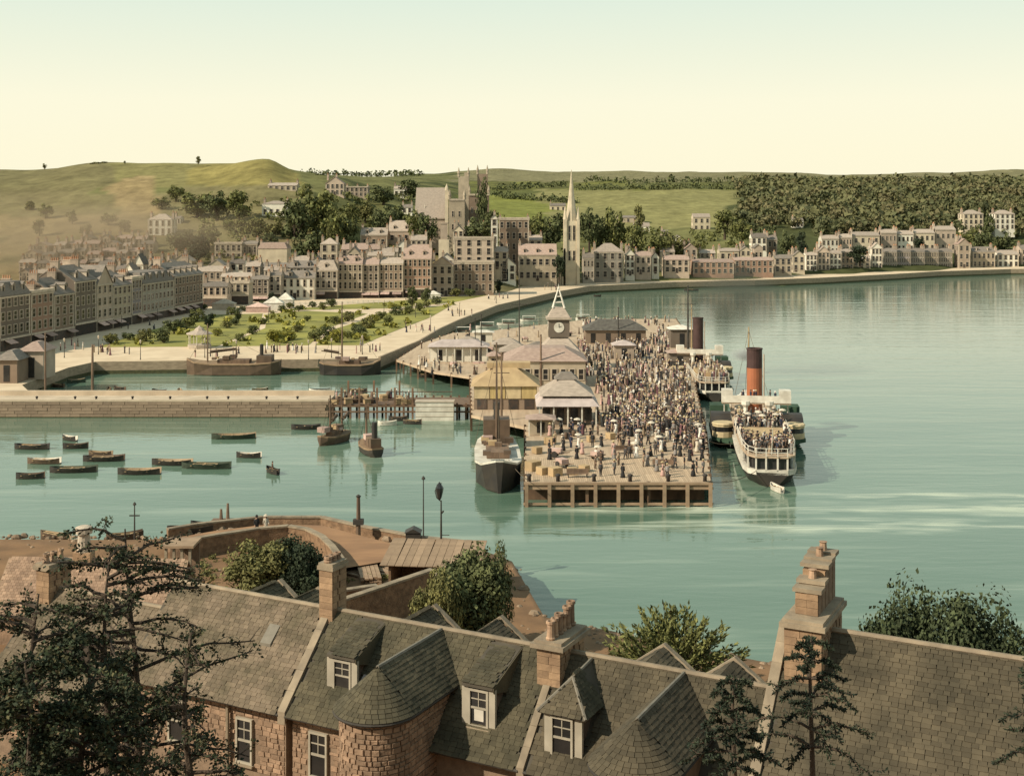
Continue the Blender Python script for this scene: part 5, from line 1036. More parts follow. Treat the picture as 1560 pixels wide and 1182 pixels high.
for a in [('long dark boat low in the water at the left edge under the stone pier', 48, 684, 54, M_HULL, M_HULL, 86), ('short dark boat right of the left edge boat', 115, 683, 36, M_HULL, M_HBROWN, 98), ('tiny boat with a pale cover near the stone pier', 106, 671, 14, M_HULL, M_INL, 60), ('thin pale edged boat low in the water', 67, 706, 52, M_HBROWN, M_INL, 88),
          ('dark boat at the left edge, outermost of the line of boats', 46, 729, 42, M_HULL, M_HBROWN, 96), ('long dark boat lying end on to the outermost boat', 112, 719, 72, M_HULL, M_HGR, 96), ('long dark boat with raised bow above the long one', 158, 702, 62, M_HULL, M_HBROWN, 95), ('dark boat with a short second gunwale behind the raised bow', 153, 695, 38, M_HBROWN, M_INW, 80),
          ('black boat alone in the moorings with a pale rim', 212, 722, 66, M_HULL, M_INW, 92), ('thin boat with rowers between two long dark boats', 262, 708, 60, M_HULL, M_INW, 86), ('long olive boat right of the rowers', 314, 713, 74, M_HGR, M_HGR, 88), ('olive boat with pale side below the stone pier', 356, 668, 64, M_HGR, M_INW, 96), ('small dark boat with a white inside', 379, 697, 38, M_HULL, M_INL, 84),
          ('dark skiff of the lone rower', 415, 721, 18, M_HULL, M_HULL, 40), ('dark boat with white stern under the end of the stone pier', 466, 654, 46, M_HULL, M_HULL, 93), ('dark boat alongside the white landing stage', 628, 646, 24, M_HULL, M_HBROWN, 80), ('white dinghy beside the timber jetty', 590, 648, 30, M_WHITE, M_INL, 100), ('dark boat under the timber jetty', 606, 641, 26, M_HULL, M_HBROWN, 90),
          ('round dark boat in the inner basin by the mooring post', 166, 597, 14, M_HULL, M_HBROWN, 20), ('second dark boat in the inner basin', 182, 595, 14, M_HULL, M_HBROWN, 60), ('little dark boat alone in the inner basin', 242, 599, 14, M_HULL, M_HULL, 70), ('small sailing skiff lying by the stone pier', 274, 599, 16, M_HBROWN, M_INW, 20), ('skiff with pale sail cloth in the inner basin', 396, 597, 24, M_HGR, M_INL, 110), ('boat with a tarpaulin at the end of the stone pier', 432, 603, 14, M_HBROWN, M_HBROWN, 90), ('white boat with dark cover behind the stone pier end', 487, 598, 32, M_WHITE, M_HULL, 95), ('dark punt in the right of the inner basin', 545, 598, 30, M_HULL, M_HBROWN, 85), ('dark boat tied below the curved quay', 650, 575, 30, M_HULL, M_HULL, 95),
          ('green boat drawn up on the west quay slip', 116, 583, 26, M_HGR, M_INW, 120), ('brown boat on the west quay beside the green one', 88, 590, 24, M_HBROWN, M_INW, 70), ('pale boat on the mud of the west quay', 58, 596, 22, M_OCH, M_INL, 40),
          ('small white boat shape standing in for the outflow under the red funnel steamer stern', 1183, 748, 24, M_WHITE, M_INL, 15), ('dark skiff far off the shore road', 1053, 443, 22, M_HULL, M_HULL, 90), ('tiny dark boat off the church steps', 910, 452, 12, M_HULL, M_HULL, 90)]:  # white boat shape stands in for the water outflow at the steamer stern
    boat(*a)
# white canopied pleasure boats off the esplanade
for i, (px, py, L_, lab) in enumerate([(706, 508, 26, 'white canopied pleasure boat nearest the esplanade curve'), (742, 500, 34, 'long white canopied pleasure boat in the row off the esplanade'), (775, 496, 36, 'white canopied pleasure boat in the middle of the row'), (806, 490, 28, 'white canopied pleasure boat left of the clock tower'), (772, 512, 30, 'white canopied pleasure boat behind the tan shed'), (888, 488, 22, 'white pleasure boat right of the clock tower spire')]):
    t = boat(lab, px, py, L_, M_WHITE, M_INL, 90+R.uniform(-8, 8), 'pleasure_boat', group='white canopied pleasure boats'); m = MB(); m.box(-.75, .75, -2.0, 2.0, 1.7, 1.8); m.obj('canopy', [M_WHITE], t); m = MB(); m.box(-.7, .7, -1.6, 1.6, .5, 1.0); m.obj('cabin', [M_HBROWN], t)
    for sx in (-.7, .7):
        for sy in (-1.9, 1.9): m = MB(); m.tube([(sx, sy, .5), (sx, sy, 1.7)], .05, 4); m.obj('canopy_post', [M_WHITE], t)
def barge(label, px, py, Lpx, beam, h, mo, masts=(), house=None, rz=90, name='sailing_barge', cat='barge', boom=True, clutter=6):
    p = at(px, py, 0); L_ = Lpx/F*p.y; t = thing(name, label, cat, tuple(p), math.radians(rz)); B_ = beam/2
    secs = [(-L_/2, B_*.55, B_*.3, h*1.15), (-L_*.42, B_*.85, B_*.7, h*1.02), (-L_*.2, B_, B_*.95, h*.9), (L_*.2, B_, B_*.95, h*.9), (L_*.4, B_*.75, B_*.55, h*1.05), (L_/2, B_*.15, B_*.06, h*1.3)]
    m = MB(); m.rings(hull_rings(secs)); m.obj('hull', [mo], t)
    m = MB(); m.rings([[(-b-.04, y, z-.02), (-b-.04, y, z+.22), (b+.04, y, z+.22), (b+.04, y, z-.02)] for y, b, w_, z in secs]); m.obj('gunwale', [M_WHITE if name == 'puffer' else M_OCH], t)
    m = MB(); m.box(-B_*.5, B_*.5, -L_*.18, L_*.16, h+.0, h+.75); m.obj('hatch', [M_WOOD], t)
    if house: m = MB(); m.box(-B_*.6, B_*.6, -L_*.42, -L_*.26, h+.05, h+house); m.obj('deck_house', [M_HBROWN], t); m = MB(); m.lathe([(.4, h+house), (.38, h+house+2.2)], 0, -L_*.3, 10); m.obj('funnel', [M_HULL], t)
    for y, top in masts:
        m = MB(); m.tube([(0, y*L_, h*.5), (0, y*L_, top)], [.2, .1], 7); m.obj('mast', [M_WOOD], t)
        if boom: m = MB(); m.tube([(0, y*L_-.2, h+2), (.3, y*L_-L_*.34, h+2.7)], .12, 6); m.obj('boom', [M_WOOD], t); m = MB(); m.tube([(0, y*L_-.6, h+2.3), (.3, y*L_-L_*.3, h+2.9)], [.28, .2], 6); m.obj('furled_sail', [M_HBROWN], t)
        m = MB()
        for a in ((-B_, y*L_-.6, h), (B_, y*L_-.6, h), (0, L_*.48, h*1.2), (0, -L_*.46, h*1.1)): m.tube([(0, y*L_, top*.93), a], .03, 3)
        m.obj('stay', [M_ROPE], t)
    for i in range(clutter): m = MB(); x, y = R.uniform(-B_*.6, B_*.6), R.uniform(-.25, .3)*L_; s_ = R.uniform(.3, .7); m.box(x-s_, x+s_, y-s_, y+s_, h+.76, h+.8+s_); m.obj('deck_cargo', [R.choice([M_TAN, M_HBROWN, M_WOOD, M_AWN])], t)
    return t
barge('long brown sailing barge lying along the inner quay with cargo on deck', 356, 570, 142, 5.4, 2.4, M_HBROWN, [(.28, 10.5)], 1.6, 90); barge('dark barge with a tall mast at the right of the inner quay', 534, 570, 92, 5, 2.2, M_HULL, [(-.14, 15)], None, -90); barge('small brown lugger lying across the end of the curved quay', 740, 572, 66, 4, 1.3, M_HBROWN, [], None, 82, boom=False, clutter=3)
barge('dark coasting puffer with a tall mast moored at the left side of the pier head', 758, 725, 236, 5.8, 2.9, M_HULL, [(-.26, 16.5)], 3.4, 182, 'puffer', 'coaster', clutter=9, boom=True)
barge('small fishing smack with rust brown hull and nets on deck', 508, 674, 66, 2.5, 1.0, M_HBROWN, [(.12, 7.0), (-.32, 5.2)], None, 150, 'fishing_smack', 'fishing boat', clutter=7)
barge('little steam launch with a pale funnel and brown hull', 564, 690, 78, 2.5, .95, M_HULL, [(.28, 6.2)], 1.5, 22, 'steam_launch', 'launch', boom=False, clutter=4)
# ------------------------------------------------------------------ people
M_SKIN = mat('skin', (.44, .27, .19), rnd=.1); M_HAIR = mat('hair', (.06, .04, .03), rnd=.3)
CL = {k: mat('cloth_'+k, c, rnd=.12, scale=4) for k, c in dict(black=(.03, .028, .028), charcoal=(.07, .062, .058), brown=(.12, .08, .055), tan=(.34, .25, .165), cream=(.60, .52, .41), white=(.76, .71, .63), pink=(.52, .33, .28), grey=(.26, .235, .215), navy=(.04, .045, .07), plum=(.16, .075, .085)).items()}
STRAW = mat('straw', (.60, .47, .26), rnd=.1)
def body_mesh(stance, coat, legs):
    pose = {0: dict(f=0, a=0), 1: dict(f=.14, a=.1), 2: dict(f=.04, a=-.14)}[stance]; f, a = pose['f'], pose['a']
    P = [(0, 0, .94), (0, 0, 1.12), (0, 0, 1.32), (0, 0, 1.47), (0, -.02, 1.58), (0, -.01, 1.69),
         (-.17, 0, 1.38), (-.23, .03, 1.12), (-.22, -.08-a, .90), (-.215, -.11-a, .82), (.17, 0, 1.38), (.23, .03, 1.12), (.22, -.08+a, .90), (.215, -.11+a, .82),
         (-.09, 0, .84), (-.095, -f, .47), (-.1, -f*1.2+.02, .07), (-.105, -f*1.2-.13, .045), (.09, 0, .84), (.095, f*.8, .47), (.1, f*1.5+.02, .07), (.105, f*1.5-.13, .045)]
    E = [(0, 1), (1, 2), (2, 3), (3, 4), (4, 5), (2, 6), (6, 7), (7, 8), (8, 9), (2, 10), (10, 11), (11, 12), (12, 13), (0, 14), (14, 15), (15, 16), (16, 17), (0, 18), (18, 19), (19, 20), (20, 21)]
    Rr = [(.15, .115), (.135, .105), (.165, .12), (.055, .055), (.085, .1), (.05, .06), (.07, .07), (.05, .05), (.036, .036), (.03, .045), (.07, .07), (.05, .05), (.036, .036), (.03, .045), (.09, .1), (.065, .065), (.045, .045), (.035, .04), (.09, .1), (.065, .065), (.045, .045), (.035, .04)]
    me = bpy.data.meshes.new('skeleton'); me.from_pydata(P, E, []); o = bpy.data.objects.new('skeleton', me); COL.objects.link(o)
    md = o.modifiers.new('s', 'SKIN'); md.use_smooth_shade = True
    for v, r in zip(me.skin_vertices[0].data, Rr): v.radius = r
    me.skin_vertices[0].data[0].use_root = True
    dg = bpy.context.evaluated_depsgraph_get(); ev = bpy.data.meshes.new_from_object(o.evaluated_get(dg)); bpy.data.objects.remove(o); bpy.data.meshes.remove(me)
    ev.name = 'person'; ev.materials.clear()
    for m_ in (CL[coat], M_SKIN, CL[legs], M_HAIR): ev.materials.append(m_)
    for p in ev.polygons:
        c = p.center
        p.material_index = (3 if (c.z > 1.63 or (c.z > 1.52 and c.y > .03)) else 1 if c.z > 1.45 else 1 if (abs(c.x) > .17 and c.z < .9 and c.z > .7) else 0 if c.z > .86 or (abs(c.x) > .16 and c.z > .7) else 2)
    return ev
def hat_mesh(kind, mk):
    m = MB(); cx, cy = 0, -.015
    if kind == 'cap': m.lathe([(.12, 1.66), (.13, 1.70), (.09, 1.76), (.02, 1.775)], cx, cy, 8)
    elif kind == 'bowler': m.lathe([(.17, 1.675), (.175, 1.69), (.115, 1.70), (.11, 1.79), (.05, 1.83)], cx, cy, 8)
    elif kind == 'boater': m.lathe([(.19, 1.69), (.19, 1.705), (.115, 1.71), (.115, 1.80)], cx, cy, 8)
    else: m.lathe([(.26, 1.68), (.25, 1.70), (.13, 1.71), (.14, 1.78), (.06, 1.83)], cx, cy, 8)
    return m.mesh('hat', [mk])
def skirt_mesh(mk):
    m = MB(); m.lathe([(.33, .02), (.30, .25), (.22, .6), (.155, .93), (.135, 1.08)], 0, .02, 9, sy=.95); return m.mesh('skirt', [mk], True)
def parasol_mesh():
    m = MB(); m.tube([(.24, -.13, .85), (.27, -.1, 2.0)], .015, 4); m.lathe([(.55, 1.82), (.4, 1.96), (.15, 2.05), (.02, 2.08)], .27, -.1, 8); return m.mesh('parasol', [CL['cream']])
VAR = []
def man(stance, coat, legs, hat, hm, text): VAR.append((body_mesh(stance, coat, legs), [hat_mesh(hat, hm)], text))
def woman(stance, coat, skirt, hat, hm, text, par=False): VAR.append((body_mesh(stance, coat, skirt), [hat_mesh(hat, hm), skirt_mesh(CL[skirt])]+([parasol_mesh()] if par else []), text))
man(0, 'black', 'charcoal', 'bowler', CL['black'], 'man in black suit and bowler'); man(1, 'charcoal', 'charcoal', 'cap', CL['charcoal'], 'man in charcoal suit and cap'); man(2, 'brown', 'brown', 'cap', CL['brown'], 'man in brown suit and brown cap')
man(0, 'navy', 'navy', 'cap', CL['navy'], 'man in navy jacket and sailor cap'); man(1, 'grey', 'charcoal', 'boater', STRAW, 'man in grey jacket and straw boater'); man(2, 'black', 'grey', 'boater', STRAW, 'man in black jacket and boater'); man(0, 'tan', 'brown', 'cap', CL['tan'], 'man in tan jacket and tan cap')
woman(0, 'black', 'black', 'wide', CL['black'], 'woman in long black dress and hat'); woman(0, 'white', 'charcoal', 'boater', STRAW, 'woman in white blouse and boater'); woman(2, 'cream', 'cream', 'wide', CL['cream'], 'woman in long cream dress and wide hat'); woman(0, 'pink', 'pink', 'wide', STRAW, 'woman in pinkish dress and straw hat')
woman(0, 'plum', 'plum', 'wide', CL['black'], 'woman in plum dress and dark hat'); woman(2, 'brown', 'tan', 'wide', CL['brown'], 'woman in brown jacket and tan skirt'); woman(0, 'white', 'white', 'wide', CL['white'], 'woman in white dress with parasol', True); woman(0, 'grey', 'grey', 'boater', CL['grey'], 'woman in grey walking dress')
VW = [0, 0, 0, 1, 1, 1, 2, 2, 3, 3, 4, 5, 5, 6, 7, 7, 7, 8, 8, 9, 10, 11, 11, 12, 12, 13, 14, 14]
def person(loc, vi, rz, where, group, s=1.0):
    b_, extra, text = VAR[vi]; o = put('person', b_, None, loc, rz); o.scale = (s,)*3
    tag(o, f'{text} {where}', 'person', group)
    for e_ in extra: put(e_.name.split('.')[0], e_, o)
    return o
PR = random.Random(21)
def inpoly(x, y, poly):
    c = False
    for (xa, ya), (xb, yb) in zip(poly, poly[1:]+poly[:1]):
        if (ya > y) != (yb > y) and x < (xb-xa)*(y-ya)/(yb-ya)+xa: c = not c
    return c
spots = []   # (x, y, z, zone)
dense = [(906, 640), (908, 560), (890, 530), (990, 520), (1020, 536), (1044, 546), (1058, 610), (1070, 662), (1000, 668), (930, 662)]
mid_ = [(860, 668), (930, 660), (1072, 660), (1077, 700), (1078, 728), (900, 728), (905, 690)]
def fill(poly, n, mind, zone, z=PZ+.06):
    xs_, ys_ = [p[0] for p in poly], [p[1] for p in poly]; k = 0; tries = 0; mine = []
    while k < n and tries < n*60:
        tries += 1; px, py = PR.uniform(min(xs_), max(xs_)), PR.uniform(min(ys_), max(ys_))
        if not inpoly(px, py, poly): continue
        p = at(px, py, z)
        if n > 300 and noise.noise((p.x/3.2, p.y/5.5, .3))+.7*noise.noise((p.x/1.3, p.y/2, 4.1)) < PR.uniform(-.5, .16): continue
        if any((p.x-q[0])**2+(p.y-q[1])**2 < mind*mind for q in mine): continue
        mine.append((p.x, p.y)); spots.append((p.x, p.y, z, zone(px, py) if callable(zone) else zone)); k += 1
pused = set()
PM = [(880, 724, 'bench facing the water'), (950, 688, 'middle bench'), (1010, 710, 'right hand bench'), (856, 710, 'red loaded barrow'), (910, 698, 'second barrow'), (905, 735, 'third kerb bollard'), (960, 735, 'fourth kerb bollard'), (1018, 735, 'fifth kerb bollard'), (1074, 735, 'corner bollard'), (930, 668, 'pale crate'), (900, 672, 'crate before the pavilion'), (890, 718, 'crate under the red cloth'), (872, 722, 'low tan crate'), (1076, 690, 'steamer side edge'), (1000, 662, 'near rim of the crowd'), (1050, 664, 'right rim of the crowd'), (950, 662, 'left rim of the crowd'), (975, 712, 'open middle planks'), (1045, 720, 'right hand planks')]
def z_mid(px, py): return beside(px, py, PM, pused).replace('a little down from', 'just below').replace('a little up from', 'just above')
def z_dense(px, py): return ('at the near crowd edge' if py > 640 else 'deep in the pier crowd')+(' beside the steamer' if px > 1020 else ' beside the pavilion' if px < 950 else '')
fill(mid_, 66, .75, z_mid); fill([(806, 700), (850, 668), (905, 668), (900, 700)], 12, .9, 'among crates by the shelter'); fill([(985, 640), (1074, 640), (1078, 690), (1000, 690)], 46, .65, z_dense)
nd = len(spots); fill(dense, 900, .36, z_dense)
fill([(824, 655), (905, 655), (905, 664), (830, 664)], 14, .6, 'under the lilac veranda'); fill([(600, 552), (650, 556), (760, 576), (716, 572)], 16, .8, 'on the quay before the canopy shed')
# passengers on the steamer decks
def on_ship(org, rz, s, n, poly, zone, z=3.68):
    M = Matrix.Translation(Vector(org)) @ Matrix.Rotation(rz, 4, 'Z') @ Matrix.Scale(s, 4); k = 0; mine = []
    tries = 0
    while k < n and tries < 9000:
        tries += 1
        x, y = PR.uniform(-7, 7), PR.uniform(0, 60)
        if not inpoly(x, y, poly) or any((x-a)**2+(y-b_)**2 < .26 for a, b_ in mine): continue
        mine.append((x, y)); q = M @ Vector((x, y, z)); spots.append((q.x, q.y, q.z, zone)); k += 1
on_ship(ST1, RZ1, 1, 64, [(-2.7, 1.8), (2.7, 1.8), (3.2, 9), (-3.2, 9)], 'on the red funnel steamer stern')
on_ship(ST1, RZ1, 1, 80, [(-3.4, 17), (-3.2, 9), (-2.7, 9), (-2.7, 17.2), (2.7, 17.2), (2.7, 9), (3.2, 9), (3.4, 28), (-3.4, 28)], 'amidships on the red funnel steamer')
on_ship(ST1, RZ1, 1, 18, [(-3, 45), (3, 45), (1, 55), (-1, 55)], 'on the bow of the red funnel steamer', 2.0)
on_ship(tuple(at(1090, 612, 0)), math.radians(-3), .92, 60, [(-2.7, 1), (2.7, 1), (3.2, 24), (-3.2, 24)], 'on the second steamer', 3.68)
on_ship(ST1, RZ1, 1, 6, [(-3, 30.4), (3, 30.4), (3, 32), (-3, 32)], 'on the bridge of the red funnel steamer', 5.72)
for _ in range(60): p = at(PR.uniform(640, 900), PR.uniform(500, 572), PZ); spots.append((p.x, p.y, PZ+.02, 'between the sheds at the root of the pier'))
fill([(1000, 502), (1018, 500), (1022, 530), (985, 522)], 40, .5, 'at the far end of the pier'); fill([(870, 500), (900, 490), (1020, 489), (1018, 496), (890, 497)], 40, .5, 'behind the far dark shed'); fill([(872, 520), (892, 528), (905, 570), (890, 590), (893, 560)], 40, .5, 'beside the waiting hall')
# strollers on the esplanade and quays
for px, py, n, sx, sy, zone in [(440, 535, 22, 46, 4, 'strolling on the quay in front of the garden beds'), (330, 540, 8, 40, 4, 'on the quay beside the bandstand'), (170, 538, 9, 30, 4, 'on the quay at the left of the inner basin'), (110, 530, 6, 20, 8, 'on the road by the dark street'), (640, 500, 9, 22, 8, 'on the esplanade curve by the boats'), (700, 478, 9, 22, 5, 'walking on the pale esplanade road'), (760, 458, 7, 20, 5, 'walking far along the esplanade'), (560, 532, 8, 20, 7, 'where the esplanade meets the quay'), (830, 440, 4, 20, 3, 'near the church hall on the shore road'), (220, 498, 6, 40, 4, 'on the street road beside the gardens')]:
    for _ in range(n): p = at(px+PR.uniform(-sx, sx), py+PR.uniform(-sy, sy), ZQ); spots.append((p.x, p.y, ZQ+.01, zone))
for _ in range(16): y = PR.uniform(203, 209); spots.append(((PR.uniform(505, 632)-CX)/F*y, y, 2.205, 'among the barrels on the timber jetty'))
spots.sort(key=lambda q: q[1])
for i, (x, y, z, zone) in enumerate(spots[:297]): person((x, y, z), PR.choice(VW), PR.uniform(0, 6.28), zone, 'people crowding the pier and steamers', PR.uniform(.93, 1.04))
# the rest of the crowd, smaller than these, in one mass
cm = MB(); cmats = [M_SKIN]+[CL[k] for k in ('black', 'charcoal', 'brown', 'tan', 'cream', 'white', 'pink', 'grey', 'navy', 'plum')]+[STRAW]
wts = [1, 1, 1, 1, 2, 2, 2, 2, 3, 3, 3, 4, 4, 5, 5, 6, 7, 7, 8, 8, 9, 10, 10]
for x, y, z, zone in spots[297:]:
    a = PR.uniform(0, 6.28); c1, c2 = PR.choice(wts), PR.choice(wts); ca, sa = math.cos(a), math.sin(a); s = PR.uniform(.92, 1.04)
    wom = PR.random() < .5; c2 = c1 if PR.random() < .5 else c2
    prof_ = [(.32 if wom else .15, .16*2 if wom else .13, 0), (.24 if wom else .16, .2 if wom else .12, .55), (.15, .11, .98), (.22, .13, 1.3), (.17, .1, 1.4), (.06, .06, 1.46)]
    rr_ = [[(x+s*(rx*math.cos(t_)*ca-ry*math.sin(t_)*sa), y+s*(rx*math.cos(t_)*sa+ry*math.sin(t_)*ca), z+s*zz_) for t_ in [k*math.pi/3 for k in range(6)]] for rx, ry, zz_ in prof_]
    cm.rings(rr_, [c2, c2, c1, c1, c1]); cm.lathe([(.06, z+1.46*s), (.1, z+1.56*s), (.09, z+1.66*s)], x, y, 5, 0)
    h_ = PR.choice([1, 2, 3, 11, 11, 6]); cm.lathe([(.13 if not wom else .2, z+1.66*s), (.11, z+1.72*s), (.06, z+1.79*s)], x, y, 6, h_)
tag(cm.obj('crowd', cmats, fix=False), 'packed crowd of people further along the steamer pier and promenade', kind='stuff')
# boatmen and walkers standing apart
p = at(415, 720, 0); person((p.x, p.y, .0), 2, 2.0, 'standing in the lone small skiff', None, .85)
# ------------------------------------------------------------------ near houses: ridge frame (t along the ridge, o out towards the camera)
ZR = 14.0
R0 = at(280, 888, ZR); R1 = at(1180, 1050, ZR); U = (R1-R0).normalized(); NN = Vector((U.y, -U.x, 0)); NN = NN if NN.y < 0 else -NN
FR = Matrix(((U.x, NN.x, 0, R0.x), (U.y, NN.y, 0, R0.y), (0, 0, 1, 0), (0, 0, 0, 1)))      # local (t, o, z) -> world; handedness fixed by recalculated normals
RZN = math.atan2(U.y, U.x)
M_SLATE = mat('stone_slate', (.18, .135, .092), (.10, .08, .05), scale=.8, rough=.92, rnd=.2, coords='World', island=True, bump=.8, detail=6)
M_SLATE2 = mat('mossy_slate', (.10, .082, .05), (.052, .046, .028), scale=.55, rough=.92, rnd=.2, coords='World', island=True, bump=.8, detail=6)
M_SLATE3 = mat('ochre_slate', (.105, .083, .052), (.057, .047, .03), scale=.5, rough=.92, rnd=.2, coords='World', island=True, bump=.8, detail=6)
M_UNDER = mat('roof_boarding', (.09, .075, .055), rnd=0)
M_RUBBLE = mat('rubble_stone', (.33, .215, .14), (.22, .145, .095), scale=1.6, rough=.95, rnd=.25, island=True, bump=.7, detail=6)
M_MORTAR = mat('lime_mortar', (.24, .165, .11), scale=3, rnd=0, bump=.4); M_DRESS = mat('skew_stone', (.30, .235, .16), (.21, .165, .115), scale=1.3, rnd=.14, bump=.5, detail=6)
M_LEAD = mat('lead_flashing', (.20, .175, .135), (.15, .13, .1), scale=2, rough=.6, rnd=.08); M_FRAME = mat('window_paint', (.40, .35, .27), rnd=.06); M_CHEEK = mat('cheek_slate', (.16, .115, .085), (.11, .08, .06), scale=2, rnd=.2, island=True, bump=.4)
M_CHIMB = mat('chimney_ashlar', (.34, .22, .13), (.22, .14, .085), scale=1.4, rnd=.2, island=True, bump=.6, detail=6); M_CLAY = mat('terracotta_pot', (.36, .235, .15), (.19, .12, .08), scale=3, rnd=.4, coords='World'); M_CURT = mat('lace_blind', (.66, .60, .50), rnd=0)
SR = random.Random(3)
def fr(mb, name, m_, parent=None, smooth=False):
    mb.v = [tuple(FR @ Vector(p)) for p in mb.v]; return mb.obj(name, m_, parent, smooth=smooth)
SLM = {}
def slate_mesh(w, m_, row):
    k = (round(w, 2), m_.name, row)
    if k not in SLM:
        s = MB(); w = k[0]; L_ = row*1.45; s.rings([[(-w/2, 0, .0), (w/2, 0, .0), (w/2, 0, .028), (-w/2, 0, .028)], [(-w/2, L_, 0), (w/2, L_, 0), (w/2, L_, .016), (-w/2, L_, .016)]]); SLM[k] = s.mesh('slate', [m_])
    return SLM[k]
def slating(parent, O, ax, up, W_, Ls, m_, clip=None, row=.21, wid=(.26, .40), n_ind=0, near=None):
    """lay slates on a plane: origin O at the eaves, ax along, up = unit vector up the slope"""
    ax, up = ax.normalized(), up.normalized(); nn = ax.cross(up)
    if nn.z < 0: nn = -nn
    lst = []; n = int(Ls/row)
    for j in range(n+1):
        x = SR.uniform(-.3, 0); rw = SR.uniform(-.012, .012)
        while x < W_:
            w = SR.choice([.26, .3, .34, .38]) if wid[1] > .3 else SR.choice([.2, .24])
            xc = x+w/2; vj = j*row+SR.uniform(-.012, .012)+rw
            if 0 <= xc-w/2+.05 and xc+w/2-.05 <= W_ and (clip is None or clip(xc, vj+row*.5)): lst.append((xc, vj, w-.018, SR.uniform(0, .016), SR.gauss(0, .028) if SR.random() < .96 else SR.uniform(-.22, .22)))
            x += w
    SR.shuffle(lst); rest = MB()
    if near: lst.sort(key=near)
    tilt = .05
    for i, (xc, vj, w, lift, rot) in enumerate(lst):
        up2 = (up*math.cos(tilt)-nn*math.sin(tilt)); a2 = ax*math.cos(rot)+up2*math.sin(rot); u2 = up2*math.cos(rot)-ax*math.sin(rot); n2 = a2.cross(u2)
        if n2.z < 0: n2 = -n2
        P = O+ax*xc+up*vj+nn*(.03+lift+.02)
        Mx = Matrix(((a2.x, u2.x, n2.x, P.x), (a2.y, u2.y, n2.y, P.y), (a2.z, u2.z, n2.z, P.z), (0, 0, 0, 1)))
        if i < n_ind:
            o = put('slate', slate_mesh(w, m_, row), parent); o.matrix_world = Mx
        else:
            L_ = row*1.45; s = MB(); w_ = w/2
            s.rings([[(-w_, 0, .0), (w_, 0, .0), (w_, 0, .028), (-w_, 0, .028)], [(-w_, L_, 0), (w_, L_, 0), (w_, L_, .016), (-w_, L_, .016)]], 0, True); rest.add(s, Mx)
    if rest.f: tag(rest.obj('slate_courses', [m_], parent), kind='stuff')
def L3(t, o, z): return FR @ Vector((t, o, z))
SQ = math.sqrt(.5)
UPN = Vector((-NN.x*SQ, -NN.y*SQ, SQ))                    # up the front slope
def inr(*boxes): return lambda x, v: not any(a <= x <= b and c <= v <= d for a, b, c, d in boxes)
def house_shell(t, t0, t1, zr, oe, ow, zb, under=True, wall=M_MORTAR):
    ze = zr-oe
    m = MB(); m.extrude([(t0, ow, zb), (t0, ow, zr-ow-.05), (t0, 0, zr-.05), (t0, -ow, zr-ow-.05), (t0, -ow, zb)], (t1-t0, 0, 0)); fr(m, 'wall', [wall], t)
    m = MB(); m.extrude([(t0, oe, ze), (t0, 0, zr), (t0, -oe, ze), (t0, -oe, ze-.1), (t0, 0, zr-.04), (t0, oe, ze-.1)], (t1-t0, 0, 0)); fr(m, 'roof_deck', [M_UNDER], t)
    m = MB(); m.tube([(t0, 0, zr+.06), (t1, 0, zr+.06)], .13, 6); fr(m, 'ridge', [M_DRESS], t)
    m = MB(); m.tube([(t0, oe+.06, ze-.06), (t1, oe+.06, ze-.06)], .07, 6); fr(m, 'gutter', [M_IRON], t)
def far_gable(t, tc, w, zp, zr, parent_m):                # rear cross roof whose peak shows over the ridge
    zp = zr-.08; zb = zp-w*.36; ob = -2.5-SR.uniform(0, .25)
    m = MB(); m.extrude([(tc-w/2, -.05, zb), (tc+w/2, -.05, zb), (tc, -.05, zp)], (0, ob+.05, 0)); fr(m, 'rear_roof', [parent_m], t)
    for sx in (-1, 1):
        O = L3(tc+sx*w/2, ob, zb); up = L3(tc, ob, zp)-O; slating(t, O if sx < 0 else L3(tc+w/2, -.1, zb), NN if sx < 0 else -NN, up, -ob-.1, up.length-.05, parent_m, row=.2)
    m = MB()
    for sx in (-1, 1): m.extrude([(tc+sx*(w/2+.1), ob-.05, zb-.1), (tc, ob-.05, zp+.02), (tc, ob-.05, zp+.17), (tc+sx*(w/2+.1), ob-.05, zb+.08)], (0, -.3, 0))
    fr(m, 'rear_skew', [M_DRESS], t)
def sash(t, parent, tc, o, z0, w, h, blind=False):       # window facing the camera side (+o)
    g = MB(); g.box(tc-w/2, tc+w/2, o-.02, o+.02, z0, z0+h); wd = fr(g, 'window', [M_GLASS], parent)
    f_ = MB(); q = .10
    for a, b_, c, d in ((tc-w/2-q, tc-w/2, z0-q, z0+h+q), (tc+w/2, tc+w/2+q, z0-q, z0+h+q), (tc-w/2, tc+w/2, z0+h, z0+h+q), (tc-w/2, tc+w/2, z0-q, z0)): f_.box(a, b_, o-.05, o+.1, c, d)
    fr(f_, 'frame', [M_FRAME], wd)
    s = MB(); s.box(tc-w/2, tc+w/2, o+.021, o+.06, z0+h*.48, z0+h*.54); s.box(tc-.02, tc+.02, o+.022, o+.05, z0+h*.54, z0+h); s.box(tc-w/2, tc+w/2, o+.0225, o+.045, z0+h*.76, z0+h*.79); fr(s, 'sash_bar', [M_FRAME], wd)
    s = MB(); s.box(tc-w/2-.18, tc+w/2+.18, o-.05, o+.2, z0-.2, z0-.101); fr(s, 'sill', [M_DRESS], wd)
    if blind: s = MB(); s.box(tc-w*.28, tc+w*.3, o+.0235, o+.03, z0+h*.12, z0+h*.46); fr(s, 'blind', [M_CURT], wd)
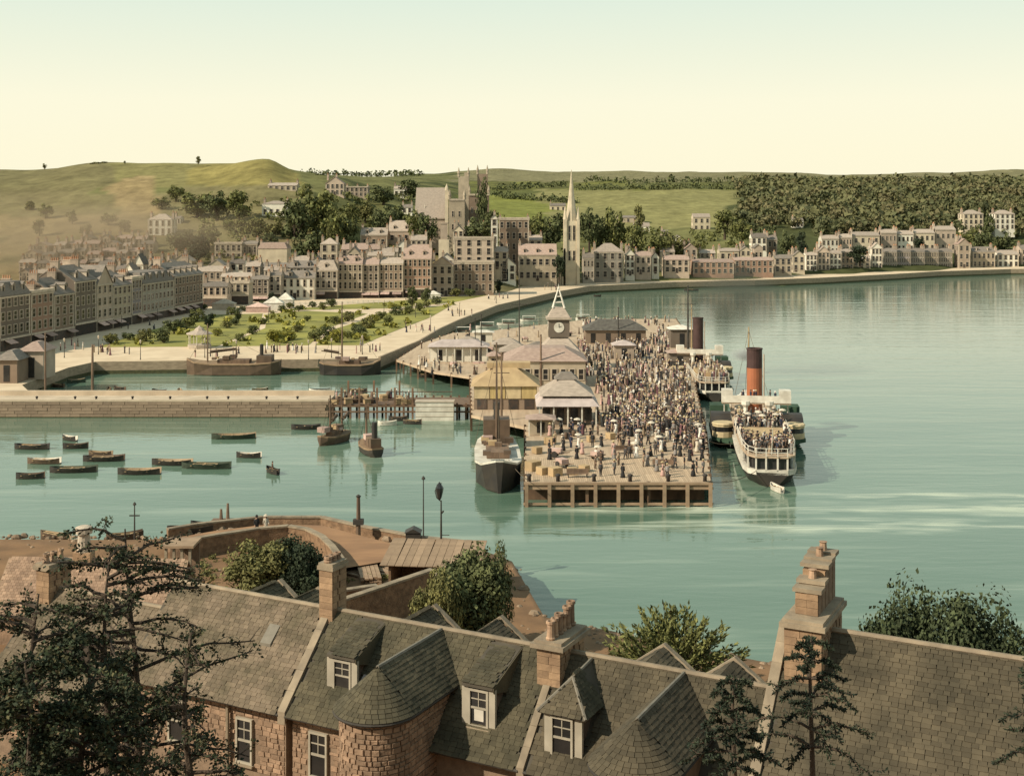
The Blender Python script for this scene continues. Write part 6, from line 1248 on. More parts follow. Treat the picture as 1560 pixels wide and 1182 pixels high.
def dormer(t, t0, t1, of, zt, zb, zback=13.85, blind=False, slate=M_SLATE2):
    """piended dormer standing on the front slope, front face at of"""
    ob = 14-zback
    m = MB(); m.extrude([(t0+.14, of-.08, zb-.35), (t0+.14, of-.08, zt), (t0+.14, max(.2, 14-zt), zt)], (t1-t0-.28, 0, 0)); fr(m, 'dormer_wall', [M_CHEEK], t)
    m = MB(); m.extrude([(t0, of+.18, zt-.02), (t0, of+.18, zt+.1), (t0, ob, zback+.08), (t0, ob, zback-.2), (t0, 14-zt-.1 if 14-zt-.1 < of else of-.3, zt-.02)], (t1-t0, 0, 0)); dr = fr(m, 'dormer_roof', [M_UNDER], t)
    # slate hung verge on the shaded side
    m = MB(); m.extrude([(t1+.004, of+.16, zt-.03), (t1+.004, of+.16, zt+.09), (t1+.004, ob, zback+.06), (t1+.004, 14-zt+.55, zt-.5), (t1+.004, of+.1, zt-.16)], (.05, 0, 0)); fr(m, 'verge', [slate], t)
    up = (L3(0, ob, zback)-L3(0, of+.2, zt+.1)); Ls = up.length; slating(t, L3(t0-.02, of+.2, zt+.1), U, up, t1-t0+.04, Ls-.1, slate, n_ind=0)
    sash(None, t, (t0+t1)/2, of, zb, (t1-t0)*.52, zt-zb-.22, blind)
    for a in (t0+.1, t1-.1): m = MB(); m.box(a-.16, a+.16, of-.1, of+.06, zb-.3, zt-.03); fr(m, 'jamb', [M_FRAME], t)
def bow_wing(t, tc, rad, oa, ze, zr, oback=0.0, slate=M_SLATE2, zb=4.5, ost=None):
    """projecting wing with a half round conical end"""
    n = 14; arc = [(tc-rad*math.cos(math.pi*i/n), oa+rad*math.sin(math.pi*i/n)) for i in range(n+1)]
    m = MB(); k = [(tc-rad, 1.2)]+arc+[(tc+rad, 1.2)]; kw = [(tc+(a-tc)*.9, oa+(b_-oa)*.9 if b_ > oa else b_) for a, b_ in k]
    m.rings([[(a, b_, zb) for a, b_ in kw], [(a, b_, ze-.05) for a, b_ in kw]]); fr(m, 'bow_wall', [M_MORTAR], t)
    m = MB(); rid = [(tc, oback, zr), (tc, oa, zr)]
    # solid roof body
    E1, E2 = [(a, b_, ze) for a, b_ in [(tc-rad*1.06, 14-ze-.2)]+[(tc+(a-tc)*1.06, oa+(b_-oa)*1.06) for a, b_ in arc]+[(tc+rad*1.06, 14-ze-.2)]], None
    top = [(tc, max(0, 0.02), zr)]+[(tc, oa, zr)]*len(arc)+[(tc, .02, zr)]
    for i in range(len(E1)-1):
        q = [E1[i], E1[i+1], top[i+1], top[i]]; q = [q[0], q[1], q[2]] if top[i] == top[i+1] else q
        m.face(q, 0)
    m.face(list(reversed(E1)), 0); fr(m, 'bow_roof', [M_UNDER], t)
    m = MB(); m.tube([(a, b_, z-.03) for a, b_, z in E1], .075, 6); fr(m, 'gutter', [M_IRON], t)
    m = MB(); m.tube([(tc, .1, zr+.05), (tc, oa, zr+.05)], .09, 6); fr(m, 'wing_ridge', [M_LEAD], t)
    # slates: two straight slopes and the cone
    for sx in (-1, 1):
        O = L3(tc+sx*rad*1.06, oa+.14, ze) if sx > 0 else L3(tc-rad*1.06, 14-ze-.2, ze); ax = (-NN if sx > 0 else NN)
        up = L3(tc, oa, zr)-L3(tc+sx*rad*1.06, oa, ze); W_ = oa-(14-ze)+.2; Ls = up.length
        full = oa+.14; W_ += .14
        if sx > 0: slating(t, O, ax, up, full, Ls-.05, slate, clip=lambda x, v, W_=W_, Ls=Ls, full=full: x < W_+(full-W_)*v/Ls)
        else: slating(t, L3(tc-rad*1.06, 0, ze), ax, up, full, Ls-.05, slate, clip=lambda x, v, W_=W_, Ls=Ls, full=full: full-x < W_+(full-W_)*v/Ls)
    rows_ = int(math.hypot(rad*1.06, zr-ze)/.2); rest = MB()
    for j in range(rows_):
        f0, f1 = j/rows_, min(1.0, (j+1.4)/rows_); r0, r1 = rad*1.06*(1-f0)+.05, rad*1.06*(1-f1)+.02; z0, z1 = lerp(ze, zr, f0)+.05, lerp(ze, zr, f1)+.03; nn_ = max(3, int(math.pi*r0/.3))
        for i in range(nn_):
            a0, a1 = math.pi*(i+.04+.5*(j % 2)/1)/nn_, math.pi*(i+.96+.5*(j % 2))/nn_
            if a0 > math.pi: continue
            a1 = min(a1, math.pi); l = SR.uniform(0, .015)
            A = lambda a, r, z: (tc-r*math.cos(a), oa+r*math.sin(a), z)
            rest.rings([[A(a0, r0, z0+l), A(a1, r0, z0+l), A(a1, r0+.008, z0+.018+l), A(a0, r0+.008, z0+.018+l)], [A(a0, r1, z1+l), A(a1, r1, z1+l), A(a1, r1+.01, z1+.02+l), A(a0, r1+.01, z1+.02+l)]])
    rest.v = [tuple(FR @ Vector(p)) for p in rest.v]; tag(rest.obj('cone_slates', [slate], t), kind='stuff')
def skew(t, tt, o0, o1, zr, w=.36, h=.22):                # raking coping on a gable, laid in stones
    n = max(2, int((o1-o0)*1.414/.9)); 
    for i in range(n):
        a, b_ = lerp(o0, o1, i/n)+.01, lerp(o0, o1, (i+1)/n)-.01; m = MB(); m.extrude([(tt-w/2, a, zr-a-.35), (tt-w/2, a, zr-a+h), (tt-w/2, b_, zr-b_+h), (tt-w/2, b_, zr-b_-.35)], (w, 0, 0)); fr(m, 'skew_stone', [M_DRESS], t)
def chimney(parent, t0, t1, o0, o1, zb, zt, pots, capo=.14, m_=M_CHIMB, potaxis='o', ph=(.75, 1.05)):
    """ashlar stack laid in separate stones, with cap and pots"""
    m = MB(); m.box(t0+.05, t1-.05, o0+.05, o1-.05, zb, zt-.02); st = fr(m, 'chimney', [M_MORTAR], parent)
    z = zb; j = 0
    while z < zt-.1:
        h = min(.32, zt-z)
        for (axis, lo, hi, fix, d) in (('t', t0, t1, o1, 1), ('t', t0, t1, o0, -1), ('o', o0, o1, t1, 1), ('o', o0, o1, t0, -1)):
            n = max(1, round((hi-lo)/.55)); off = .0 if j % 2 else .25/n
            cuts = [lo]+[lo+(hi-lo)*min(.92, max(.08, (i/n+off))) for i in range(1, n)]+[hi]
            for a, b_ in zip(cuts, cuts[1:]):
                pr = SR.uniform(0, .025); m = MB(); 
                if axis == 't': m.box(a+.008, b_-.008, min(fix-.06*d, fix+pr*d), max(fix-.06*d, fix+pr*d), z+.008, z+h-.008)
                else: m.box(min(fix-.06*d, fix+pr*d), max(fix-.06*d, fix+pr*d), a+.062, b_-.062, z+.008, z+h-.008)
                fr(m, 'stone', [m_], st)
        z += h; j += 1
    m = MB(); m.box(t0-capo, t1+capo, o0-capo, o1+capo, zt, zt+.2); m.box(t0-capo*.4, t1+capo*.4, o0-capo*.4, o1+capo*.4, zt+.202, zt+.34); fr(m, 'cap', [M_DRESS], st)
    n = pots
    for i in range(n):
        f_ = (i+.5)/n; tx, oy = (lerp(t0, t1, .5), lerp(o0, o1, f_)) if potaxis == 'o' else (lerp(t0, t1, f_), lerp(o0, o1, .5))
        h = SR.uniform(*ph); m = MB(); r_ = SR.uniform(.9, 1.25); m.lathe([(.17*r_, 0), (.19*r_, .08), (.15*r_, .14), (.135*r_, h-.16), (.18*r_, h-.12), (.17*r_, h), (.11*r_, h), (.11*r_, h-.3)], 0, 0, 10); o = m.obj('pot', [M_CLAY], st, smooth=False); o.location = FR @ Vector((tx, oy, zt+.341))
    return st
def rubble(parent, t0, t1, o, z0, z1, holes=(), n_ind=280):
    """front wall facing of irregular stones, at out-distance o"""
    lst = []; z = z0
    while z < z1:
        h = SR.uniform(.16, .28); t = t0-SR.uniform(0, .3)
        while t < t1:
            w = SR.uniform(.22, .6); a, b_ = max(t0, t), min(t1, t+w)
            if b_-a > .08 and not any(a < q[1] and b_ > q[0] and z < q[3] and z+h > q[2] for q in holes): lst.append((a, b_, z, min(z+h, z1)))
            t += w
        z += h
    lst.sort(key=lambda q: -q[3]); rest = MB()
    for i, (a, b_, c, d) in enumerate(lst):
        m = MB(); p_ = SR.uniform(.02, .07); j = lambda: SR.uniform(-.018, .018)
        ring0 = [(a+.01, o-.03, c+.01), (b_-.01, o-.03, c+.01), (b_-.01, o-.03, d-.01), (a+.01, o-.03, d-.01)]; ring1 = [(a+.03+j(), o+p_, c+.03+j()), (b_-.03+j(), o+p_, c+.03+j()), (b_-.03+j(), o+p_, d-.03+j()), (a+.03+j(), o+p_, d-.03+j())]
        m.rings([ring0, ring1])
        if i < n_ind: fr(m, 'stone', [M_RUBBLE], parent)
        else: rest.add(m)
    if rest.f: rest.v = [tuple(FR @ Vector(p)) for p in rest.v]; tag(rest.obj('rubble_courses', [M_RUBBLE], parent), kind='stuff')
# house one, left of the first skew
OE = 3.85
h1 = thing('slated_house', 'stone house with clean pale slates left of the first skew and tall chimney', 'house', tuple(L3(0, 0, 4)))
h1m = h1.matrix_basis.copy()
def reparent_fix(root):                                  # children were built in world space: keep them there
    inv = Matrix.Translation(-Vector(root.location))
    for c in root.children: c.matrix_parent_inverse = inv
house_shell(h1, -.6, 9.35, ZR, OE, 3.3, 3.5)
near_cam = lambda q: q[1]
slating(h1, L3(-.6, OE+.1, ZR-OE-.1), U, UPN, 9.95, 5.5, M_SLATE, n_ind=300, near=lambda q: -q[0]*.35-q[1]+SR.random()*2)
far_gable(h1, 4.3, 2.7, 14.62, ZR, M_SLATE2); far_gable(h1, 6.9, 2.9, 14.66, ZR, M_SLATE2)
sash(None, h1, 6.9, 3.36, 7.2, .8, 2.0); sash(None, h1, 2.6, 3.36, 7.4, .9, 1.9)
rubble(h1, -.6, 9.3, 3.3, 6.8, 10.0, holes=[(6.38, 7.42, 6.95, 9.35), (2.02, 3.18, 7.15, 9.45)], n_ind=240)
m = MB(); m.tube([(5.95, 3.5, 10.0), (5.95, 3.5, 4)], .1, 6); fr(m, 'downpipe', [M_DRESS], h1)
# small raised skylights in the slates
for tt, oo, nm in ((6.9, 1.45, .0),):
    m = MB(); m.extrude([(tt-.32, oo-.45, ZR-oo+.45+.0), (tt-.32, oo+.35, ZR-oo-.35), (tt-.32, oo+.35, ZR-oo-.1), (tt-.32, oo-.45, ZR-oo+.6)], (.64, 0, 0)); fr(m, 'skylight', [M_LEAD], h1)
reparent_fix(h1)
# house two, with dormers and bow
h2 = thing('dormered_house', 'mossy slated house with two dormers and a broad round ended bow', 'house', tuple(L3(15, 0, 4)))
house_shell(h2, 9.75, 22.1, ZR, OE, 3.3, 3.5)
slating(h2, L3(9.75, OE+.1, ZR-OE-.1), U, UPN, 12.35, 5.5, M_SLATE2, clip=inr((1.75, 3.15, 2.1, 6), (4.7, 8.0, 0, 3.2), (9.1, 10.6, 1.7, 6)), n_ind=300, near=lambda q: -q[1]+SR.random()*3)
skew(h2, 9.55, .2, 3.95, ZR, .42, .24)
dormer(h2, 11.35, 12.95, 2.62, 12.86, 11.35); dormer(h2, 18.85, 20.4, 2.85, 12.9, 11.2, blind=True)
bow_wing(h2, 16.08, 1.77, 5.6, 12.3, 14.0)
m = MB(); m.extrude([(15.1, 5.2, 13.03), (15.1, 5.75, 12.85), (15.1, 5.75, 13.05), (15.1, 5.2, 13.45)], (.6, 0, 0)); fr(m, 'skylight', [M_GLASS], h2)
rubble(h2, 9.75, 14.4, 3.3, 6.8, 10.0, holes=[(10.75, 11.85, 7.15, 9.5), (13.08, 14.12, 7.15, 9.5)], n_ind=120); sash(None, h2, 11.3, 3.36, 7.4, .85, 1.95); sash(None, h2, 13.6, 3.36, 7.4, .8, 1.95)
# bow facing in stones
lst = MB(); kk = 0; z = 8.2
while z < 12.1:
    hh = SR.uniform(.18, .3); a = SR.uniform(0, .1)
    while a < math.pi:
        da = SR.uniform(.14, .34); r_ = 1.6; b2 = min(math.pi, a+da)
        q = lambda an, rr_, z_: (16.08-rr_*math.cos(an), 5.6+rr_*math.sin(an), z_)
        m = MB(); pr = r_+SR.uniform(.03, .08); m.rings([[q(a+.012, r_-.05, z+.01), q(b2-.012, r_-.05, z+.01), q(b2-.012, r_-.05, z+hh-.01), q(a+.012, r_-.05, z+hh-.01)], [q(a+.025, pr, z+.03), q(b2-.025, pr, z+.03), q(b2-.025, pr, z+hh-.03), q(a+.025, pr, z+hh-.03)]])
        if kk < 60: fr(m, 'stone', [M_RUBBLE], h2)
        else: lst.add(m)
        kk += 1; a = b2
    z += hh
lst.v = [tuple(FR @ Vector(p)) for p in lst.v]; tag(lst.obj('rubble_courses', [M_RUBBLE], h2), kind='stuff')
for sd, o0_ in ((1, 1.2),):
    lst = MB(); z = 8.2
    while z < 12.1:
        hh = SR.uniform(.18, .3); o_ = o0_
        while o_ < 5.6:
            w_ = SR.uniform(.25, .6); b2 = min(5.6, o_+w_); m = MB(); tx = 16.08+sd*1.593; m.rings([[(tx-.03, o_+.01, z+.01), (tx-.03, b2-.01, z+.01), (tx-.03, b2-.01, z+hh-.01), (tx-.03, o_+.01, z+hh-.01)], [(tx+.05, o_+.03, z+.03), (tx+.05, b2-.03, z+.03), (tx+.05, b2-.03, z+hh-.03), (tx+.05, o_+.03, z+hh-.03)]]); lst.add(m); o_ = b2
        z += hh
    lst.v = [tuple(FR @ Vector(p)) for p in lst.v]; tag(lst.obj('rubble_courses', [M_RUBBLE], h2), kind='stuff')
far_gable(h2, 13.9, 2.7, 14.66, ZR, M_SLATE3); far_gable(h2, 17.7, 2.9, 14.72, ZR, M_SLATE3)
chimney(h2, 9.25, 10.05, -.7, .5, 12.9, 16.1, 3, capo=.08, ph=(.3, .45))
chimney(h2, 21.7, 22.85, -1.35, 1.25, 12.2, 14.5, 6, capo=.24, ph=(.7, 1.2))
reparent_fix(h2)
# house three, right
h3 = thing('bowed_house', 'ochre slated house with pyramid roofed dormer and second bow at the right of the row', 'house', tuple(L3(27, 0, 4)))
house_shell(h3, 22.35, 33.2, ZR, OE, 3.3, 3.5)
slating(h3, L3(22.35, OE+.1, ZR-OE-.1), U, UPN, 10.85, 5.5, M_SLATE3, clip=inr((.75, 2.45, 1.4, 3.6), (4.2, 7.8, 0, 3.2)), n_ind=300, near=lambda q: -q[1]+SR.random()*3)
skew(h3, 22.2, 1.3, 3.95, ZR, .34, .2)
bow_wing(h3, 28.2, 1.77, 5.6, 12.3, 14.0, slate=M_SLATE3)
# pyramid dormer
d0, d1, of, zb, zt = 23.05, 24.75, 3.15, 10.75, 12.55
m = MB(); m.extrude([(d0+.1, of-.05, zb-.4), (d0+.1, of-.05, zt), (d0+.1, 14-zt, zt)], (d1-d0-.2, 0, 0)); fr(m, 'dormer_wall', [M_CHEEK], h3)
dc = (d0+d1)/2; q = .28; A = [(d0-q, of+.25, zt), (d1+q, of+.25, zt), (d1+q, 14-zt-.1, zt), (d0-q, 14-zt-.1, zt)]; ap = (dc, of-.95, 13.75); bk = (dc, .2, 13.9)
m = MB(); m.face([A[0], A[1], ap]); m.face([A[1], A[2], bk, ap]); m.face([A[3], A[0], ap, bk]); m.face(A[::-1]); fr(m, 'dormer_roof', [M_UNDER], h3)
def tri_slates(parent, p0, p1, p2, p3, m_):
    p0, p1, p2, p3 = [FR @ Vector(p) for p in (p0, p1, p2, p3)]; ax = (p1-p0); W_ = ax.length; ax.normalize(); up = (p2-p0)-ax*((p2-p0).dot(ax)); Ls = up.length; up.normalize()
    x2, x3 = (p2-p0).dot(ax), (p3-p0).dot(ax); slating(parent, p0, ax, up, W_, Ls-.02, m_, clip=lambda x, v: lerp(0, x3, v/Ls) <= x <= lerp(W_, x2, v/Ls), row=.18)
tri_slates(h3, A[0], A[1], ap, ap, M_SLATE3); tri_slates(h3, A[1], A[2], bk, ap, M_SLATE2); tri_slates(h3, A[3], A[0], ap, bk, M_SLATE3)
for a, b_ in ((A[0], ap), (A[1], ap), (ap, bk)): m = MB(); m.tube([Vector(a)+Vector((0, 0, .06)), Vector(b_)+Vector((0, 0, .08))], .075, 6); fr(m, 'hip_lead', [M_LEAD], h3)
sash(None, h3, dc-.06, of+.02, zb, .85, 1.62)
for a in (d0+.14, d1-.14): m = MB(); m.box(a-.17, a+.17, of-.1, of+.07, zb-.35, zt-.02); fr(m, 'jamb', [M_FRAME], h3)
far_gable(h3, 26.2, 3.0, 14.8, ZR, M_SLATE3); far_gable(h3, 29.6, 3.0, 14.75, ZR, M_SLATE3)
reparent_fix(h3)
# tall house on the right with the great chimney
h4 = thing('tall_house', 'taller house on the right with broad mossy stone slates and a great ashlar chimney', 'house', tuple(L3(45, 0, 4)))
ZR4, OE4 = 16.8, 7.2
house_shell(h4, 32.75, 62, ZR4, OE4, 6.6, 3.0)
slating(h4, L3(32.75, OE4+.1, ZR4-OE4-.1), U, UPN, 29.2, 10.25, M_SLATE3, row=.2, n_ind=300, near=lambda q: abs(q[0]-9)*.5-q[1]*.7+SR.random()*4)
skew(h4, 32.6, .1, 7.2, ZR4, .42, .26)
CH = chimney(h4, 33.0, 34.5, -1.9, 1.75, 15.0, 17.3, 0, capo=.17)
for i in range(5):                                       # separate flue shafts in a row, stepped like old repairs
    o0_ = 1.0-i*.62; top_ = [18.55, 18.75, 19.25, 19.35, 19.45][i]
    m = MB(); m.box(33.3, 34.2, o0_-.5, o0_, 17.64, top_-.02); sh_ = fr(m, 'flue_shaft', [M_MORTAR], h4); z = 17.65; j = 0
    while z < top_-.1:
        hh = min(.3, top_-z)
        for q in range(2):
            m = MB(); m.box(33.27+q*.46-SR.uniform(0, .02), 33.72+q*.46, o0_-.52, o0_+.03+SR.uniform(0, .03), z+.008, z+hh-.008); fr(m, 'stone', [M_CHIMB], sh_)
        z += hh
    m = MB(); m.box(33.16, 34.34, o0_-.58, o0_+.1, top_, top_+.16); fr(m, 'cap', [M_DRESS], sh_)
    if i in (1, 3, 4): m = MB(); m.lathe([(.17, 0), (.14, .3), (.18, .36), (.12, .36)], 0, 0, 9); o = m.obj('pot', [M_CLAY], sh_); o.location = L3(33.75, o0_-.24, top_+.161)
m = MB(); m.extrude([(43.4, 5.4, 11.55), (43.4, 6.5, 10.45), (43.4, 6.5, 10.65), (43.4, 5.4, 11.75)], (1.1, 0, 0)); sk = fr(m, 'skylight', [M_FRAME], h4); m = MB(); m.extrude([(43.52, 5.52, 11.66), (43.52, 6.38, 10.8), (43.52, 6.38, 10.83), (43.52, 5.52, 11.69)], (.86, 0, 0)); fr(m, 'pane', [M_GLASS], sk)
reparent_fix(h4)
# ------------------------------------------------------------------ shore road, garden wall, boat yard
ZS = 2.9
def gz_(x, y): return near_z(x, y)
M_ROAD = mat('shore_road', (.34, .19, .10), (.24, .135, .075), scale=.5, rnd=0, rough=1, detail=8, stretch=(.4, 1, 1)); M_GWALL = mat('garden_wall_stone', (.27, .165, .095), (.15, .09, .052), scale=2.2, rnd=.12, bump=1.2, detail=6, island=True); M_TURF = mat('rough_turf', (.115, .105, .04), (.19, .13, .07), scale=.5, rnd=0, detail=8)
def strip(name, inner, outer, z, m, label):
    b = MB(); n = len(inner)
    for i in range(n-1): b.face([(*inner[i], z), (*inner[i+1], z), (*outer[i+1], z), (*outer[i], z)])
    o = b.obj(name, m); return tag(o, label, kind='structure')
inn = [(250, 842), (330, 828), (395, 818), (440, 814), (468, 819), (490, 830), (506, 846), (520, 866)]
out = [(250, 822), (330, 808), (395, 800), (440, 799), (490, 800), (540, 813), (590, 826), (640, 846)]
strip('shore_road', [w2(*q, 3.05) for q in inn], [w2(*q, 3.05) for q in out], 3.05, M_ROAD, 'pinkish brown shore road curving round the walled garden')
def wall_run(name, label, pts, z0, h, th, m, cap, cat='wall', step=1.2):
    t = thing(name, label, cat, (pts[0][0], pts[0][1], z0)); inv = -Vector((pts[0][0], pts[0][1], z0))
    segs_ = []
    for a, b_ in zip(pts, pts[1:]):
        a, b_ = Vector((*a, 0)), Vector((*b_, 0)); n = max(1, int((b_-a).length/step)); segs_ += [(a.lerp(b_, i/n), a.lerp(b_, (i+1)/n)) for i in range(n)]
    body = MB()
    for a, b_ in segs_:
        d_ = (b_-a).normalized(); n_ = Vector((-d_.y, d_.x, 0))*th/2; z1 = Vector((0, 0, z0-1)); body.extrude([a-n_+z1+inv, a+n_+z1+inv, b_+n_+z1+inv, b_-n_+z1+inv], (0, 0, h+1))
    body.obj('masonry', [m], t)
    for a, b_ in segs_:
        d_ = (b_-a).normalized(); n_ = Vector((-d_.y, d_.x, 0))*(th/2+.08); z1 = Vector((0, 0, z0+h+.003)); c = MB(); c.extrude([a-n_+d_*.01+z1+inv, a+n_+d_*.01+z1+inv, b_+n_-d_*.01+z1+inv, b_-n_-d_*.01+z1+inv], (0, 0, .16)); c.obj('coping_stone', [cap], t)
    return t
wall_run('garden_wall', 'curved stone garden wall beside the shore road, shaded on its inner side', [w2(*q, 3.1) for q in [(262, 840)]+inn[1:]]+[w2(522, 890, 3.1), w2(515, 930, 3.1)], 2.7, 1.15, .45, M_GWALL, M_DRESS)
wall_run('sea_kerb', 'low stone kerb along the outer edge of the shore road', [w2(*q, 2.3) for q in [(255, 814), (300, 806), (400, 795), (490, 795), (545, 808), (640, 826), (735, 836)]], 2.2, .55, .4, M_GWALL, M_DRESS, 'kerb', 2.0)
wall_run('yard_wall', 'tall shaded brown yard wall running behind the roofs', [(-12.6, 88.4), (-6.2, 96.4)], 2.8, 3.1, .4, M_GWALL, M_DRESS)
wall_run('yard_wall', 'short pale topped yard wall left of the tall brown one', [(-14.2, 93.4), (-10.4, 95.3)], 2.8, 2.2, .4, M_GWALL, M_DRESS)
# boat yard shed
t = thing('boat_shed', 'low open fronted boat shed with a sloping brown plank roof', 'shed', (-6.6, 99.5, 2.75), -.1)
m = MB(); m.box(-3.4, -3.2, 0, 5, -.5, 2.6); m.box(3.2, 3.4, 0, 5, -.5, 2.6); m.box(-3.2, 3.2, 4.8, 5, -.5, 3.2); m.box(.6, 3.2, .0, .2, -.5, 2.5); m.obj('wall', [M_GWALL], t)
m = MB(); m.box(.25, .55, -.1, .25, -.5, 2.6); m.obj('post', [M_FRAME], t)
pm_ = MB(); pm_.box(-.29, .29, 0, 5.6, 0, .06); pm_ = pm_.mesh('roof_plank', [M_WALE])
for i in range(13):
    o = put('roof_plank', pm_, t, (-3.75+.62*i, -.4, 2.62+R.uniform(0, .02))); o.rotation_euler = (.13, 0, R.uniform(-.01, .01))
# sawn timber lying about the yard
tm = MB(); tm.box(-.16, .16, -3.2, 3.2, 0, .12); tm = tm.mesh('timber_baulk', [M_WALE]); tm2 = MB(); tm2.box(-.12, .12, -2.4, 2.4, 0, .1); tm2 = tm2.mesh('timber_baulk', [M_WOOD])
for i in range(64):
    px, py = PR.uniform(505, 700), PR.uniform(822, 866); p = at(px, py, 3.0)
    o = put('timber_baulk', PR.choice([tm, tm, tm2]), None, (p.x, p.y, gz_(p.x, p.y)+.06+.05*(i % 3)), 1.1+PR.uniform(-.35, .35)); tag(o, 'sawn timber lying fanned out on the boat yard '+('by the curved wall' if px < 560 else 'before the open shed' if px > 610 else 'in the middle'), 'timber', 'sawn timbers in the boat yard')
for k_, (px, py, rz_, lab) in enumerate([(540, 838, .5, 'stack of sawn timber nearest the curved wall'), (575, 842, .9, 'stack of sawn timber in the middle of the yard'), (612, 836, .3, 'stack of sawn timber behind the tarred hut'), (660, 858, 1.2, 'low stack of sawn timber beside the near gas lamp'), (560, 862, .2, 'stack of pale timber in front of the yard shed')]):
    p = at(px, py, 3.0); t = thing('timber_stack', lab, 'timber stack', (p.x, p.y, near_z(p.x, p.y)), rz_)
    for l_ in range(4):
        for q_ in range(5): o = put('timber_baulk', tm, t, (-.7+.36*q_+PR.uniform(-.03, .03), PR.uniform(-.3, .3), .06+.14*l_))
t = thing('tar_hut', 'small dark tarred hut near the thin pole', 'hut', tuple(at(629, 828, 2.4))); m = MB(); m.box(-.7, .7, 0, 1.2, -.3, 1.0); m.obj('wall', [M_HULL], t); m = MB(); m.extrude([(-.8, -.1, 1.0), (.8, -.1, 1.0), (0, -.1, 1.4)], (0, 1.4, 0)); m.obj('roof', [M_HULL], t)
# shingle, rocks and weeds along the shore and in the yard
sm = MB(); rr = random.Random(31)
def rock(m, x, y, z, r):
    k = [rr.uniform(.7, 1.2) for _ in range(6)]; ph = rr.uniform(0, 6)
    m.rings([[(x+r*k[i]*math.cos(ph+i*1.047)*f_, y+r*k[i]*.8*math.sin(ph+i*1.047)*f_, z+r*q*rr.uniform(.8, 1.2)) for i in range(6)] for f_, q in ((.9, -.4), (1, .05), (.55, .5))])
n_ = 0
while n_ < 620:
    x = rr.uniform(-56, 24); ye = shore_y(x); y = ye-abs(rr.gauss(0, 1.6))-.2 if rr.random() < .6 else rr.uniform(88, ye)
    if y > ye: continue
    rock(sm, x, y, near_z(x, y)*(1 if y < ye-1.2 else .5), rr.uniform(.06, .3) if rr.random() < .9 else rr.uniform(.3, .6)); n_ += 1
tag(sm.obj('shore_shingle', [mat('shingle_stone', (.27, .19, .125), (.16, .115, .075), scale=2, rnd=.3, island=True)], fix=False), 'loose stones and shingle along the brown shore edge', kind='stuff')
wd_ = []
for _ in range(260):
    px, py = rr.uniform(255, 740), rr.uniform(822, 900); p = at(px, py, 2.8)
    if p.y > shore_y(p.x)-1 or noise.noise((p.x/5, p.y/5, 1)) < -.05: continue
    w = rr.uniform(.4, 1.2); wd_.append((p.x, p.y, near_z(p.x, p.y)-.05, w, w*.45))
mass('weeds', 'rough weeds and grass tufts scattered over the yard and garden', wd_, 'olive', 4, 16, .1)
# posts and lamps on the near shore
p = at(546, 815, 2.5); t = thing('beacon_post', 'thick dark beacon post with a cross box on the shore edge', 'post', tuple(p)); h = H-(757-HY)/F*p.y-2.5
m = MB(); m.tube([(0, 0, -.5), (0, 0, h)], [.24, .17], 8); m.obj('shaft', [M_WOOD], t); m = MB(); m.box(-.5, .5, -.3, .3, 1.05, 1.55); m.obj('cross_box', [M_IRON], t); m = MB(); m.lathe([(.22, h), (.26, h+.1), (.05, h+.25)], n=8); m.obj('cap', [M_IRON], t)
pole('thin tall grey pole on the near shore', 645, 731, 848, .075, 2.6)
p = at(672, 848, 2.6); t = thing('street_lamp', 'tall near gas lamp with a round lantern head and ladder bar', 'lamp', tuple(p)); k = p.y/F; zz = lambda py: H-(py-HY)*k-2.6
m = MB(); m.tube([(0, 0, -.3), (0, 0, .9), (0, 0, zz(762))], [.16, .11, .06], 8); m.obj('post', [M_IRON], t); m = MB(); m.tube([(-.1, 0, zz(815)), (.75, 0, zz(815))], .035, 5); m.obj('ladder_bar', [M_IRON], t)
m = MB(); m.lathe([(.06, zz(762)), (.2, zz(758)), (.34, zz(748)), (.38, zz(743)), (.2, zz(738)), (.04, zz(734))], -.15, 0, 9); m.obj('lantern', [M_GLASS], t)
m = MB(); m.tube([(0, 0, zz(764)), (-.4, 0, zz(758)), (-.55, 0, zz(748)), (-.35, 0, zz(738)), (.05, 0, zz(736))], .045, 5); m.obj('scroll_bracket', [M_IRON], t); m = MB(); m.tube([(0, 0, zz(783)), (.22, 0, zz(778))], [.05, .09], 5); m.obj('tap', [M_IRON], t)
for vi, px, py, lab in ((0, 391, 813, 'walking on the near shore road'), (9, 405, 812, 'walking on the near shore road')): q = at(px, py, 3.05); person(tuple(q), vi, .6, lab, None, 1.0)
for i, (px, py) in enumerate([(655, 846), (662, 848), (684, 848), (694, 846), (668, 852)]): q = at(px, py, 2.75); person((q.x, q.y, gz_(q.x, q.y)+.03), [1, 7, 2, 11, 3][i], i*1.3, 'at the near gas lamp', None)
t = thing('mooring_dolphin', 'pair of dark mooring posts on a block off the shore edge', 'mooring', tuple(at(342, 800, 1))); m = MB(); m.box(-1.3, 1.3, -.6, .6, -1.5, .6); m.obj('block', [M_WOOD], t)
for x, h in ((-.35, 1.7), (.35, 2.3)): m = MB(); m.tube([(x, 0, .6), (x, 0, h)], [.2, .12], 7); m.obj('post', [M_WOOD], t)
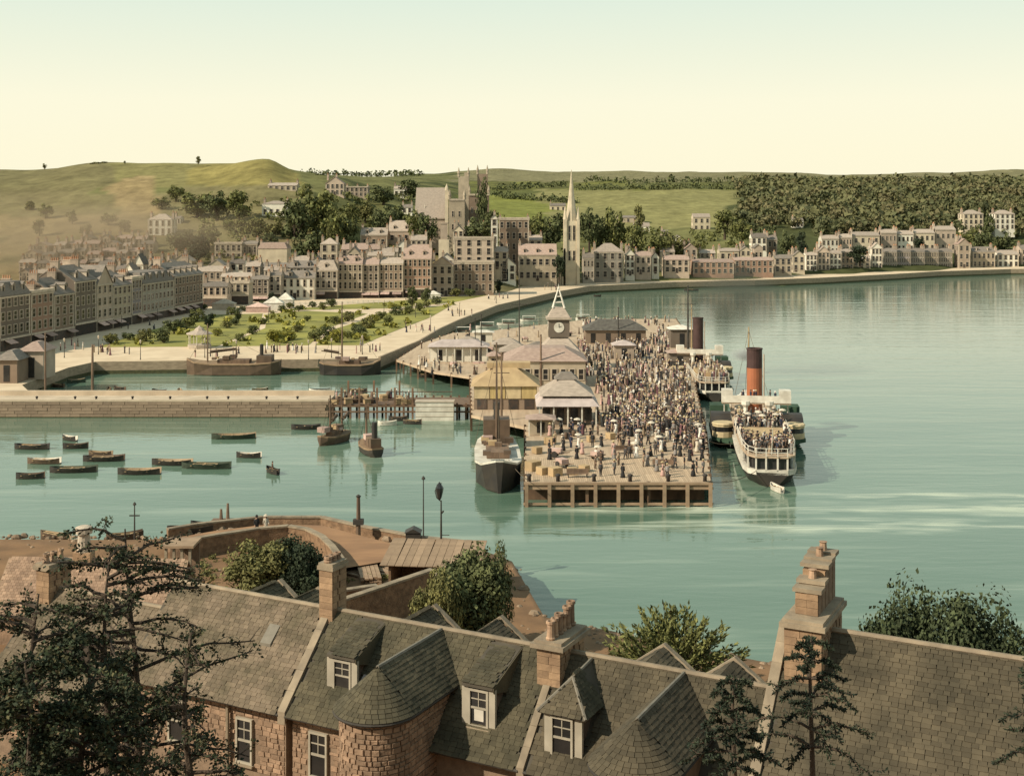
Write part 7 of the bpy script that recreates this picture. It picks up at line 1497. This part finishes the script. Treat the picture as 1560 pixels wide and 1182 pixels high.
for a in [('brown boat hauled up on the shore at the far left', 84, 822, 46, M_HBROWN, M_INW, 70, 'rowing_boat', 'boat', 'boats on the near shore', 3.6, 1.6), ('dark dinghy lying on the shore behind the thin tree mast', 190, 822, 40, M_HBROWN, M_HBROWN, 115, 'rowing_boat', 'boat', 'boats on the near shore', 3.4, 1.7), ('long dark punt at the edge of the shore road', 290, 812, 60, M_HULL, M_HBROWN, 98, 'rowing_boat', 'boat', 'boats on the near shore', 4.6, 1.9), ('upturned dark skiff by the curved sea kerb', 312, 806, 22, M_HULL, M_HULL, 80, 'rowing_boat', 'boat', 'boats on the near shore', 3.2, 1.9)]: boat(*a)
pole('thin dark boat mast with a short spar at the left shore', 205, 770, 824, .09, 1.7, .5)
# cottages at the left behind the big tree
c1 = thing('shore_cottage', 'long low cottage with brown roof on the left shore behind the big tree', 'cottage', tuple(ad(150, 960, 92)), -.05); zc = c1.location.z; zr_ = 7.9-zc
m = MB(); m.extrude([(-6.6, -3.2, -1), (-6.6, -3.2, zr_-3.0), (-6.6, 0, zr_-.05), (-6.6, 3.2, zr_-3.0), (-6.6, 3.2, -1)], (13.2, 0, 0)); m.obj('wall', [M_RUBBLE], c1)
m = MB(); m.extrude([(-6.8, -3.5, zr_-3.2), (-6.8, 0, zr_), (-6.8, 3.5, zr_-3.2), (-6.8, 3.5, zr_-3.05), (-6.8, 0, zr_+.15), (-6.8, -3.5, zr_-3.05)], (13.6, 0, 0)); m.obj('roof', [M_WALE], c1)
base = len(bpy.data.objects)
slating(None, Vector((0, 0, 0)), Vector((1, 0, 0)), Vector((0, .7, .71)), .1, .1, M_SLATE)
sl = MB(); 
for j in range(20):
    for i in range(44):
        x = -6.75+i*.306+(.15 if j % 2 else 0); f0 = j/20; y = lerp(-3.5, 0, f0); z = lerp(zr_-3.0, zr_+.17, f0); l = SR.uniform(0, .02)
        if x+.29 > 6.75: continue
        sl.rings([[(x, y, z+l), (x+.29, y, z+l), (x+.29, y, z+.03+l), (x, y, z+.03+l)], [(x, y+.24, z+.2), (x+.29, y+.24, z+.2), (x+.29, y+.24, z+.225), (x, y+.24, z+.225)]])
tag(sl.obj('slate_courses', [mat('rosy_slate', (.34, .225, .15), (.24, .155, .105), scale=.7, rough=.9, rnd=.25, island=True, bump=.4)], c1), kind='stuff')
m = MB(); m.box(-1.75, -.45, -.5, .5, zr_-1, zr_+.7); st = m.obj('chimney', [M_CHIMB], c1); m = MB(); m.lathe([(.5, zr_+.704), (.46, zr_+1.5), (.4, zr_+2.0), (.62, zr_+2.05), (.62, zr_+2.5), (.3, zr_+2.62)], -1.1, 0, 12); m.obj('chimney_can', [M_TRIM], st)
c2 = thing('lean_to', 'pale posted lean to at the right end of the shore cottage', 'shed', tuple(ad(272, 905, 96))); 
for i in range(4): m = MB(); m.box(-1.1+i*.62, -.9+i*.62, 0, .2, -1, 3.6); m.obj('post', [M_DRESS], c2)
m = MB(); m.box(-1.3, 1.2, -.2, 2.4, 3.604, 3.8); m.obj('roof', [M_WALE], c2); m = MB(); m.box(-1.2, 1.1, 2.0, 2.2, -1, 3.5); m.obj('wall', [M_RUBBLE], c2)
h0 = thing('low_house', 'lower house behind the big tree at the left end of the row', 'house', tuple(L3(-5, 0, 4)))
house_shell(h0, -10.5, -.75, 12.4, 4.2, 3.6, 3.0)
slating(h0, L3(-10.5, 4.3, 12.4-4.3), U, UPN, 9.7, 6.0, M_SLATE, n_ind=200, near=lambda q: -q[1]-q[0]*.2+SR.random()*2)
rubble(h0, -10.5, -.8, 3.6, 5.5, 8.4, n_ind=120); sash(None, h0, -2.4, 3.66, 5.9, .9, 1.8); chimney(h0, -10.2, -9.2, -.8, .8, 11.4, 13.6, 3, ph=(.5, .7)); reparent_fix(h0)

# ------------------------------------------------------------------ near trees
def leafy_tree(name, label, px, ybase, d, w, h, shape, lk, var, n_c=60, n_l=170, size=.021):
    p = ad(px, ybase, d); z = near_z(p.x, p.y) if p.y < 110 else p.z; p.z = min(p.z, z)
    v, f, tr = tree_mesh(shape, var, n_c, n_l, size); me = bpy.data.meshes.new('crown'); me.from_pydata(v, [], f); me.materials.append(LM[lk])
    hh = h+((H-(ybase-HY)/F*d)-p.z); r = thing(name, label, 'tree', tuple(p), R.uniform(0, 6.28)); r.scale = (w, w, hh); put('crown', me, r); put('trunk', tr.mesh('trunk', [M_BARK]), r); return r
leafy_tree('broadleaf_tree', 'round dark green tree between the brown yard wall and the water', 712, 955, 86, 6.9, 5.6, 'round', 'dark', 11, 80, 220, .02)
leafy_tree('broadleaf_tree', 'smaller leafy side of the shore tree in front of the yard wall', 664, 950, 83, 4.0, 4.0, 'round', 'olive', 12)
leafy_tree('garden_tree', 'olive tree inside the curved garden wall', 398, 900, 97, 6.4, 4.2, 'round', 'olive', 13)
leafy_tree('garden_tree', 'deep shaded evergreen in the hollow of the curved garden wall', 462, 925, 96, 5.0, 5.0, 'round', 'deep', 14, 70)  # dark leaves put the dense shadow of the garden hollow into the colour
leafy_tree('garden_tree', 'second deep shaded evergreen tucked against the curve of the garden wall', 436, 905, 99, 5.4, 4.6, 'round', 'deep', 18, 70)
leafy_tree('round_bush_tree', 'small leafy tree at the right rim of the round shore tree', 758, 905, 88, 2.6, 3.4, 'round', 'dark', 15, 30)
leafy_tree('broadleaf_tree', 'grey green bushy tree beyond the tall house roof, left of the pair', 1388, 985, 63, 6.6, 2.9, 'round', 'shade', 16, 100, 260, .0145)
leafy_tree('broadleaf_tree', 'grey green bushy tree beyond the tall house roof, right of the pair at the edge', 1484, 995, 61, 7.0, 3.2, 'round', 'shade', 17, 100, 260, .0145)
# spiky chestnut between the two great chimneys
p = ad(1024, 1035, 76); gz0 = near_z(p.x, p.y); t = thing('spiky_tree', 'bright green tree with pointed leaf sprays between the chimneys', 'tree', (p.x, p.y, gz0)); rr = random.Random(9); zt = p.z-gz0
m = MB(); lf = MB(); m.tube([(0, 0, -.3), (0, 0, zt*.6), (.1, 0, zt+2)], [.3, .24, .1], 7)
for i in range(230):
    a, e_ = rr.uniform(0, 6.28), rr.uniform(-.15, 1.35); d_ = Vector((math.cos(a)*math.cos(e_)*1.12, math.sin(a)*math.cos(e_)*1.0, math.sin(e_)*.92)); L_ = rr.uniform(3.7, 5.0); s0 = Vector((0, 0, zt*.8+.4)); e1 = s0+d_*L_
    if i < 40: m.tube([s0, s0+d_*L_*.5+Vector((0, 0, -.1)), e1], [.07, .04, .015], 4)
    for k in range(34):
        u = rr.uniform(.45, 1.0); q = s0+d_*L_*u+Vector((rr.gauss(0, .2), rr.gauss(0, .2), rr.gauss(0, .17)))*(1.35-u); w_ = (d_+Vector((rr.gauss(0, .45), rr.gauss(0, .45), rr.gauss(0, .45)))).normalized(); b_ = w_.orthogonal().normalized(); b_ = Matrix.Rotation(rr.uniform(0, 6.28), 3, w_) @ b_; s = rr.uniform(.16, .32)
        lf.face([q-w_*s*.5-b_*s*.12, q-b_*s*.3, q+w_*s, q+b_*s*.3])
m.obj('trunk', [M_BARK], t); lf.obj('crown', [LM['mid']], t, fix=False)
# big dark tree at the lower left, close to the camera
LEAFD = leafm('leaf_near_dark', (.05, .062, .03), (.022, .03, .018), .45); LEAFD2 = leafm('leaf_near_brown', (.085, .075, .035), (.04, .036, .02), .4)
def branchy(label, px, d, ytop, spread, n_br, seed, name='near_tree', lean=0, leafn=14, lsz=.075, bark=M_BARK, fill_=(0, 1), lm=None, dens=1.0):
    rr = random.Random(seed); p = ad(px, 1182, d); g0 = near_z(p.x, p.y)-.2; zt = H-(ytop-HY)/F*d-g0; t = thing(name, label, 'tree', (p.x, p.y, g0)); tr, br, lf = MB(), MB(), MB(); lf2 = MB()
    trunk = [Vector((lean*u*zt+.12*math.sin(u*7+seed), .1*math.cos(u*5), u*zt)) for u in [i/9 for i in range(10)]]; tr.tube(trunk, [.15*(1-u*.88) for u in [i/9 for i in range(10)]], 7)
    def at_(u): i = min(8, int(u*9)); return trunk[i].lerp(trunk[i+1], u*9-i)
    def tuft(c, n, rad, dirn):
        for _ in range(n):
            q = c+Vector((rr.gauss(0, 1), rr.gauss(0, 1), rr.gauss(0, .6)))*rad; w_ = (dirn*.7+Vector((rr.gauss(0, .6), rr.gauss(0, .6), rr.gauss(-.1, .4)))).normalized(); b_ = Matrix.Rotation(rr.uniform(0, 6.28), 3, w_) @ w_.orthogonal().normalized(); s = lsz*rr.uniform(.6, 1.5)
            lf.face([q, q+w_*s*.5-b_*s*.36, q+w_*s*1.15, q+w_*s*.5+b_*s*.36], 0 if rr.random() < .74 else 1)
    for i in range(n_br):
        u = lerp(.26, .98, (i+rr.random())/n_br); a = rr.uniform(0, 6.28); L_ = spread*(1.05-u*.55)*rr.uniform(.55, 1.15); s0 = at_(u); dirn = Vector((math.cos(a), math.sin(a)*.8, rr.uniform(-.05, .4))).normalized()
        pts = [s0]
        for k in range(1, 6): pts.append(pts[-1]+(dirn+Vector((rr.gauss(0, .16), rr.gauss(0, .16), .12*math.sin(k)-.05*k+rr.gauss(0, .1))))*L_/5)
        br.tube(pts, [.045*(1-.8*k/5)+.006 for k in range(6)], 5)
        for k in range(2, 6):
            for _ in range(3):
                dd = (pts[k]-pts[k-1]).normalized(); e = pts[k-1].lerp(pts[k], rr.random()); tw = (dd+Vector((rr.gauss(0, .8), rr.gauss(0, .8), rr.gauss(0, .5)))).normalized()*rr.uniform(.25, .6)*L_/3; br.tube([e, e+tw*.5+Vector((0, 0, .03)), e+tw], [.014, .009, .004], 3)
                for q in (.45, .75, 1.0):
                    if rr.random() < dens: tuft(e+tw*q, leafn, .085, tw.normalized())
    tr.obj('trunk', [bark], t); br.obj('branches', [bark], t, fix=False); lf.obj('crown', [lm or LEAFD, LEAFD2], t, fix=False)
    return t
branchy('big dark leafy tree filling the lower left corner', 215, 30, 806, 3.3, 52, 4, leafn=8, dens=.44, lean=-.03); branchy('dark tree of many stems against the big tree', 150, 29.2, 840, 2.6, 36, 5, leafn=10, dens=.5, lean=.04); branchy('dark tangled tree at the left edge beside the big tree', 55, 28, 905, 2.3, 36, 6, leafn=10, dens=.6); branchy('low dark shrub tree below the big tree', 128, 25, 985, 2.0, 34, 8, name='near_shrub', leafn=14, dens=.9); branchy('brownish shrub in the very corner', 40, 24, 1010, 1.6, 26, 9, name='near_shrub', leafn=14, dens=.9); branchy('thin branched shrub at the right foot of the big tree', 290, 28, 965, 1.7, 24, 12, name='near_shrub', leafn=8, dens=.4)
# dark conifers low on the right, with bold sweeping branches
NEEDLE = leafm('needle_dark', (.045, .055, .032), (.018, .026, .018), .4)
def sweeping_conifer(label, px, d, ytop, ybot, reach, n_w, seed, side=(-1, 1)):
    rr = random.Random(seed); p = ad(px, 1182, d); g0 = near_z(p.x, p.y)-.2; k = d/F; zt = H-(ytop-HY)*k-g0; zb = H-(ybot-HY)*k-g0; t = thing('sweeping_conifer', label, 'conifer', (p.x, p.y, g0)); tr, br, nd = MB(), MB(), MB()
    tr.tube([(0, 0, 0), (.03, 0, zt*.5), (-.03, 0, zt*.85), (0, 0, zt)], [.09, .06, .035, .01], 7)
    def needles(a, b_, n, s0):
        dd = (b_-a).normalized()
        for _ in range(n):
            q = a.lerp(b_, rr.random()); w_ = (dd*.8+Vector((rr.gauss(0, .7), rr.gauss(0, .7), rr.gauss(.1, .6)))).normalized(); s = s0*rr.uniform(.6, 1.4); b2 = Matrix.Rotation(rr.uniform(0, 6.28), 3, w_) @ w_.orthogonal().normalized(); nd.face([q-b2*s*.12, q+w_*s*.5-b2*s*.2, q+w_*s, q+w_*s*.5+b2*s*.2])
    for i in range(n_w):
        u = (i+.5)/n_w; z = lerp(zt, zb, u); L_ = reach*(.22+.78*u**.8)
        for j in range(4):
            a = j*1.571+i*.9+rr.uniform(-.35, .35); L2 = L_*rr.uniform(.6, 1.15); dv = Vector((math.cos(a), math.sin(a), 0)); pts = [Vector((0, 0, z))]
            for s in range(1, 8): f_ = s/7; pts.append(Vector((0, 0, z))+dv*L2*f_+Vector((0, 0, L2*(.18*math.sin(f_*2.2)-.34*f_**2+(.16*max(0, f_-.7)))))+Vector((rr.gauss(0, .02), rr.gauss(0, .02), rr.gauss(0, .015))))
            br.tube(pts, [.028*(1-.8*s/7)+.006 for s in range(8)], 5)
            for s in range(1, 7):
                needles(pts[s], pts[s+1], 30, .085)
                if s > 1 and rr.random() < .75:
                    sv = (Vector((-dv.y, dv.x, 0))*rr.choice([-1, 1])*.8+dv*.7+Vector((0, 0, rr.uniform(-.2, .25)))).normalized()*L2*.26; br.tube([pts[s], pts[s]+sv*.6+Vector((0, 0, .02)), pts[s]+sv], [.011, .008, .004], 3); needles(pts[s], pts[s]+sv, 26, .075)
    tr.obj('trunk', [M_BARK], t); br.obj('branches', [M_BARK], t, fix=False); nd.obj('crown', [NEEDLE], t, fix=False); return t
sweeping_conifer('dark sweeping branched conifer below the great chimney', 1236, 26, 968, 1150, 1.5, 7, 3); sweeping_conifer('dense dark conifer left of the sweeping branched one', 1118, 25, 1030, 1180, 1.05, 7, 5); sweeping_conifer('dark conifer whose branch tips reach in at the right edge', 1600, 26, 985, 1170, 1.45, 6, 7)
# ------------------------------------------------------------------ smoke: chimney reek over the left slope and steamer smoke
def smoke(label, c, rad, dens, col, scale, lo, hi):
    m = bpy.data.materials.new('smoke'); m.use_nodes = True; N, L = m.node_tree.nodes, m.node_tree.links
    for n in list(N):
        if n.type == 'BSDF_PRINCIPLED': N.remove(n)
    v = N.new('ShaderNodeVolumePrincipled'); v.inputs['Color'].default_value = (*col, 1); v.inputs['Anisotropy'].default_value = .1
    tcn = N.new('ShaderNodeTexCoord'); nz = N.new('ShaderNodeTexNoise'); nz.inputs['Scale'].default_value = scale; nz.inputs['Detail'].default_value = 3; L.new(tcn.outputs['Object'], nz.inputs['Vector'])
    ln = N.new('ShaderNodeVectorMath'); ln.operation = 'LENGTH'; L.new(tcn.outputs['Object'], ln.inputs[0])
    a = N.new('ShaderNodeMapRange'); a.inputs['From Min'].default_value = lo; a.inputs['From Max'].default_value = hi; L.new(nz.outputs[0], a.inputs[0])
    b = N.new('ShaderNodeMapRange'); b.inputs['From Min'].default_value = 1.0; b.inputs['From Max'].default_value = .35; L.new(ln.outputs['Value'], b.inputs[0])
    k = N.new('ShaderNodeMath'); k.operation = 'MULTIPLY'; L.new(a.outputs[0], k.inputs[0]); L.new(b.outputs[0], k.inputs[1]); k2 = N.new('ShaderNodeMath'); k2.operation = 'MULTIPLY'; k2.inputs[1].default_value = dens; L.new(k.outputs[0], k2.inputs[0]); L.new(k2.outputs[0], v.inputs['Density'])
    L.new(v.outputs[0], N['Material Output'].inputs['Volume'])
    s = MB(); s.lathe([(.05, -1), (.55, -.84), (.9, -.45), (1, 0), (.9, .45), (.55, .84), (.05, 1)], n=14); o = s.obj('smoke', [m]); o.location = c; o.scale = rad; return tag(o, label, kind='stuff')
smoke('brown chimney smoke lying over the small houses of the left slope', (-172, 478, 24), (85, 70, 20), .021, (.66, .50, .34), 2.2, .3, .7)
smoke('thin grey smoke drifting from the black funnel of the second steamer', (45, 252, 15.5), (11, 12, 9), .17, (.22, .23, .19), 1.6, .3, .8)
smoke('puff of white steam beside the top of the red funnel', (35.9, 189, 11.9), (2.7, 2.2, 1.15), 1.3, (.95, .93, .88), 2.2, .3, .65)
